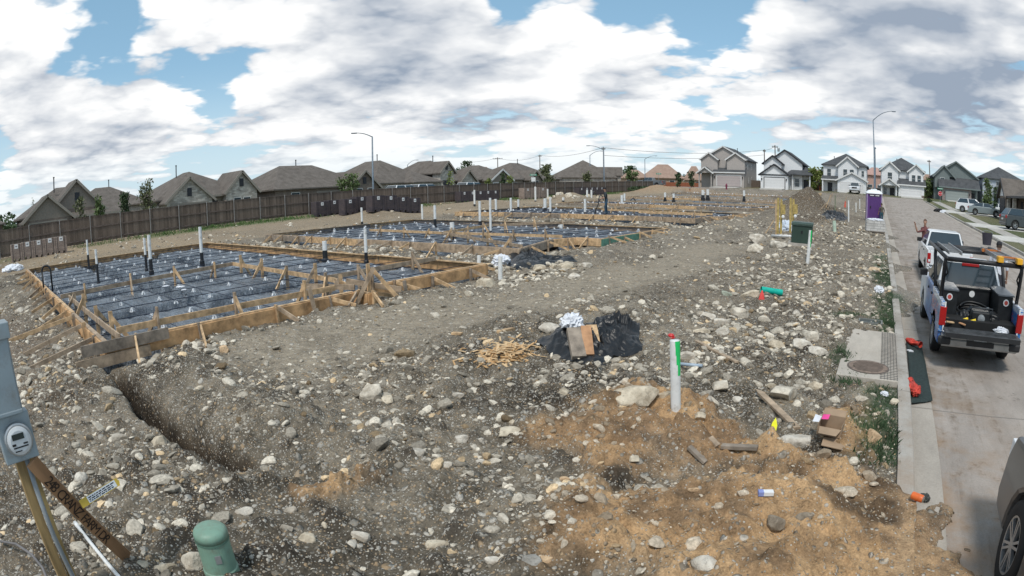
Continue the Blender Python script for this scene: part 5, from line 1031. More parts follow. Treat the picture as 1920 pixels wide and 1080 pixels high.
    def attic(s, x, y, z, w_=.55, h=.9):
        k = MB(); k.box(x-w_/2, x+w_/2, y-.06, y-.004, z, z+h); k.build('attic_vent', M_darkd, s.r); return s
    def done(s):
        for nm, mb in s.w.items(): mb.build('wall', MATS[nm], s.r)
        s.rf.build('roof', s.mr, s.r)
        return s.r
HX = -62.
def hz(y, x=HX): return float(base(np.array(x), y))-.5
# single-storey houses across the street behind the fence: local -y looks at the fence; local x runs along it
# H0: far left, only its roof
House('brick_house', 'brown house at the far left edge, only its low hipped roof above the fence', (HX-6, -4.2, hz(-3)), PI/2, M_brown, M_sh, M_trimt).vol(-6.5, 6.5, 0, 13, -.5, 2.7).hip(-6.5, 6.5, 0, 13, 2.7, 2.9, ridge=2).garage(-5, 0, 0, 0, 2.2).vent(1, 5, 5).window(3, 0, .9, 1.2, 1.3).done()
h = House('brick_house', 'brown house at the left with two stepped front gables', (HX, 10.2, hz(10)), PI/2, M_brown, M_sh, M_trimt)
h.vol(-5.6, 6.0, 1.5, 13, -.5, 2.7).hip(-5.6, 6.0, 1.5, 13, 2.7, 3.1, ridge=1.8); h.vol(-5.6, -.2, -1.8, 1.5, -.5, 2.5).gable(-5.6, -.2, -1.8, 4, 2.5, 2.2, M_taupe); h.vol(-2.6, 4.2, .6, 1.5, -.5, 3.2).gable(-2.4, 4.0, .6, 6, 3.0, 3.0, M_taupe)
h.garage(-5.0, -.9, -1.8, 0, 2.15, M_darkd).attic(.9, .6, 3.9).window(2.2, .6, .8, .9, 1.5).window(3.3, .6, .8, .9, 1.5).window(5.2, 1.5, .8, 1, 1.5).vent(-1.2, 5.2, 5.8, 1.0).shed(.2, 6.3, -.4, .6, 2.3, 2.75).done()
House('brick_house', 'grey brown house set back between the stepped gable house and the stone gabled house', (HX-16, 19.0, hz(19)), PI/2, M_taupe, M_sh, M_trimt).vol(-6, 6, 0, 12, -.5, 2.7).hip(-6, 6, 0, 12, 2.7, 3.1, ridge=2.4).window(0, 0, .9, 1, 1.4).garage(-5, -1.5, 0, 0, 2.2).vent(1, 6, 6).done()
h = House('brick_house', 'house with two pale stone front gables and a big brown hipped roof', (HX, 27.2, hz(27)), PI/2, M_stone, M_sh, M_trimt)
h.vol(-6.2, 6.2, 1, 14, -.5, 2.7).hip(-6.2, 6.2, 1, 14, 2.7, 3.4, ridge=2.2); h.vol(-5.9, -.2, -1.2, 1, -.5, 2.6).gable(-5.9, -.2, -1.2, 5, 2.6, 2.4); h.vol(2.0, 6.2, -.4, 1, -.5, 3.2).gable(2.0, 6.2, -.4, 5, 3.2, 2.2)
h.garage(-5.3, -.9, -1.2, 0, 2.2).attic(-3.05, -1.2, 3.0).attic(4.1, -.4, 3.7).window(3.5, -.4, .9, .9, 1.5).window(4.8, -.4, .9, .9, 1.5).door(.9, 1, 0, 1.2, 2.3).shed(-.2, 2.1, 0, 1.0, 2.8, 3.3).vent(-1.6, 7, 6.1, .8).done()
h = House('brick_house', 'long house with a broad brown hipped roof and one small gable behind the fence', (HX, 44.2, hz(44)), PI/2, M_brown, M_sh, M_trimt)
h.vol(-8.0, 7.2, 0, 14, -.5, 2.7).hip(-8.0, 7.2, 0, 14, 2.7, 3.4, ridge=5.5); h.vol(2.6, 7.6, -1.5, 0, -.5, 2.6).gable(2.6, 7.6, -1.5, 6, 2.6, 2.1, M_brown); h.attic(5.1, -1.5, 3.0).garage(-1.6, 1.8, 0, 0, 2.2).window(4.2, -1.5, .9, .9, 1.5).window(6.1, -1.5, .9, .9, 1.5).vent(-.4, 7, 6.1).window(-5, 0, 1, 1.2, 1.3).done()
h = House('brick_house', 'house with a grey stone wing and dark garage behind the left street lamp', (HX, 59, hz(59)), PI/2, M_stone, M_sh, M_trimt)
h.vol(-6.8, 4.6, 0, 14, -.5, 2.7).hip(-6.8, 4.6, 0, 14, 2.7, 3.7, ridge=3.6); h.vol(-1, 4.4, -2, 0, -.5, 2.7).hip(-1, 4.4, -2, 6, 2.7, 1.9, ridge=1).garage(-.4, 3.8, -2, 0, 2.2, M_darkd).window(-4, 0, .9, 1.2, 1.5).vent(-.6, 6.5, 6.6).done()
h = House('brick_house', 'house with a narrow tall stone entry tower and small front gable', (HX, 69.2, hz(69)), PI/2, M_stone, M_sh, M_trimt)
h.vol(-5.4, 4.4, 0, 13, -.5, 2.7).hip(-5.4, 4.4, 0, 13, 2.7, 3.6, ridge=3); h.vol(-5.3, -2.2, -1.6, 0, -.5, 4.2).gable(-5.3, -2.2, -1.6, 4, 4.2, 1.5); h.door(-4, -1.6, 0, 1.4, 2.9).attic(-3.9, -1.6, 4.5, .5, .7); h.vol(.2, 4.0, -.8, 0, -.5, 2.7).gable(.2, 4.0, -.8, 4, 2.7, 1.7); h.window(1.3, -.8, .9, .9, 1.5).window(2.7, -.8, .9, .9, 1.5).vent(1, 6, 6.4).done()
h = House('brick_house', 'low taupe house with a wide garage gable facing the white van', (HX+1, 79.0, hz(79)), PI/2, M_taupe, M_sh, M_trimw)
h.vol(-4.8, 6.5, 0, 12, -.5, 2.7).hip(-4.8, 6.5, 0, 12, 2.7, 2.8, ridge=2); h.vol(-4.7, 1, -2, 0, -.5, 2.7).gable(-4.7, 1, -2, 5, 2.7, 1.7); h.garage(-4.0, .3, -2, 0, 2.2).window(4.6, 0, .9, 1.2, 1.4).window(2.6, 0, .9, .9, 1.4).done()
h = House('brick_house', 'brown house with a hipped roof and tiny gable left of the green street sign', (HX-2, 96.5, hz(96)), PI/2, M_taupe, M_sh, M_trimt)
h.vol(-7, 7, 0, 13, -.5, 2.7).hip(-7, 7, 0, 13, 2.7, 3.5, ridge=3); h.vol(-6.0, -2, -1.4, 0, -.5, 2.7).gable(-6.0, -2, -1.4, 4, 2.7, 1.6); h.window(-3.4, -1.4, .9, .9, 1.5).window(-4.6, -1.4, .9, .9, 1.5).vent(.5, 6, 6.3, .6).window(3.5, 0, .9, 1.1, 1.4).done()
h = House('brick_house', 'corner house with an arched stone entry and wide brown hipped roof at the fence end', (HX+3, 119, hz(118)), PI/2+.5, M_stone, M_sh, M_trimt)
h.vol(-8.5, 8.5, 0, 14, -.5, 2.8).hip(-8.5, 8.5, 0, 14, 2.8, 4.1, ridge=4.8); h.vol(-7.0, -4, -1.2, 0, -.5, 3.6).gable(-7.0, -4, -1.2, 4, 3.6, 1.5); h.door(-5.5, -1.2, 0, 1.2, 2.5).window(-1.0, 0, .9, .9, 1.5).window(.4, 0, .9, .9, 1.5).window(5, 0, .9, 1.1, 1.4).done()
# farther tan roofs
def far_house(px, py, wpx, hpx, dist, mw, mr, label, wall=2.8):
    v = ray(px, py); hd = math.hypot(v[0], v[1]); x, y = v[0]/hd*dist, v[1]/hd*dist; z = float(base(np.array(x), y)); w_ = wpx/1090*dist; zr = CAMZ+ray(px, hpx)[2]/hd*dist-z
    h = House('far_house', label, (x, y, z), math.atan2(-x, y), mw, mr, M_trimt); h.vol(-w_/2, w_/2, 0, w_*.8, -.5, wall).hip(-w_/2, w_/2, 0, w_*.8, wall, max(zr-wall, 1.2), ridge=w_*.25)
    h.window(-w_*.2, 0, .9, 1.2, 1.4).window(w_*.22, 0, .9, 1.2, 1.4).done()
far_house(905, 345, 60, 312, 125, M_tanw, M_sht, 'tan roofed house far behind the low taupe garage house')
far_house(1243, 340, 78, 307, 150, M_tanw, M_sht, 'far house with a pinkish tan hipped roof left of the beige two storey house'); far_house(1190, 342, 52, 318, 165, M_tanw, M_sht, 'pale tan far house just right of the corner house'); far_house(1301, 340, 36, 311, 175, M_tanw, M_sht, 'small tan far house tucked against the beige two storey house')
far_house(1640, 350, 46, 313, 150, mat('pink_wall', (.50, .33, .28), .85, var=.05), mat('pink_roof', (.42, .27, .23), .9, var=.1), 'pink far house seen between the two white two storey houses', 4.6); far_house(1738, 355, 30, 326, 150, M_tanw, M_sht, 'orange tan far house between the white house and the slate house')
far_house(1530, 345, 30, 318, 165, M_tanw, M_sht, 'tan far house behind the round green tree')
# ------------------------------------------------------------------ two-storey houses facing down the street
HY = 118.
def two(cx, zb, label, mw, mr, mt): return House('two_storey_house', label, (cx, HY, zb), 0, mw, mr, mt)
h = two(-33.3, 3.2, 'beige two storey house with twin upper gables and taupe garage', M_greige, M_shd, M_trimw)
h.vol(-5, 5, 1.5, 12, -1, 5.6).gable(-5, 5, 1.5, 12, 5.6, 2.7); h.vol(-4.8, -1.1, .7, 1.5, 2.7, 5.6).gable(-4.8, -1.1, .7, 6, 5.6, 1.3); h.vol(1.0, 4.9, .7, 1.5, 2.7, 5.6).gable(1.0, 4.9, .7, 6, 5.6, 1.3)
h.vol(-1.9, 4.9, 0, 1.5, -1, 2.75).shed(-2.0, 5.2, -.35, 1.5, 2.75, 3.7).garage(-1.0, 4.2, 0, 0, 2.2, mat('garage_mauve', (.40, .35, .34), .7, var=.03)).lights((-1.5, 4.6), 0, 1.6)
h.gable(-5.1, -1.9, -.6, 2, 2.7, 1.1); h.post(-5.0, -4.75, -.5, -.25, -1, 2.7); h.post(-2.3, -2.05, -.5, -.25, -1, 2.7); h.door(-2.9, 1.5, 0, 1.0, 2.2).window(-4.1, 1.5, .6, .8, 1.5).window(-2.9, .7, 3.7, .8, 1.4).window(2.1, .7, 3.7, .8, 1.4).window(3.6, .7, 3.7, .8, 1.4).window(5.03, 1.5+2.2, 3.6, .5, .9, axis='x', sgn=1) if False else None
h.window(3, 5.0, 3.7, .5, .9, axis='x', sgn=1).window(6.5, 5.0, 3.7, .5, 1, axis='x', sgn=1).window(4, 5.0, .8, .6, 1.1, axis='x', sgn=1).window(7, 5.0, .8, .9, 1.3, axis='x', sgn=1).vent(2, 6, 7.6, .6).done()
h = two(-19.6, 3.0, 'white two storey house with black trimmed gables', M_whs, M_shd, M_trimk)
h.vol(-4.6, 3.4, 2, 12, -1, 5.3).gable(-4.2, 3.6, 2, 12, 5.3, 2.7); h.vol(-4.6, -.9, .8, 2, 2.7, 5.2).gable(-4.7, -.7, .8, 6, 5.2, 1.5); h.vol(3.4, 5.2, 3, 12, -1, 3.1).hip(.4, 5.4, 1.0, 12, 3.0, 2.6, ridge=4)
h.vol(-5, .8, -1, 2, -1, 2.85).gable(-5.1, .9, -1, 3.5, 2.85, 2.0); h.post(-5.2, 1.0, -1.12, -1.06, 2.72, 2.92, m=M_trimk); h.garage(-4.2, .1, -1, 0, 2.25, M_gw, M_trimk).lights((-4.75, .5), -1, 1.7).door(4.1, 3, 0, 1.1, 2.2).window(2.3, 2, .7, .9, 1.6, M_trimw).window(-2.9, .8, 3.3, 1.0, 1.5)
h.post(1.3, 1.6, 1.1, 1.4, -1, 3.0); h.post(5.0, 5.25, 1.1, 1.35, -1, 3.0); h.vent(1, 7, 6.6, .6).done()
h = two(-7.0, 2.8, 'white two storey house with a hipped dark roof and a pickup in its drive', M_whs, M_shd, M_trimw)
h.vol(-4.6, 4.6, 1.5, 12, -1, 5.5).hip(-4.6, 4.6, 1.5, 12, 5.5, 2.8, ridge=1.0); h.vol(-1.4, 2.6, .6, 1.5, 2.7, 5.6).gable(-1.5, 2.7, .6, 6, 5.5, 1.7); h.window(-3.4, 1.5, 3.4, .8, 1.4).window(.1, .6, 3.4, .8, 1.4).window(1.5, .6, 3.4, .8, 1.4).window(3.8, 1.5, 3.6, .5, 1.1)
h.vol(-1.4, 4.6, -1.2, 1.5, -1, 2.6).gable(-1.5, 4.7, -1.2, 3, 2.6, 1.5); h.garage(-.7, 3.9, -1.2, 0, 2.2, M_gw).shed(-4.9, -1.4, -.6, 1.5, 2.55, 3.3).door(-3.2, 1.5, 0, 1, 2.1).post(-4.7, -4.45, -.5, -.25, -1, 2.55); h.post(-2.2, -1.42, -.3, .3, -1, .8, m=M_stone); h.vent(-2.6, 6, 7, .5).done()
h = two(5.3, 2.55, 'white two storey house with twin gables behind the tall street lamp', M_whs, M_shd, M_trimw)
h.vol(-4.6, 4.6, 1.5, 12, -1, 5.5).hip(-4.6, 4.6, 1.5, 12, 5.5, 2.9, ridge=.8); h.vol(-4.5, -.9, .7, 1.5, 2.7, 5.5).gable(-4.6, -.8, .7, 6, 5.5, 1.5); h.vol(1.4, 4.5, .7, 1.5, 2.7, 5.5).gable(1.3, 4.6, .7, 6, 5.5, 1.3)
h.window(-2.7, .7, 3.4, .9, 1.6).window(2.4, .7, 3.4, .75, 1.4).window(3.6, .7, 3.4, .75, 1.4).vol(-.9, 4.6, -.4, 1.5, -1, 2.7).shed(-1.1, 5.0, -.8, 1.5, 2.7, 3.9).garage(-.4, 4.0, -.4, 0, 2.2, M_gw).gable(-4.7, -1.0, -.6, 1.6, 2.5, 1.2); h.post(-4.6, -4.35, -.5, -.25, -1, 2.5); h.post(-1.5, -1.25, -.5, -.25, -1, 2.5); h.door(-2.2, 1.5, 0, 1, 2.1).window(-3.7, 1.5, .6, .7, 1.5); h.post(-4.3, -3.0, -.35, .2, -1, .7, m=M_brown); h.post(4.05, 4.6, -.5, -.41, -1, 1.0, m=M_brown); h.vent(-1, 6, 7.5, .5).done()
h = two(17.2, 2.75, 'slate green two storey house with a big roof over its garage', M_slate, M_shd, M_slate)
h.vol(-5, 4.8, 1.5, 12, -1, 5.0).gable(-5, 4.8, 1.5, 12, 5.0, 2.9); h.vol(-4.9, -1.6, .8, 1.5, 2.7, 4.9).gable(-5, -.6, .8, 6, 4.9, 2.0); h.window(-3.2, .8, 3.1, .9, 1.5).shed(-4.2, 5.0, -1.3, 1.5, 2.75, 4.7).vol(-3.4, 3.0, -.9, 1.5, -1, 2.7, mat('mauve_brick', (.27, .225, .21), .85)).garage(-2.6, 2.2, -.9, 0, 2.2, mat('grey_green_door', (.27, .30, .29), .7, var=.03)).lights((-3.0, 2.6), -.9, 1.6).door(3.7, 1.5, 0, 1, 2.2).window(4.0, 1.5, 3.9, .9, .5).done()
h = two(28.0, 2.75, 'pale blue two storey house partly behind the brown house', M_pblue, M_shd, M_trimw)
h.vol(-4.8, 4.8, 1.5, 12, -1, 5.3).hip(-4.8, 4.8, 1.5, 12, 5.3, 2.8, ridge=1).window(-1.2, 1.5, 3.3, .9, 1.6).shed(-2.2, 5, -.4, 1.5, 2.6, 3.6).vol(-.2, 4.6, 0, 1.5, -1, 2.6).door(-1.6, 1.5, 0, 1, 2.1).garage(.3, 4.0, 0, 0, 2.2, M_gw).done()
# the brown house on the right of the street, facing it
bz = Tz(17.5, 66)
h = House('brick_house', 'brown house with a dark gable at the right edge of the street', (17.6, 64, bz), -PI/2, M_brown, M_sh, M_darkd)
h.vol(-6.5, 7, 0, 12, -.6, 2.75).hip(-6.5, 7, 0, 12, 2.75, 3.6, ridge=2); h.vol(-6.2, -2.6, -1.6, 0, -.6, 2.7).gable(-6.4, -2.4, -1.6, 5, 2.7, 1.8, M_whs); h.garage(-5.6, -3.2, -1.6, 0, 2.3, M_darkd).door(-.5, 0, 0, 1.0, 2.2).window(2.4, 0, .8, 1.0, 1.6).window(4.8, 0, .8, 1.0, 1.6); h.post(-2.4, -2.0, -1.55, -1.15, -.6, 2.6, m=M_stone); h.post(.6, 1.0, -1.55, -1.15, -.6, 2.6, m=M_stone); h.shed(-2.6, 7, -1.7, 0, 2.5, 2.9).done()
# driveways
for i, (x0, x1) in enumerate(((-34.4, -29.0), (-23.9, -19.4), (-7.8, -3.0), (4.8, 9.4), (14.5, 19.5))):
    struct(slabx('driveway', x0, x1, 112.6, 117.0+(.9 if i != 2 else 0), .10+.07*(i < 2), M_drive, th=.5, ny=3))
struct(slabx('driveway', 8.97, 17.0, 71.0, 77.5, .03, M_drive, ny=3)); struct(slabx('driveway', 8.97, 17.0, 50.5, 55.5, .03, M_drive, ny=3)); struct(slabx('driveway', 8.97, 17.0, 38.5, 43, .03, M_drive, ny=3))
# ------------------------------------------------------------------ vehicles
M_rim = mat('alloy_rim', (.45, .46, .47), .3, .8, var=.03); M_tail = mat('tail_lamp_red', (.35, .012, .012), .2, var=.05); M_head = mat('headlamp_lens', (.65, .67, .7), .1, var=.03); M_plate = mat('number_plate', (.6, .62, .62), .5); M_trim = mat('black_car_trim', (.02, .021, .023), .55); M_under = mat('underbody', (.012, .012, .012), .9)
def paint(name, c, met=.0): return mat('car_paint_'+name, c, .28, met, var=.02, coat=.6)
def wheel(par, x, y, r, w_, sgn, spokes=6):
    o = thing('wheel', None, None, (x, y, r)); o.parent = par; X = Euler((0, sgn*PI/2, 0)).to_matrix().to_4x4(); mb = MB(); rr_ = r*.64
    mb.lathe([(rr_, -w_*.5), (r*.90, -w_*.5), (r*.97, -w_*.38), (r, -w_*.15), (r, w_*.2), (r*.97, w_*.4), (r*.90, w_*.5), (rr_, w_*.47)], 40, X=X, cap=False); mb.build('tyre', M_tyre, o, smooth=True)
    mb = MB(); mb.lathe([(rr_*1.01, -w_*.45), (rr_*1.01, w_*.47), (rr_*.93, w_*.46), (rr_*.90, w_*.1)], 40, X=X, cap=False); mb.lathe([(rr_*.2, w_*.38), (rr_*.17, w_*.43), (0, w_*.44)], 16, X=X)
    for k in range(spokes):
        a = 2*PI*k/spokes
        for d in (-.13, .13): mb.beam(tuple(X @ Vector((rr_*.12*math.cos(a+d*3), rr_*.12*math.sin(a+d*3), w_*.36))), tuple(X @ Vector((rr_*.95*math.cos(a+d), rr_*.95*math.sin(a+d), w_*.40))), rr_*.10, w_*.14, up=(sgn, 0, 0))
    mb.build('rim', M_rim, o); mb = MB(); mb.lathe([(rr_*.92, -w_*.1), (rr_*.9, .0), (0, .01)], 24, X=X); mb.build('brake_disc', M_trim, o); return o
def profile(top, yr, yf, wh, zb, R):
    """side outline (y, z): along the sill from rear to front with round arches, then back over the top points"""
    P = [(yr, zb+.12), (yr+.10, zb)]
    for wy in sorted(wh):
        dz_ = max(-.9, min(.9, (zb-.36)/R)); a0 = PI-math.asin(dz_) if True else 0
        P += [(wy+R*math.cos(t), .36+R*math.sin(t)) for t in np.linspace(PI-math.asin(dz_), math.asin(dz_), 11)]
    return P+[(yf-.12, zb), (yf, zb+.14)]+top
def quad(mb, a, b_, c, d, off, inset=.06, th=.01):
    a, b_, c, d = map(Vector, (a, b_, c, d)); m_ = (a+b_+c+d)/4; n = (b_-a).cross(d-a).normalized()*off; q = [p+(m_-p)*inset+n for p in (a, b_, c, d)]; r = [p-n*1.5 for p in q]
    mb.add([tuple(p) for p in q+r], [(0,1,2,3),(7,6,5,4),(0,4,5,1),(1,5,6,2),(2,6,7,3),(3,7,4,0)])
CAR = dict(
    sedan=dict(L=(-2.4, 2.4), W=.90, zb=.22, wh=(-1.42, 1.40), R=.37, r=.33, top=[(2.38, .62), (2.25, .80), (1.15, .96), (-1.75, 1.02), (-2.35, .98)], cab=((1.25, .95), (.35, 1.42), (-1.0, 1.42), (-1.95, 1.01)), tl=(.72, .92), hl=(.58, .74)),
    suv=dict(L=(-2.3, 2.35), W=.93, zb=.25, wh=(-1.36, 1.40), R=.40, r=.36, top=[(2.33, .72), (2.2, .95), (1.2, 1.08), (-2.2, 1.12), (-2.3, .95)], cab=((1.3, 1.06), (.5, 1.66), (-1.75, 1.66), (-2.2, 1.12)), tl=(.85, 1.08), hl=(.70, .86)),
    pickup=dict(L=(-2.95, 2.95), W=1.0, zb=.42, wh=(-1.75, 1.92), R=.50, r=.40, top=[(2.93, 1.0), (2.75, 1.18), (1.35, 1.27), (-.85, 1.29), (-.86, .72), (-2.9, .72)], cab=((1.5, 1.26), (.75, 1.90), (-.62, 1.90), (-.85, 1.27)), tl=(.82, 1.2), hl=(.86, 1.08)))
def vehicle(kind, name, label, loc, rz, pm, scale=1., bed=True, group=None, cat='car', bottom=None, slope=0):
    c = CAR[kind]; W_ = c['W']; o = thing(name, label, cat, loc, rz, group); o.scale = (scale,)*3; o.rotation_euler = (slope, 0, rz) if abs(rz) < .5 else (0, 0, rz)
    yr, yf = c['L']; mb = MB(); mb.prism(profile(c['top'], yr, yf, c['wh'], c['zb'], c['R']), -W_, W_, 'x'); mb.build('body', [pm], o, bevel=.05)
    (f0, f1), (g0, g1), (h0, h1), (r0, r1) = c['cab']; wb, wt = W_*.93, W_*.74
    B = [(-wb, r0, r1), (wb, r0, r1), (wb, f0, f1), (-wb, f0, f1)]; Tt = [(-wt, h0, h1), (wt, h0, h1), (wt, g0, g1), (-wt, g0, g1)]
    mb = MB(); mb.add(B+Tt, [(3,2,1,0),(4,5,6,7),(0,1,5,4),(1,2,6,5),(2,3,7,6),(3,0,4,7)]); mb.build('cabin', pm, o, bevel=.06)
    g = MB(); quad(g, B[2], B[3], Tt[3], Tt[2], .006, .07); g.build('windscreen', M_glass, o); g = MB(); quad(g, B[0], B[1], Tt[1], Tt[0], .006, .10); g.build('rear_window', M_glass, o)
    for s in (0, 1):
        a, b_, cc, d = (B[1], B[2], Tt[2], Tt[1]) if s else (B[3], B[0], Tt[0], Tt[3])
        A_, Bv, Cv, Dv = map(Vector, (a, b_, cc, d)); m0, m1 = A_.lerp(Bv, .5), Dv.lerp(Cv, .5)
        for q in ((A_, m0, m1, Dv), (m0, Bv, Cv, m1)): g = MB(); quad(g, *q, .006, .09); g.build('side_window', M_glass, o)
        sx = 1 if s else -1
        mb = MB(); mb.box(*sorted((sx*W_*.98, sx*(W_+.20))), f0-.42, f0-.30, f1+.02, f1+.20); mb.build('mirror', M_trim if kind == 'pickup' else pm, o, bevel=.03)
        mb = MB(); mb.box(*sorted((sx*(W_-.30 if kind != 'pickup' else sx*0+W_-.14), sx*(W_+.012))), yr-.012, yr+.06, *c['tl']); tl_ = mb.build('tail_light', M_tail, o, bevel=.012)
        if kind == 'pickup': mb = MB(); mb.box(*sorted((sx*(W_-.125), sx*(W_-.03))), yr-.016, yr-.0125, .87, .96); mb.build('reversing_lens', M_head, tl_)
        mb = MB(); mb.box(*sorted((sx*(W_-.42), sx*(W_-.02))), yf-.10, yf+.012, *c['hl']); mb.build('headlight', M_head, o, bevel=.012)
        for dy in (.1, -.85): mb = MB(); mb.box(*sorted((sx*(W_+.001), sx*(W_+.03))), dy, dy+.16, f1-.16, f1-.12); mb.build('door_handle', pm if kind != 'pickup' else M_trim, o)
        for wy in c['wh']: wheel(o, sx*(W_-.115), wy, c['r'], .24, sx)
    mb = MB(); mb.box(-W_*.93, W_*.93, yf-.06, yf+.05, c['zb']+.05, c['zb']+.24); mb.build('front_bumper', M_trim if kind != 'pickup' else M_chrome, o, bevel=.03)
    mb = MB(); mb.box(-W_*.5, W_*.5, yf-.05, yf+.02, c['hl'][0]-.06, c['hl'][1]); mb.build('grille', M_trim, o, bevel=.01)
    mb = MB(); mb.box(-W_*.93, W_*.93, yr-.06 if kind != 'pickup' else yr-.16, yr+.05, c['zb']+.05, c['zb']+.26); mb.build('rear_bumper', bottom or (M_chrome if kind == 'pickup' else pm), o, bevel=.03)
    mb = MB(); mb.box(-.16, .16, yr-.075 if kind != 'pickup' else yr-.175, yr-.02, c['zb']+.1 if kind == 'pickup' else c['zb']+.45, c['zb']+.24 if kind == 'pickup' else c['zb']+.58); mb.build('number_plate', M_plate, o)
    mb = MB(); mb.box(-W_+.06, W_-.06, yr+.2, yf-.2, c['zb']-.04, c['zb']+.5); mb.build('underbody', M_under, o)
    if kind == 'pickup':
        for sx in (-1, 1): mb = MB(); mb.prism([(yr, .68), (yr, 1.31), (-.87, 1.31), (-.87, .68)], *sorted((sx*W_, sx*(W_-.09))), 'x'); mb.build('bed_side', pm, o, bevel=.015)
        if bed: mb = MB(); mb.box(-W_+.1, W_-.1, yr-.005, yr+.06, .74, 1.30); mb.build('tailgate', pm, o, bevel=.02)
        mb = MB(); mb.box(-W_+.092, W_-.092, yr+.065, -.9, .722, .75); mb.build('bed_floor', M_trim, o)
    return o
def f_wrap(n, b, co):
    a = n.noise(n.vm('MULTIPLY', co, (1, 1.2, 2.2)), 3.4, 5, .7, dist=1.5); x = n.xyz(co); d = n.noise(n.vm('MULTIPLY', co, (1, 3, 7)), 3, 4, .75, dist=.6)
    c = n.mix(n.map(a, .40, .46), (.012, .05, .22), (.03, .16, .42)); c = n.mix(n.map(a, .62, .66), c, (.33, .42, .55)); band = n.math('MULTIPLY', n.map(x[2], .82, .86), n.map(x[2], 1.18, 1.14)); c = n.mix(n.math('MULTIPLY', band, n.math('MULTIPLY', n.map(d, .52, .54), n.map(x[1], -2.5, -2.3))), c, (.55, .04, .05))
    b2 = n.math('MULTIPLY', n.map(x[2], 1.16, 1.2), n.map(d, .44, .48)); c = n.mix(b2, c, (.60, .64, .70)); n.put(b.inputs['Base Color'], c); b.inputs['Roughness'].default_value = .3; b.inputs['Coat Weight'].default_value = .5
M_wrapt = custom('blue_vehicle_wrap', f_wrap); M_wpaint = paint('white', (.72, .74, .76)); M_grey = paint('grey', (.075, .078, .082), .3)
VS = .80
ax_y = 10.7; wt = vehicle('pickup', 'work_truck', 'blue wrapped work truck with ladder rack and open tailgate parked by the kerb', (1.25+VS, ax_y+1.75*VS, float(rise(12))-.0), 0, M_wpaint, VS, bed=False, cat='truck', bottom=mat('dull_bumper', (.34, .34, .33), .4, .6)); wt.rotation_euler = (.004, 0, .0)
for ch in wt.children:
    if ch.name.startswith('bed_side'): ch.data.materials[0] = M_wrapt
    if ch.name.startswith('body'): ch.data.materials[0] = custom('blue_white_body', lambda n, b, co: (n.put(b.inputs['Base Color'], n.mix(n.map(n.math('ADD', n.xyz(co)[1], n.math('MULTIPLY', n.noise(co, 3, 4, .7), 1.6)), 1.2, 2.2), n.mix(n.map(n.noise(co, 5, 4, .7), .4, .6), (.012, .05, .22), (.06, .20, .42)), (.62, .66, .72))), setattr(b.inputs['Roughness'], 'default_value', .3)))
    if ch.name.startswith('tail_light'): ch.data.transform(Matrix.Translation((0, -.01, .0)))
def wp(mb, name, m, **k): return mb.build(name, m, wt, **k)
# dropped tailgate, bed fittings
mb = MB(); mb.box(-.89, .89, -3.44, -2.96, .735, .80); tg = wp(mb, 'tailgate', mat('dusty_tailgate', (.06, .065, .07), .6, var=.3, vs=8), bevel=.015); mb = MB()
for k in range(7): mb.box(-.8, .8, -3.40+k*.062, -3.375+k*.062, .8, .808)
mb.build('tailgate_ribs', MATS['dusty_tailgate'], tg); mb = MB(); mb.box(-.88, .88, -3.46, -3.44, .70, .79); mb.build('tailgate_edge', M_trim, tg)
mb = MB(); mb.box(-.92, .92, -3.14, -2.98, .44, .60); wp(mb, 'step_bumper', mat('dull_bumper', (.34, .34, .33)), bevel=.03); mb = MB(); mb.box(-.33, .33, -3.155, -3.13, .50, .605); wp(mb, 'bumper_step', M_trim)
for sx in (-1, 1): mb = MB(); mb.box(*sorted((sx*.99, sx*.70)), -3.16, -2.99, .47, .635); wp(mb, 'bumper_corner', M_trim, bevel=.04)
M_tool = mat('black_toolbox', (.014, .016, .018), .45, var=.3, vs=6); M_lidg = mat('grey_toolbox_lid', (.17, .185, .20), .4, .4)
for sx in (-1, 1):
    mb = MB(); mb.box(*sorted((sx*.90, sx*.52)), -2.2, -.92, .76, 1.42); tb = wp(mb, 'side_toolbox', M_tool, bevel=.015); mb = MB(); mb.add([(sx*.93, -2.23, 1.425), (sx*.50, -2.23, 1.425), (sx*.50, -1.15, 1.425), (sx*.72, -.9, 1.425), (sx*.93, -.9, 1.425), (sx*.93, -2.23, 1.455), (sx*.50, -2.23, 1.455), (sx*.50, -1.15, 1.455), (sx*.72, -.9, 1.455), (sx*.93, -.9, 1.455)], [(0,1,2,3,4),(9,8,7,6,5),(0,5,6,1),(1,6,7,2),(2,7,8,3),(3,8,9,4),(4,9,5,0)]); mb.build('toolbox_lid', M_lidg, tb)
    mb = MB(); mb.lathe([(.075, 0), (.075, .006), (.06, .008)], 20, X=Matrix.Translation((sx*.72, -2.206, 1.29))@Euler((PI/2, 0, 0)).to_matrix().to_4x4()); lg = mb.build('round_badge', M_white, tb); mb = MB(); mb.lathe([(.048, 0), (.048, .012), (0, .013)], 16, X=Matrix.Translation((sx*.72, -2.206, 1.29))@Euler((PI/2, 0, 0)).to_matrix().to_4x4()); mb.build('red_badge_centre', mat('badge_red', (.5, .08, .06), .5), tb)
    mb = MB(); mb.box(*sorted((sx*.915, sx*.885)), -2.97, -2.955, .70, 1.30); wp(mb, 'tailgate_jamb', M_white)
mb = MB(); mb.box(-.5, .5, -1.25, -.93, .76, 1.36); wp(mb, 'front_toolbox', M_tool, bevel=.02); mb = MB(); mb.box(-.52, .52, -1.28, -.92, 1.362, 1.40); wp(mb, 'toolbox_lid', M_tool)
mb = MB(); mb.lathe([(.075, 0), (.075, .006), (0, .008)], 20, X=Matrix.Translation((.0, -1.256, 1.26))@Euler((PI/2, 0, 0)).to_matrix().to_4x4()); wp(mb, 'round_badge', M_white)
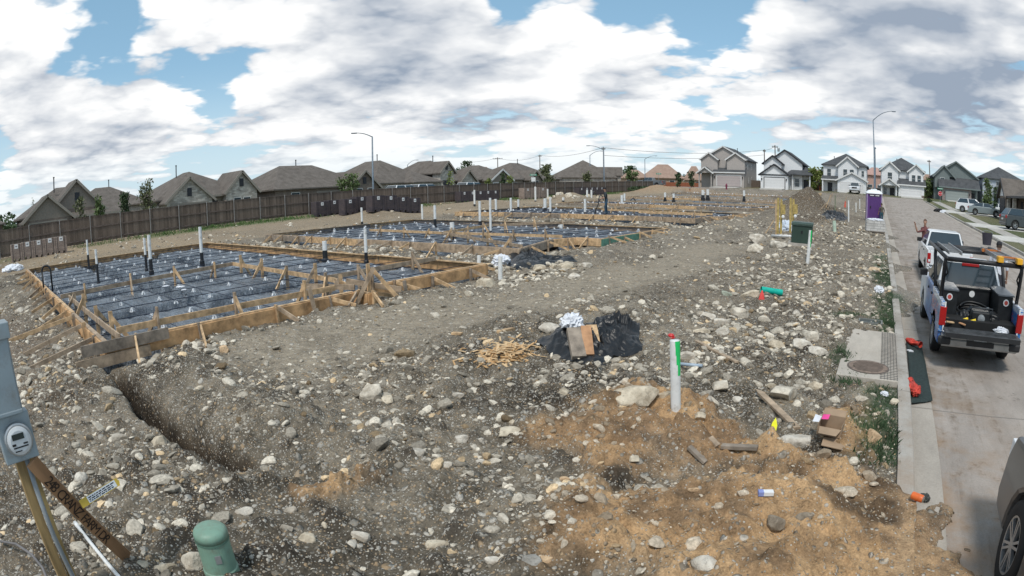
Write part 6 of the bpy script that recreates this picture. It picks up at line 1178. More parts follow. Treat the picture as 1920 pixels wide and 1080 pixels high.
mb = MB(); mb.box(-.24, .24, -.66, -.60, 1.815, 1.88, X=Matrix.Translation((0, -.03, 0))); wp(mb, 'third_brake_light', M_tail, bevel=.01)
# ladder rack
M_rack = mat('black_rack_tube', (.018, .019, .022), .45); RZ = 2.12
for y in (-2.6, -.2): mb = MB(); mb.tube([(-.93, y, RZ), (.93, y, RZ)], .05, 8); wp(mb, 'rack_crossbar', M_rack, smooth=True)
for sx in (-1, 1):
    for y, yb in ((-2.6, -2.35), (-.2, -.95)): mb = MB(); mb.tube([(sx*.93, y, RZ+.03), (sx*.95, y*.8+yb*.2, RZ-.12), (sx*.95, yb, 1.31)], .048, 8); wp(mb, 'rack_upright', M_rack, smooth=True)
    mb = MB(); mb.tube([(sx*.93, -2.75, RZ+.02), (sx*.93, 1.5, RZ+.02)], .045, 8); wp(mb, 'rack_side_rail', M_rack, smooth=True)
    mb = MB(); mb.tube([(sx*.93, -2.6, RZ-.04), (sx*.86, -2.5, RZ-.3), (sx*.94, -2.40, RZ-.42)], .022, 6); wp(mb, 'rack_bracket', M_rack, smooth=True)
for y in (.35, .8, 1.2): mb = MB(); mb.tube([(-.93, y, RZ), (.93, y, RZ)], .03, 8); wp(mb, 'rack_crossbar', M_rack, smooth=True)
def on_truck(v): return tuple(wt.matrix_basis @ Vector(v))
bpy.context.view_layer.update()
M_lad = mat('dull_orange_fibreglass', (.50, .17, .045), .5, var=.1); M_alu = mat('ladder_aluminium', (.40, .41, .42), .35, .8)
ld = thing('step_ladder', 'orange and grey ladder tied on the right of the truck rack', 'ladder', on_truck((.60, -2.7, RZ+.075)), 0); ld.scale = (VS,)*3
for sx in (-.24, .24): mb = MB(); mb.beam((sx, 0, .02), (sx*.7, 2.9, .02), .035, .09); mb.build('ladder_rail', M_alu, ld)
for k in range(9): mb = MB(); mb.beam((-.23+.008*k, .15+k*.31, .02), (.23-.008*k, .15+k*.31, .02), .06, .025); mb.build('rung', M_alu, ld)
for sx in (-.24, .24): mb = MB(); mb.box(sx-.07, sx+.07, -.04, .18, -.03, .09); mb.build('yellow_foot', mat('ladder_yellow', (.75, .38, .02), .5), ld, bevel=.01)
mb = MB(); mb.box(-.27, .27, 2.2, 2.3, -.01, .06); mb.build('orange_spreader', M_lad, ld); mb = MB(); mb.box(-.24, .24, .26, .34, .05, .085); mb.build('orange_spreader', M_lad, ld)
ld2 = thing('extension_ladder', 'grey aluminium ladder lying along the left of the truck rack', 'ladder', on_truck((-.62, -1.9, RZ+.075)), 0); ld2.scale = (VS,)*3
for sx in (-.16, .16): mb = MB(); mb.beam((sx, 0, .0), (sx, 2.6, .0), .03, .08); mb.build('ladder_rail', M_alu, ld2)
for k in range(8): mb = MB(); mb.beam((-.16, .15+k*.31, 0), (.16, .15+k*.31, 0), .03, .03); mb.build('rung', M_alu, ld2)
bk = thing('bucket', 'dark bucket standing on the front of the truck rack', 'bucket', on_truck((.62, .35, RZ+.17)), 0); mb = MB(); mb.lathe([(.10, 0), (.13, .24), (.12, .24), (.095, .02), (0, .02)], 16); mb.build('pail', mat('dark_bucket', (.05, .045, .06), .6), bk, smooth=False); mb = MB(); mb.tube([(.13*math.cos(t), 0, .23+.05*math.sin(t)) for t in np.linspace(0, PI, 9)], .006, 5); mb.build('handle', M_steel, bk)
# load in the bed
def bedthing(name, label, cat, p): o = thing(name, label, cat, on_truck(p), 0); o.scale = (VS,)*3; return o
o = bedthing('hose_coil', 'black hose coiled against the toolboxes in the truck bed', 'hose', (0, -1.62, .80)); mb = MB(); mb.tube([((.36+.05*math.sin(t*1.7))*math.cos(t), .20*math.sin(t), .0+.10*math.sin(t)+.010*t) for t in np.linspace(0, 7*PI, 130)], .028, 7); mb.build('hose', M_black, o, smooth=True); mb = MB(); mb.lathe([(.05, 0), (.05, .12), (.03, .14)], 10, X=Matrix.Translation((.4, .0, .12))); mb.build('nozzle', M_steel, o)
o = bedthing('generator', 'small dark machine in the middle of the truck bed', 'machine', (.06, -2.3, .755)); mb = MB(); mb.box(-.24, .24, -.2, .2, .05, .34); mb.build('housing', M_tool, o, bevel=.04); mb = MB(); mb.tube([(-.26, -.22, 0), (-.26, -.22, .42), (.26, -.22, .42), (.26, -.22, 0)], .018, 6); mb.build('frame', mat('dull_frame', (.05, .055, .06), .4, .5), o, smooth=True); mb = MB(); mb.lathe([(.09, 0), (.09, .05), (0, .06)], 14, X=Matrix.Translation((.0, -.21, .2))@Euler((PI/2, 0, 0)).to_matrix().to_4x4()); mb.build('starter', M_steel, o)
for i, (x, y, s, c_, lab) in enumerate([(-.22, -2.62, .07, (.75, .55, .03), 'yellow tool beside the machine in the truck bed'), (-.40, -2.55, .06, (.70, .5, .05), 'smaller yellow tool at the left in the truck bed')]):
    o = bedthing('power_tool', lab, 'tool', (x, y, .755)); mb = MB(); mb.tube([(0, 0, .02), (.03, .02, .14), (.14, .02, .17)], .035, 8); mb.build('handle', mat('tool_yellow', c_, .5), o, smooth=True); mb = MB(); mb.box(-.06, .06, -.05, .05, 0, .05); mb.build('battery', M_black, o)
o = bedthing('white_rags', 'bunch of white papers and rags at the right of the truck bed', 'rags', (.55, -2.72, .77)); V, F = ico(4); nn = sum(a*np.abs(np.sin(V@RNG.normal(size=3)*f)) for a, f in ((.5, 3), (.4, 7), (.25, 13))); np_mesh('cloth', V*(.5+.5*nn)[:, None]*[.22, .18, .13], F, M_cloth, o); mb = MB(); mb.box(-.2, .1, -.2, -.05, -.01, .01, X=Euler((.1, .1, .4)).to_matrix().to_4x4()); mb.build('paper', M_white, o)
for i, (x, y, s_, lab) in enumerate([(-.30, -2.1, .20, 'black bag slumped at the left of the machine in the truck bed'), (.40, -2.15, .22, 'black bag slumped at the right of the machine in the truck bed'), (.0, -1.95, .26, 'dark tarp bundle behind the machine in the truck bed')]):
    V, F = ico(4); r_ = np.random.default_rng(50+i); nn = sum(a*np.abs(np.sin(V@r_.normal(size=3)*f+r_.uniform(0, 6))) for a, f in ((.35, 2.2), (.3, 3.5), (.25, 5.5), (.15, 10))); o = np_mesh('load_bag', V*(.55+.5*nn)[:, None]*[s_, s_*.8, s_*.75], F, M_film, smooth=True); o.location = on_truck((x, y, .76+s_*.5)); tag(o, lab, 'bag')
for i, (x0, y0, x1, y1, m) in enumerate([(-.84, -2.75, -.3, -2.35, M_pvc), (-.82, -2.85, -.4, -2.6, M_wood), (-.80, -2.6, -.35, -2.8, mat('reddish_pine', (.42, .23, .12)))]):
    mb = MB(); mb.tube([on_truck((x0, y0, .85+i*.03)), on_truck((x1, y1, .80+i*.02))], .018, 8); tag(mb.build('rod', m, smooth=True), ('white plastic rod', 'pale wooden rod', 'reddish wooden rod')[i]+' lying on the left of the truck bed', 'rod')
# white pickup ahead
wy = 22.8-1.92*VS; wpk = vehicle('pickup', 'pickup_truck', 'white pickup parked in front of the blue work truck', (1.80+VS, wy, float(rise(wy))), 0, M_wpaint, VS, cat='truck', slope=.018)
# grey suv at the front corner
sv = vehicle('suv', 'grey_suv', 'dark grey suv cut off by the bottom right corner', (1.50+.93*.95, 3.80-1.40*.95, 0), 0, M_grey, .95)
# cars on the far right drives and elsewhere
ct = Vector((14.0, 74.9)); vehicle('suv', 'white_suv', 'white suv on the driveway behind the silver sedan', (13.3, 76.0, Tz(13.3, 76)+.05), -PI/2-.25, paint('pearl', (.70, .72, .74)), 1.0)
vehicle('sedan', 'silver_sedan', 'silver grey sedan parked across the driveway before the white suv', (14.4, 72.0, Tz(14.4, 72)+.05), -PI/2-.12, paint('silver', (.27, .31, .32), .5), 1.0)
vehicle('sedan', 'white_sedan', 'white car half hidden behind the silver sedan by the brown house', (17.6, 76.5, Tz(17.2, 76.5)+.05), -PI/2-.2, paint('white', (.72, .74, .76)), 1.0)
vehicle('suv', 'dark_suv', 'dark grey suv cut off by the right edge beside the lawn', (14.6, 52.4, Tz(14.6, 52.4)+.05), -PI/2+.15, paint('graphite', (.06, .07, .075), .4), 1.05)
vehicle('pickup', 'pickup_truck', 'white pickup facing the street in the drive of the white house', (-4.6, 112.6, float(base(np.array(-4.6), 112.6))+.12), PI, M_wpaint, 1.0, cat='truck')
v = ray(1232, 350); d = 113/ v[1]; vehicle('pickup', 'pickup_truck', 'grey pickup on the far street beyond the fence end', (v[0]*d, 109.5, float(rise(109.5))), PI/2, paint('pewter', (.18, .20, .22), .4), 1.0, cat='truck')
for px, kind, lab, y_ in ((588, 'sedan', 'white car roof showing over the fence before the long hipped house', 40), (758, 'suv', 'white car roof over the fence left of the stone tower house', 56), (798, 'suv', 'white car roof over the fence before the stone tower house', 62), (885, 'suv', 'white van like suv over the fence before the low taupe house', 74)):
    v = ray(px, 352); x = -50.; y = x*v[1]/v[0]; vehicle(kind, 'parked_car', lab, (x, y, Tz(x, y)+(.12 if kind == 'sedan' else .2)), .05, M_wpaint if px != 588 else paint('white', (.7, .72, .74)), 1.12)
# ------------------------------------------------------------------ street lamps, poles, wires, signs
def az_pos(px, hd, py=350): v = ray(px, py); h = math.hypot(v[0], v[1]); return v[0]/h*hd, v[1]/h*hd
def z_at(px, py, hd): v = ray(px, py); return CAMZ+v[2]/math.hypot(v[0], v[1])*hd
def lamp(px, ytop, hd, tip, label):
    x, y = az_pos(px, hd, ytop); zb = Tz(x, y); zt = z_at(px, ytop, hd); o = thing('street_lamp', label, 'street lamp', (x, y, zb)); H_ = zt-zb
    d = Vector(az_pos(tip[0], hd, tip[1])+(z_at(tip[0], tip[1], hd),))-Vector((x, y, zt)); mb = MB(); mb.lathe([(.16, -.2), (.15, .1), (.11, .3), (.075, H_), (0, H_+.03)], 12); mb.build('pole', M_lamp, o, smooth=True)
    mb = MB(); mb.lathe([(.24, 0), (.24, .12), (.17, .2)], 12); mb.build('base', M_lamp, o)
    t = np.linspace(0, 1, 10); mb = MB(); mb.tube([(d.x*k, d.y*k, H_-.05+d.z*(k+.35*math.sin(k*PI*.9)*(1-k*.3))) for k in t], [.055-.02*k for k in t], 8); mb.build('arm', M_lamp, o, smooth=True)
    u = Vector((d.x, d.y, 0)).normalized(); e = Vector((d.x, d.y, H_-.05+d.z*1.04)); mb = MB(); mb.beam(tuple(e-u*.1), tuple(e+u*.55), .26, .10); mb.build('lamp_head', M_lamp, o, bevel=.03); mb = MB(); mb.beam(tuple(e+u*.05-Vector((0, 0, .055))), tuple(e+u*.45-Vector((0, 0, .055))), .2, .02); mb.build('lens', M_glass, o)
lamp(698, 256, 61, (668, 249), 'tall grey street lamp with its arm to the left, behind the long fence'); lamp(1132, 281, 104, (1105, 273), 'grey street lamp with a left arm beside the utility pole at the fence end')
lamp(1106, 291, 128, (1126, 283), 'lower grey street lamp with a right arm near the fence end'); lamp(1209, 298, 138, (1228, 292), 'grey street lamp before the pinkish tan hipped house'); lamp(764, 309, 125, (780, 300), 'distant street lamp arm rising over the brown roofs'); lamp(1637, 225, 84, (1673, 209), 'tallest street lamp, standing behind the purple toilet with its arm to the right')
M_upole = mat('utility_pole_wood', (.12, .105, .095), .9, var=.15)
def upole(px, ytop, hd, label, arm=1., lean=0, r=.16):
    x, y = az_pos(px, hd, ytop); zb = Tz(x, y); H_ = z_at(px, ytop, hd)-zb; o = thing('utility_pole', label, 'utility pole', (x, y, zb)); mb = MB(); mb.tube([(0, 0, -.3), (lean, 0, H_)], [r*1.2, r*.8], 8); mb.build('pole', M_upole, o, smooth=True)
    mb = MB(); mb.beam((lean-arm, -arm*.7, H_-.5), (lean+arm, arm*.7, H_-.5), .14, .16); mb.build('crossarm', M_upole, o)
    for k in (-.9, -.4, .4, .9): mb = MB(); mb.lathe([(.06, 0), (.09, .1), (.05, .25)], 8, X=Matrix.Translation((lean+arm*k, arm*.7*k, H_-.41))); mb.build('insulator', M_steel, o)
    return Vector((x, y, zb+H_-.2))
pA = upole(933, 295, 190, 'utility pole with a crossarm above the low taupe house', 1.3); pB = upole(1012, 290, 190, 'bare utility pole above the brown hipped house', .5); pC = upole(1131, 275, 120, 'tall utility pole beside the lamp at the fence end', .35, r=.09); pD = upole(1433, 280, 150, 'utility pole between the beige and the black trimmed houses', .3); pE = upole(1453, 272, 150, 'utility pole with a transformer behind the black trimmed house', .7); pF = upole(1745, 300, 170, 'leaning utility pole behind the slate house', .6, -.5); pG = upole(1163, 322, 200, 'small pole with long crossarm right of the fence end lamp', 3.2)
mb = MB(); mb.lathe([(.3, 0), (.32, .1), (.32, .8), (.25, .95), (0, 1)], 12, X=Matrix.Translation(pE+Vector((.9, .3, -1.4)))); tag(mb.build('pole_transformer', M_steel, smooth=False), 'grey transformer can hanging on the pole behind the black trimmed house', 'transformer')
sgp = az_pos(1641, 98, 300); zb = Tz(*sgp); o = thing('slim_pole', 'thin dark pole with a small cap right behind the tallest lamp', 'pole', (*sgp, zb)); hh = z_at(1641, 279, 98)-zb; mb = MB(); mb.lathe([(.10, 0), (.07, hh)], 10); mb.build('pole', M_lamp, o); mb = MB(); mb.lathe([(.2, hh), (.2, hh+.15), (.1, hh+.25), (0, hh+.26)], 10); mb.build('cap', M_lamp, o)
def wire(a, b_, sag, label):
    mb = MB(); mb.tube([tuple(a.lerp(b_, t)-Vector((0, 0, sag*4*t*(1-t)))) for t in np.linspace(0, 1, 24)], .035, 4, cap=False); tag(mb.build('overhead_wire', M_upole, fix=False), label, 'wire')
far_l = Vector(az_pos(600, 230)+(z_at(600, 325, 230),)); far_r = Vector((*az_pos(1500, 155), z_at(1500, 286, 155)))
wire(pA, pB, 1.2, 'overhead wire between the crossarm pole and the bare pole'); wire(pB, pC, 1.0, 'overhead wire from the bare pole to the fence end pole'); wire(pC, pD, 1.2, 'upper overhead wire above the pinkish house to the beige house'); wire(pC-Vector((0, 0, 1.6)), pD-Vector((0, 0, 1.2)), 1.0, 'lower overhead wire above the pinkish house to the beige house'); wire(pD, pE, .3, 'short overhead wire behind the black trimmed house'); wire(pA, Vector((*az_pos(880, 200), z_at(880, 304, 200))), .3, 'overhead wire leaving the crossarm pole to the left')
M_sgreen = mat('sign_green', (.01, .22, .12), .5); M_sred = mat('sign_red', (.50, .015, .03), .5)
def street_sign(px, py, hd, label, stop=False, sub=False):
    x, y = az_pos(px, hd, py); zb = Tz(x, y); z = z_at(px, py, hd)-zb; o = thing('street_sign', label, 'street sign', (x, y, zb), math.atan2(-x, y)); mb = MB(); mb.lathe([(.035, -.2), (.03, z+.1)], 8); mb.build('pole', M_steel, o)
    mb = MB(); mb.box(-.5, .5, -.06, -.04, z-.12, z+.14); p = mb.build('name_blade', M_sgreen, o); mb = MB(); mb.box(-.38, .38, -.066, -.061, z-.03, z+.05); mb.build('name_band', mat('sign_white', (.75, .76, .75), .5), p)
    if not stop: mb = MB(); mb.box(-.012, .012, -.4, .4, z+.16, z+.40); mb.build('name_blade', M_sgreen, o)
    if stop:
        zc = z-.75; mb = MB(); P = [(.40*math.cos(PI/8+k*PI/4), zc+.40*math.sin(PI/8+k*PI/4)) for k in range(8)]; mb.prism(P, -.075, -.065, 'y'); mb.build('stop_border', MATS['sign_white'], o); mb = MB(); P = [(.37*math.cos(PI/8+k*PI/4), zc+.37*math.sin(PI/8+k*PI/4)) for k in range(8)]; mb.prism(P, -.085, -.0755, 'y'); pl_ = mb.build('stop_plate', M_sred, o)
        text('STOP', .27, pl_, (0, -.0865, zc-.09), (PI/2, 0, 0), MATS['sign_white'], align='CENTER')
    if sub: mb = MB(); mb.box(-.3, .3, -.08, -.06, z-.95, z-.35); mb.build('small_plate', M_white, o)
street_sign(1000, 328, 84, 'green street name sign above the fence by the brown hipped house', sub=True); street_sign(1235, 326, 116, 'green street name sign before the pinkish tan house'); street_sign(1763, 354, 97, 'red stop sign with a green street name blade at the corner', stop=True)
# ------------------------------------------------------------------ trees
def f_leaf(c0, c1):
    def f(n, b, co):
        g = n.new('ShaderNodeNewGeometry'); P = g.outputs['Position']; a = n.noise(P, 1.6, 3, .6); r = n.noise(P, 14, 2, .6)
        n.put(b.inputs['Base Color'], n.mix(n.map(n.math('ADD', n.math('MULTIPLY', a, .5), n.math('MULTIPLY', r, .5)), .35, .65), c0, c1)); b.inputs['Roughness'].default_value = .7; b.inputs['Specular IOR Level'].default_value = .25
    return f
LEAF = {k: custom('leaves_'+k, f_leaf(*c)) for k, c in dict(dark=((.03, .055, .028), (.085, .12, .055)), mid=((.06, .095, .035), (.16, .21, .085)), lime=((.09, .13, .03), (.24, .28, .08)), olive=((.07, .085, .04), (.18, .19, .10))).items()}
M_bark = mat('bark', (.10, .08, .06), .95, var=.25)
def tree(px, ytop, wpx, hd, label, tone='mid', n=1100, low=.25, lf=.16, name='tree'):
    x, y = az_pos(px, hd); zb = Tz(x, y); H_ = z_at(px, ytop, hd)-zb; R_ = wpx/1093*hd/2; o = thing(name, label, 'tree', (x, y, zb)); r = np.random.default_rng(int(px*7+ytop))
    mb = MB(); mb.tube([(0, 0, -.2), (.03*R_, 0, H_*.3), (-.04*R_, .02, H_*.62), (0, 0, H_*.93)], [R_*.075+.03, R_*.06+.02, R_*.04+.012, .01], 8)
    for k in range(9):
        a, z0 = r.uniform(0, 2*PI), H_*r.uniform(low, .75); l = R_*r.uniform(.55, .9); mb.tube([(0, 0, z0), (l*.5*math.cos(a), l*.5*math.sin(a), z0+H_*.06), (l*math.cos(a), l*math.sin(a), z0+H_*.17)], [.03+R_*.02, .02, .006], 5)
    mb.build('trunk', M_bark, o, smooth=True); nc = 16; cz = r.uniform(low, .95, nc); sp = np.sqrt(np.clip(1-((cz-.5)/.62)**2, .05, 1))*r.uniform(.3, .85, nc)*R_; ca = r.uniform(0, 2*PI, nc)
    cen = np.stack([np.cos(ca)*sp, np.sin(ca)*sp, cz*H_], 1); k = r.integers(0, nc, n); p = cen[k]+r.normal(size=(n, 3))*[R_*.24, R_*.24, H_*.065]; p[:, 2] = np.clip(p[:, 2], H_*low*.7, H_*1.01)
    s = lf*r.uniform(.6, 1.3, n)[:, None]; u = r.normal(size=(n, 3)); u /= np.linalg.norm(u, axis=1)[:, None]; w_ = np.cross(u, r.normal(size=(n, 3))); w_ /= np.linalg.norm(w_, axis=1)[:, None]
    V = np.stack([p-u*s, p+w_*s*.45, p+u*s, p-w_*s*.45], 1).reshape(-1, 3); np_mesh('crown', V, np.arange(4*n).reshape(-1, 4), LEAF[tone], o); return o
tree(275, 337, 30, 50, 'airy young tree behind the fence left of the stone gabled house', 'olive', 800, .15, .13); tree(185, 366, 18, 50, 'narrow green tree behind the fence before the stepped gable house', 'mid', 700, .1); tree(232, 362, 20, 60, 'small dark tree in front of the set back house', 'dark', 700, .1)
tree(148, 372, 24, 52, 'thin shrubby tree before the leftmost garage', 'olive', 350, .2); tree(655, 327, 46, 60, 'broad green tree in front of the long hipped house', 'mid', 1500, .1); tree(1026, 308, 24, 95, 'slim tree rising beside the green street sign', 'olive', 900, .15, .22); tree(942, 318, 14, 88, 'dark narrow tree at the end of the low taupe house', 'dark', 700, .1, .2); tree(955, 328, 16, 88, 'light green sapling right of the dark narrow tree', 'lime', 500, .1, .18)
tree(843, 322, 12, 74, 'pale sapling before the stone tower house', 'lime', 350, .2, .15); tree(1100, 318, 16, 110, 'tall thin tree before the corner house', 'olive', 700, .15, .22); tree(1183, 318, 26, 125, 'bushy green tree at the right end of the corner house', 'mid', 900, .1, .3); tree(1271, 324, 12, 112, 'small tree in front of the reddish fence, left one', 'dark', 450, .3, .22); tree(1296, 322, 14, 112, 'small tree in front of the reddish fence, right one', 'dark', 450, .3, .22)
tree(1534, 314, 34, 121, 'round yellow green tree between the two white houses', 'lime', 1300, .1, .3); tree(1740, 334, 24, 122, 'green tree between the white and the slate houses', 'mid', 900, .1, .3); tree(1849, 335, 22, 84, 'tall green tree before the pale blue house', 'mid', 1300, .1, .2); tree(1866, 352, 14, 78, 'low shrub tree beside the brown house', 'dark', 600, .05, .18); tree(1742, 372, 10, 100, 'low bush by the stop sign', 'dark', 300, .05, .15)
tree(872, 303, 34, 210, 'far dark tree top above the roofs left of the crossarm pole', 'dark', 900, .2, .5); tree(1180, 312, 26, 215, 'far dark tree behind the corner house', 'dark', 900, .2, .5); tree(915, 335, 12, 92, 'yellow green sapling before the low taupe house', 'lime', 350, .2, .18); tree(1190, 350, 30, 97, 'low dark bush along the fence end, left one', 'dark', 700, .02, .2, name='bush'); tree(1212, 351, 24, 97, 'low dark bush along the fence end, right one', 'dark', 600, .02, .2, name='bush'); tree(60, 372, 9, 70, 'bare thin tree at the far left', 'olive', 120, .5, .12)
for px, hd, n_, zt in ((8, 150, 14, 397), (205, 170, 10, 366), (700, 260, 30, 335)):
    pass
r = np.random.default_rng(3); tl_ = np.radians(np.concatenate([r.uniform(74, 98, 2600), r.uniform(20, 74, 2500), r.uniform(-40, 20, 1800)])); d_ = r.uniform(240, 300, len(tl_)); p = np.stack([-np.sin(tl_)*d_, np.cos(tl_)*d_, base(-np.sin(tl_)*d_, np.cos(tl_)*d_)+r.uniform(0, 1, len(tl_))**1.6*(3.5+3*np.abs(np.sin(tl_*40)))], 1); n = len(p); s = r.uniform(.5, 1.4, n)[:, None]; u = r.normal(size=(n, 3)); u /= np.linalg.norm(u, axis=1)[:, None]; w_ = np.cross(u, r.normal(size=(n, 3))); w_ /= np.linalg.norm(w_, axis=1)[:, None]
tag(np_mesh('treeline', np.stack([p-u*s, p+w_*s*.6, p+u*s, p-w_*s*.6], 1).reshape(-1, 3), np.arange(4*n).reshape(-1, 4), LEAF['dark']), 'dark far treeline on the horizon behind the houses', None, kind='stuff')
a_, b_ = az_pos(1241, 131), az_pos(1310, 124); fence_run((*a_, Tz(*a_)-.2), (*b_, Tz(*b_)-.2), 'cedar_fence', 'reddish cedar fence before the pinkish tan house', M_redf, 1.9)
fence_run((-27.6, 121.5, 2.75), (-25.1, 121.5, 2.75), 'cedar_fence', 'short brown fence between the beige and black trimmed houses', M_fence, 1.9); fence_run((-14.2, 121.5, 2.6), (-11.8, 121.5, 2.6), 'cedar_fence', 'short brown fence between the two white houses', M_redf, 1.9); fence_run((-2.2, 121.5, 2.5), (.6, 121.5, 2.5), 'cedar_fence', 'short brown fence behind the tallest lamp', M_fence, 1.9); fence_run((10.1, 121.5, 2.5), (12.0, 121.5, 2.5), 'cedar_fence', 'short brown fence beside the slate house', M_fence, 1.9)
# ------------------------------------------------------------------ portable toilet, cabinet, posts, hydrant, small site things
p = G(1643, 417); pt = thing('portable_toilet', 'purple portable toilet with a white roof standing by the kerb', 'portable toilet', (p.x-.25, p.y, p.z), .12); M_pur = mat('purple_plastic', (.115, .045, .21), .5, var=.06, vs=2); M_pur2 = mat('dark_purple_plastic', (.085, .032, .16), .5, var=.06)
mb = MB(); mb.box(-.57, .57, -.57, .57, .12, 2.02); mb.build('cabin', M_pur, pt, bevel=.03); mb = MB(); mb.box(-.62, .62, -.60, .60, 0, .12); mb.build('base', mat('grey_skid', (.12, .12, .13), .7), pt)
for sx in (-1, 1): mb = MB(); mb.box(sx*.575-.035, sx*.575+.035, -.605, -.54, .12, 2.03); mb.build('corner_post', mat('lilac_plastic', (.36, .30, .45), .5), pt, bevel=.01)
mb = MB(); mb.box(-.40, .46, -.595, -.573, .18, 1.80); d = mb.build('door', M_pur2, pt, bevel=.01); mb = MB(); mb.box(-.34, -.26, -.625, -.596, 1.0, 1.16); mb.build('handle', M_black, d)
mb = MB(); mb.box(-.44, .50, -.597, -.573, 1.84, 1.99); sg = mb.build('header_panel', mat('dark_header', (.04, .03, .07), .5), pt)
for grp in (((-.34, -.28), (-.27, -.22), (-.21, -.15), (-.14, -.05)), ((.08, .14), (.15, .20), (.21, .27), (.28, .36))):
    mb = MB(); [mb.box(x0, x1, -.602, -.598, 1.885, 1.945) for x0, x1 in grp]; mb.build('lettering', M_white, sg)
mb = MB(); R1, R2 = .64, .40
mb.add([(-R1, -R1, 2.03), (R1, -R1, 2.03), (R1, R1, 2.03), (-R1, R1, 2.03), (-R1*.95, -R1*.95, 2.12), (R1*.95, -R1*.95, 2.12), (R1*.95, R1*.95, 2.12), (-R1*.95, R1*.95, 2.12), (-R2, -R2, 2.30), (R2, -R2, 2.30), (R2, R2, 2.30), (-R2, R2, 2.30)], [(3,2,1,0),(0,1,5,4),(1,2,6,5),(2,3,7,6),(3,0,4,7),(4,5,9,8),(5,6,10,9),(6,7,11,10),(7,4,8,11),(8,9,10,11)]); mb.build('roof', mat('white_translucent_roof', (.74, .77, .80), .4, var=.03), pt, bevel=.03)
mb = MB(); mb.box(-.24, .24, -.2, .2, 2.302, 2.38); mb.build('roof_vent', M_white, pt, bevel=.03); mb = MB(); mb.lathe([(.05, 2.0), (.05, 2.46), (.07, 2.46), (.07, 2.50)], 10, X=Matrix.Translation((-.42, .42, 0))); mb.build('vent_stack', M_black, pt)
p = G(1640, 437); o = thing('block_pallet', 'pallet of whitish blocks under loose wrapping in front of the purple toilet', 'block pallet', tuple(p), .1); M_blk = custom('whitish_blocks', f_brick((.44, .43, .41), (.56, .55, .53), (.30, .29, .28), 1.9)); mb = MB(); mb.box(-.58, .58, -.5, .5, .12, .74); mb.build('blocks', M_blk, o, bevel=.01); mb = MB()
for y in (-.42, 0, .42): mb.box(-.58, .58, y-.05, y+.05, 0, .10)
mb.box(-.6, .6, -.52, .52, .10, .12); mb.build('pallet', M_wood3, o); V, F = ico(4); nn = sum(a*np.abs(np.sin(V@RNG.normal(size=3)*f)) for a, f in ((.5, 3), (.4, 7), (.25, 13))); np_mesh('wrapping', V*(.6+.5*nn)[:, None]*[.58, .5, .10]+[0, 0, .76], F, M_cloth, o)
p = G(1503, 456); v = Vector((p.x, p.y, 0)).normalized(); tr = thing('transformer_cabinet', 'dark green electrical cabinet on a pad behind the leaning green topped pipe', 'electrical cabinet', tuple(p), math.atan2(-v.x, v.y)-.05); tr.rotation_euler = (0, .03, tr.rotation_euler.z); M_cab = mat('cabinet_green', (.028, .055, .042), .5, var=.08, vs=2)
mb = MB(); mb.box(-.43, .43, -.35, .40, .02, .74); mb.build('cabinet', M_cab, tr, bevel=.02); mb = MB(); mb.prism([(-.385, .70), (-.385, .80), (-.30, .85), (.43, .85), (.43, .70)], -.45, .45, 'x'); mb.build('lid', mat('cabinet_lid_green', (.045, .075, .062), .45), tr, bevel=.02); mb = MB(); mb.box(-.56, .56, -.46, .5, -.2, .02); mb.build('pad', M_conc, tr); mb = MB(); mb.box(-.03, .03, -.37, -.352, .40, .52); mb.build('lock', M_black, tr)
M_ypost = mat('yellow_treated_post', (.45, .34, .12), .8, var=.25, vs=6)
for px, yb, yt, w_, lab in ((1461, 438, 371, .30, 'pair of yellowish wooden service posts with a meter, left one'), (1484, 436, 371, .26, 'pair of yellowish wooden service posts with a meter, right one')):
    p = G(px, yb); hd = math.hypot(p.x, p.y); H_ = z_at(px, yt, hd)-p.z; o = thing('service_post', lab, 'wooden post', tuple(p), math.atan2(-p.x, p.y))
    for sx in (-1, 1): mb = MB(); mb.box(sx*w_*.28-.06, sx*w_*.28+.06, -.06, .06, -.3, H_*(1 if sx < 0 else .97)); mb.build('plank', M_ypost, o)
    mb = MB(); mb.box(.06, .30, -.14, -.065, H_*.55, H_*.82); mb.build('panel_box', M_ypost, o, bevel=.01); mb = MB(); mb.lathe([(.085, 0), (.085, .06), (.06, .09), (0, .1)], 14, X=Matrix.Translation((.18, -.16, H_*.48))@Euler((PI/2, 0, 0)).to_matrix().to_4x4()); mb.build('meter', M_white, o)
def pole(a, yt, w_, m, label, name='stake', off=(0, 0)):
    p = G(*a); hd = math.hypot(p.x, p.y); q = az_pos(a[0]+off[0], hd, yt); H_ = z_at(a[0]+off[0], yt, hd); mb = MB(); mb.beam((p.x, p.y, p.z-.1), (q[0], q[1], H_), w_, w_*.6); return tag(mb.build(name, m), label, 'stake')
pole((1455, 442), 374, .06, M_wood, 'thin bare stake left of the yellowish service posts'); pole((1434, 436), 413, .07, M_wood, 'slanting brace left of the yellowish service posts', 'brace', (17, 0)); pole((1537, 392), 378, .09, M_wood2, 'board leaning on the dark soil mound', 'brace', (14, 0)); pole((1552, 393), 362, .09, M_wood2, 'long slanting board right of the dark soil mound', 'brace', (9, 0)); pole((1566, 396), 366, .08, mat('green_grey_post', (.2, .22, .15), .8), 'greenish post right of the dark soil mound')
pole((1548, 388), 365, .08, M_wood, 'crossed board right of the dark soil mound', 'brace', (10, 0))
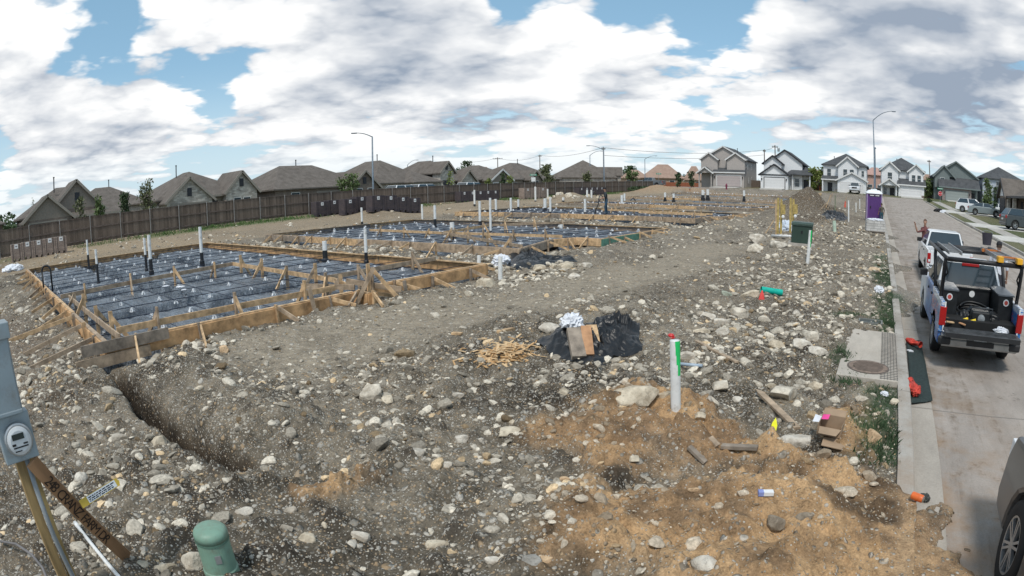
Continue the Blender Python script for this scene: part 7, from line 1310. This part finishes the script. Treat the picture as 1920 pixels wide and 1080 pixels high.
p = G(1584, 389); o = thing('safety_flag', 'pinkish red safety netting hung on a stake left of the white pipes by the toilet', 'safety netting', tuple(p)); mb = MB(); mb.tube([(0, 0, 0), (.15, 0, 1.1)], .02, 6); mb.build('stake', M_wood, o); mb = MB(); mb.add([(-.1, 0, .05), (.12, .02, .0), (.14, .05, .62), (.02, .0, .68)], [(0, 1, 2, 3)]); mb.build('net', mat('pink_red', (.75, .08, .07)), o)
p = G(1362, 359); o = thing('fire_hydrant', 'small maroon fire hydrant before the beige house drive', 'fire hydrant', (p.x, 104.2, Tz(p.x, 104.2))); k = (104.2/p.y); o.location.x = p.x*k; M_hyd = mat('maroon_paint', (.18, .02, .06), .5); mb = MB(); mb.lathe([(.22, 0), (.22, .08), (.15, .1), (.15, .72), (.20, .74), (.20, .8), (.14, .95), (.05, 1.02), (.05, 1.1), (0, 1.1)], 14); mb.build('body', M_hyd, o)
for sx in (-1, 1): mb = MB(); mb.tube([(sx*.13, 0, .6), (sx*.27, 0, .6)], .07, 10); mb.build('nozzle', M_hyd, o)
p = G(1763, 398); rag('dark_bag', 1760, 397, .75, mat('dark_bag_black', (.02, .02, .022), .6), 'dark bag lying on the street edge beyond the white pickup', 'bag', .5, 21); rag('white_bag', 1769, 399, .5, M_cloth, 'white bag beside the dark bag on the street edge', 'bag', .6, 22)
# ------------------------------------------------------------------ people
def trim_mesh(V, F): u = np.unique(F); m = np.zeros(len(V), int); m[u] = np.arange(len(u)); return V[u], m[F]
def person(loc, rz, H_, arms, colors, label, hat=None, lean=0., step=.08, hairc=(.05, .035, .025), vest=None):
    """one skinned body; arms = ((elbow, wrist) left, right) in body coordinates for a 1.75 m figure facing +y"""
    root = thing('person', label, 'person', loc, rz); root.scale = (H_/1.75,)*3; sh = lean*.45
    J = {'pel': (0, 0, .95, .135, .10), 'abd': (0, sh*.3, 1.10, .135, .10), 'che': (0, sh*.7, 1.28, .16, .115), 'nk0': (0, sh, 1.44, .075, .07), 'nk1': (0, sh+.02, 1.52, .056, .056),
         'hpL': (-.09, 0, .90, .10, .10), 'knL': (-.10, step+.02, .50, .068, .068), 'anL': (-.10, step*.6, .10, .048, .05), 'toL': (-.11, step*.6+.15, .045, .045, .035), 'hpR': (.09, 0, .90, .10, .10), 'knR': (.10, -step*.3+.02, .50, .068, .068), 'anR': (.10, -step, .10, .048, .05), 'toR': (.11, -step+.15, .045, .045, .035),
         'shL': (-.185, sh, 1.40, .068, .068), 'shR': (.185, sh, 1.40, .068, .068)}
    E_ = [('pel', 'abd'), ('abd', 'che'), ('che', 'nk0'), ('nk0', 'nk1'), ('pel', 'hpL'), ('hpL', 'knL'), ('knL', 'anL'), ('anL', 'toL'), ('pel', 'hpR'), ('hpR', 'knR'), ('knR', 'anR'), ('anR', 'toR'), ('che', 'shL'), ('che', 'shR')]
    for s, (el, wr) in zip('LR', arms):
        J['el'+s] = (*el, .047, .047); J['wr'+s] = (*wr, .032, .034); d = (Vector(wr)-Vector(el)).normalized(); J['ha'+s] = (*(Vector(wr)+d*.085), .038, .030); E_ += [('sh'+s, 'el'+s), ('el'+s, 'wr'+s), ('wr'+s, 'ha'+s)]
    nm = list(J); me = bpy.data.meshes.new('body'); me.from_pydata([J[k][:3] for k in nm], [(nm.index(a), nm.index(b_)) for a, b_ in E_], []); o = bpy.data.objects.new('body', me); C.objects.link(o); md = o.modifiers.new('skin', 'SKIN')
    for i, k in enumerate(nm): me.skin_vertices[0].data[i].radius = J[k][3:]; me.skin_vertices[0].data[i].use_root = (k == 'pel')
    o.modifiers.new('sub', 'SUBSURF').levels = 1; bpy.context.view_layer.update(); ev = bpy.data.meshes.new_from_object(o.evaluated_get(bpy.context.evaluated_depsgraph_get())); bpy.data.objects.remove(o)
    V = [tuple(v.co) for v in ev.vertices]; F = [tuple(p_.vertices) for p_ in ev.polygons]; mats = [mat('skin', (.40, .23, .16), .6, var=.05)]+[mat('cloth_'+k, c, .9, var=.12, vs=9) for k, c in colors]; mid = []
    seg = [(Vector(J[a][:3]), Vector(J[b_][:3]), a, b_) for a, b_ in E_]
    def cls(a, b_):
        k = b_[:2]
        if b_ in ('abd', 'che', 'nk0', 'shL', 'shR'): return 1
        if k == 'el': return 1
        if k in ('wr', 'ha') or b_ == 'nk1': return 0
        return 3 if k == 'to' else 2
    for p_ in F:
        c = sum((Vector(V[i]) for i in p_), Vector())/len(p_); best, bm_ = 9e9, 1
        for A_, B_, a, b_ in seg:
            t = max(0, min(1, (c-A_).dot(B_-A_)/(B_-A_).length_squared)); dd = (c-A_.lerp(B_, t)).length-max(J[a][3], J[b_][3])*.5
            if dd < best: best, bm_ = dd, cls(a, b_)
        if c.z < 1.0 and bm_ == 1 and abs(c.x) < .16 and c.z < .98: bm_ = 2
        mid.append(bm_)
    mb = MB(); mb.v, mb.f, mb.m = V, F, mid; hc = Vector((0, sh+.035, 1.645))
    # head with face, joined at the neck; ears, nose, brow
    hv, hf = ico(3); hv = hv*[.075, .095, .115]; hv[:, 1] += np.where(hv[:, 2] < -.03, .012, 0)*(hv[:, 1] > 0); hv[:, 0] *= np.where(hv[:, 2] < -.05, .82, 1); nose = np.exp(-(hv[:, 0]/.016)**2-((hv[:, 2]+.015)/.03)**2)*(hv[:, 1] > 0); hv[:, 1] += nose*.022; eye = (np.exp(-((np.abs(hv[:, 0])-.032)/.016)**2-((hv[:, 2]-.012)/.016)**2))*(hv[:, 1] > 0); hv[:, 1] -= eye*.010
    mb.add([tuple(hc+Vector(q_)) for q_ in hv], [tuple(f) for f in hf], 0); mb.tube([(0, sh+.01, 1.46), (0, sh+.03, 1.60)], [.055, .052], 10, 0)
    for sx in (-1, 1): mb.lathe([(.018, -.008), (.026, 0), (.018, .010)], 8, 0, X=Matrix.Translation(hc+Vector((sx*.076, -.005, 0)))@Euler((0, PI/2, 0)).to_matrix().to_4x4())
    for s, sx in (('L', -1), ('R', 1)):
        h, wv = Vector(J['ha'+s][:3]), Vector(J['wr'+s][:3]); d = (h-wv).normalized(); side = d.cross(Vector((0, 0, 1))); side = side.normalized() if side.length > .1 else Vector((0, 1, 0)); nrm = d.cross(side).normalized()
        for k, ln in enumerate((.068, .078, .074, .058)): b0 = h+side*(-.027+.018*k)+d*.01; b1 = b0+d*ln*.55+nrm*.008; mb.tube([tuple(b0), tuple(b1), tuple(b1+d*ln*.35+nrm*.03)], [.010, .009, .007], 6, 0)
        b0 = wv+d*.035-side*.030; mb.tube([tuple(b0), tuple(b0+d*.035-side*.022), tuple(b0+d*.068-side*.018+nrm*.012)], [.012, .010, .008], 6, 0)
    o = mb.build('body', mats, root, smooth=True, fix=False)
    for sx in (-1, 1): e = MB(); e.lathe([(0, -.002), (.008, 0), (0, .004)], 8, X=Matrix.Translation(hc+Vector((sx*.032, .088, .012)))@Euler((-PI/2, 0, 0)).to_matrix().to_4x4(), cap=False); e.build('eye', M_darkd, root)
    e = MB(); e.tube([tuple(hc+Vector((-.024, .092, -.055))), tuple(hc+Vector((0, .1, -.056))), tuple(hc+Vector((.024, .092, -.055)))], .005, 5); e.build('mouth', mat('lips', (.25, .09, .08), .6), root)
    hv2, hf2 = ico(3); k = (hv2[:, 2] > .12) | ((hv2[:, 1] < -.1) & (hv2[:, 2] > -.45)); keep = k[hf2].all(1); q_ = hv2*[.082, .10, .122]; q_[:, 1] -= .006; q_ = q_+np.array(hc)+[0, 0, .003]
    if hat is None: np_mesh('hair', *trim_mesh(q_, hf2[keep]), mat('hair_'+label[:6], hairc, .8), root, smooth=True)
    else:
        cm_ = mat('cap_cloth', hat, .85); e = MB(); e.lathe([(.086, .02), (.088, .06), (.07, .105), (.03, .125), (0, .128)], 16, X=Matrix.Translation(hc)@Matrix.Diagonal((1, 1.18, 1, 1))); c_ = e.build('cap', cm_, root, smooth=True); e = MB(); e.prism([(-.07, .07), (.07, .07), (.06, .17), (0, .19), (-.06, .17)], .022, .034, 'z', X=Matrix.Translation(hc)); e.build('visor', cm_, c_)
        keep = ((hv2[:, 1] < -.1) & (hv2[:, 2] > -.4) & (hv2[:, 2] < .3))[hf2].all(1); np_mesh('hair', *trim_mesh(q_, hf2[keep]), mat('hair_'+label[:6], hairc, .8), root, smooth=True)
    if vest: vest(root)
    return root
LFT = math.atan2(.59, .80)+PI/2          # body turned so that it looks to the left of the picture
p = onslab(1137, 402.5, 2); p.z = SLAB[2][2]-.20; hd = math.hypot(p.x, p.y); Hm = z_at(1136, 348, hd)-p.z
person(tuple(p), LFT, min(Hm, 1.95), (((-.26, .12, 1.14), (-.20, .36, 1.06)), ((.27, .10, 1.12), (.20, .33, 1.02))), [('charcoal', (.035, .045, .050)), ('jeans', (.035, .075, .115)), ('boots', (.04, .03, .02))], 'man in dark t shirt, cap and jeans standing on the third slab', hat=(.02, .02, .024), lean=.14)
hm = Vector(p)+Matrix.Rotation(LFT, 3, 'Z') @ Vector((.0, .42, 0))*1.05; mb = MB(); mb.tube([tuple(hm+Vector((0, 0, 1.13))), tuple(hm+Vector((-.12, -.1, .75))), tuple(hm+Vector((-.26, -.2, .35))), tuple(hm+Vector((-.3, -.22, .0)))], .035, 8); tag(mb.build('hose', M_black, smooth=True), 'black hose end held by the man on the third slab', 'hose')
p = Vector((0, pt.location.y-1.0, 0)); p.x = p.y*ray(1653, 400)[0]/ray(1653, 400)[1]; p.z = Tz(p.x, p.y); Hm = z_at(1652, 384, math.hypot(p.x, p.y))-p.z
person(tuple(p), .5, max(1.5, min(1.8, Hm)), (((-.25, .02, 1.14), (-.23, .16, .92)), ((.27, -.02, 1.14), (.25, .08, .88))), [('drab', (.095, .085, .065)), ('teal_jeans', (.03, .085, .11)), ('boots', (.04, .03, .02))], 'man in drab shirt and teal jeans standing against the purple toilet', step=.05)
py_ = wpk.location.y+3.0*VS+.35; x = py_*ray(1735, 419)[0]/ray(1735, 419)[1]; zt = z_at(1735, 411, math.hypot(x, py_)); zb = float(rise(py_))
person((x, py_, zb), PI-.35, zt-zb, (((.30, .18, 1.22), (.36, .34, 1.50)), ((-.30, .16, 1.16), (-.16, .36, 1.10))), [('maroon', (.16, .06, .06)), ('work_trousers', (.05, .05, .06)), ('boots', (.04, .03, .02))], 'man raising one hand beside the front of the white pickup', hairc=(.12, .07, .05))
v = ray(1872, 497); hd = 15.5; x, y = az_pos(1872, hd, 487); zb = float(rise(y)); zc = z_at(1872, 500, hd); sc = max(1.45, min(1.75, (zc-zb)/1.12*1.75))
person((x, y, zb), -.15, sc, (((-.25, .06, 1.14), (-.22, .22, 1.0)), ((.28, -.02, 1.13), (.29, .08, .90))), [('white_shirt', (.66, .68, .74)), ('work_trousers', (.05, .05, .06)), ('boots', (.04, .03, .02))], 'worker in a white shirt standing right of the white pickup', hat=(.12, .12, .14))
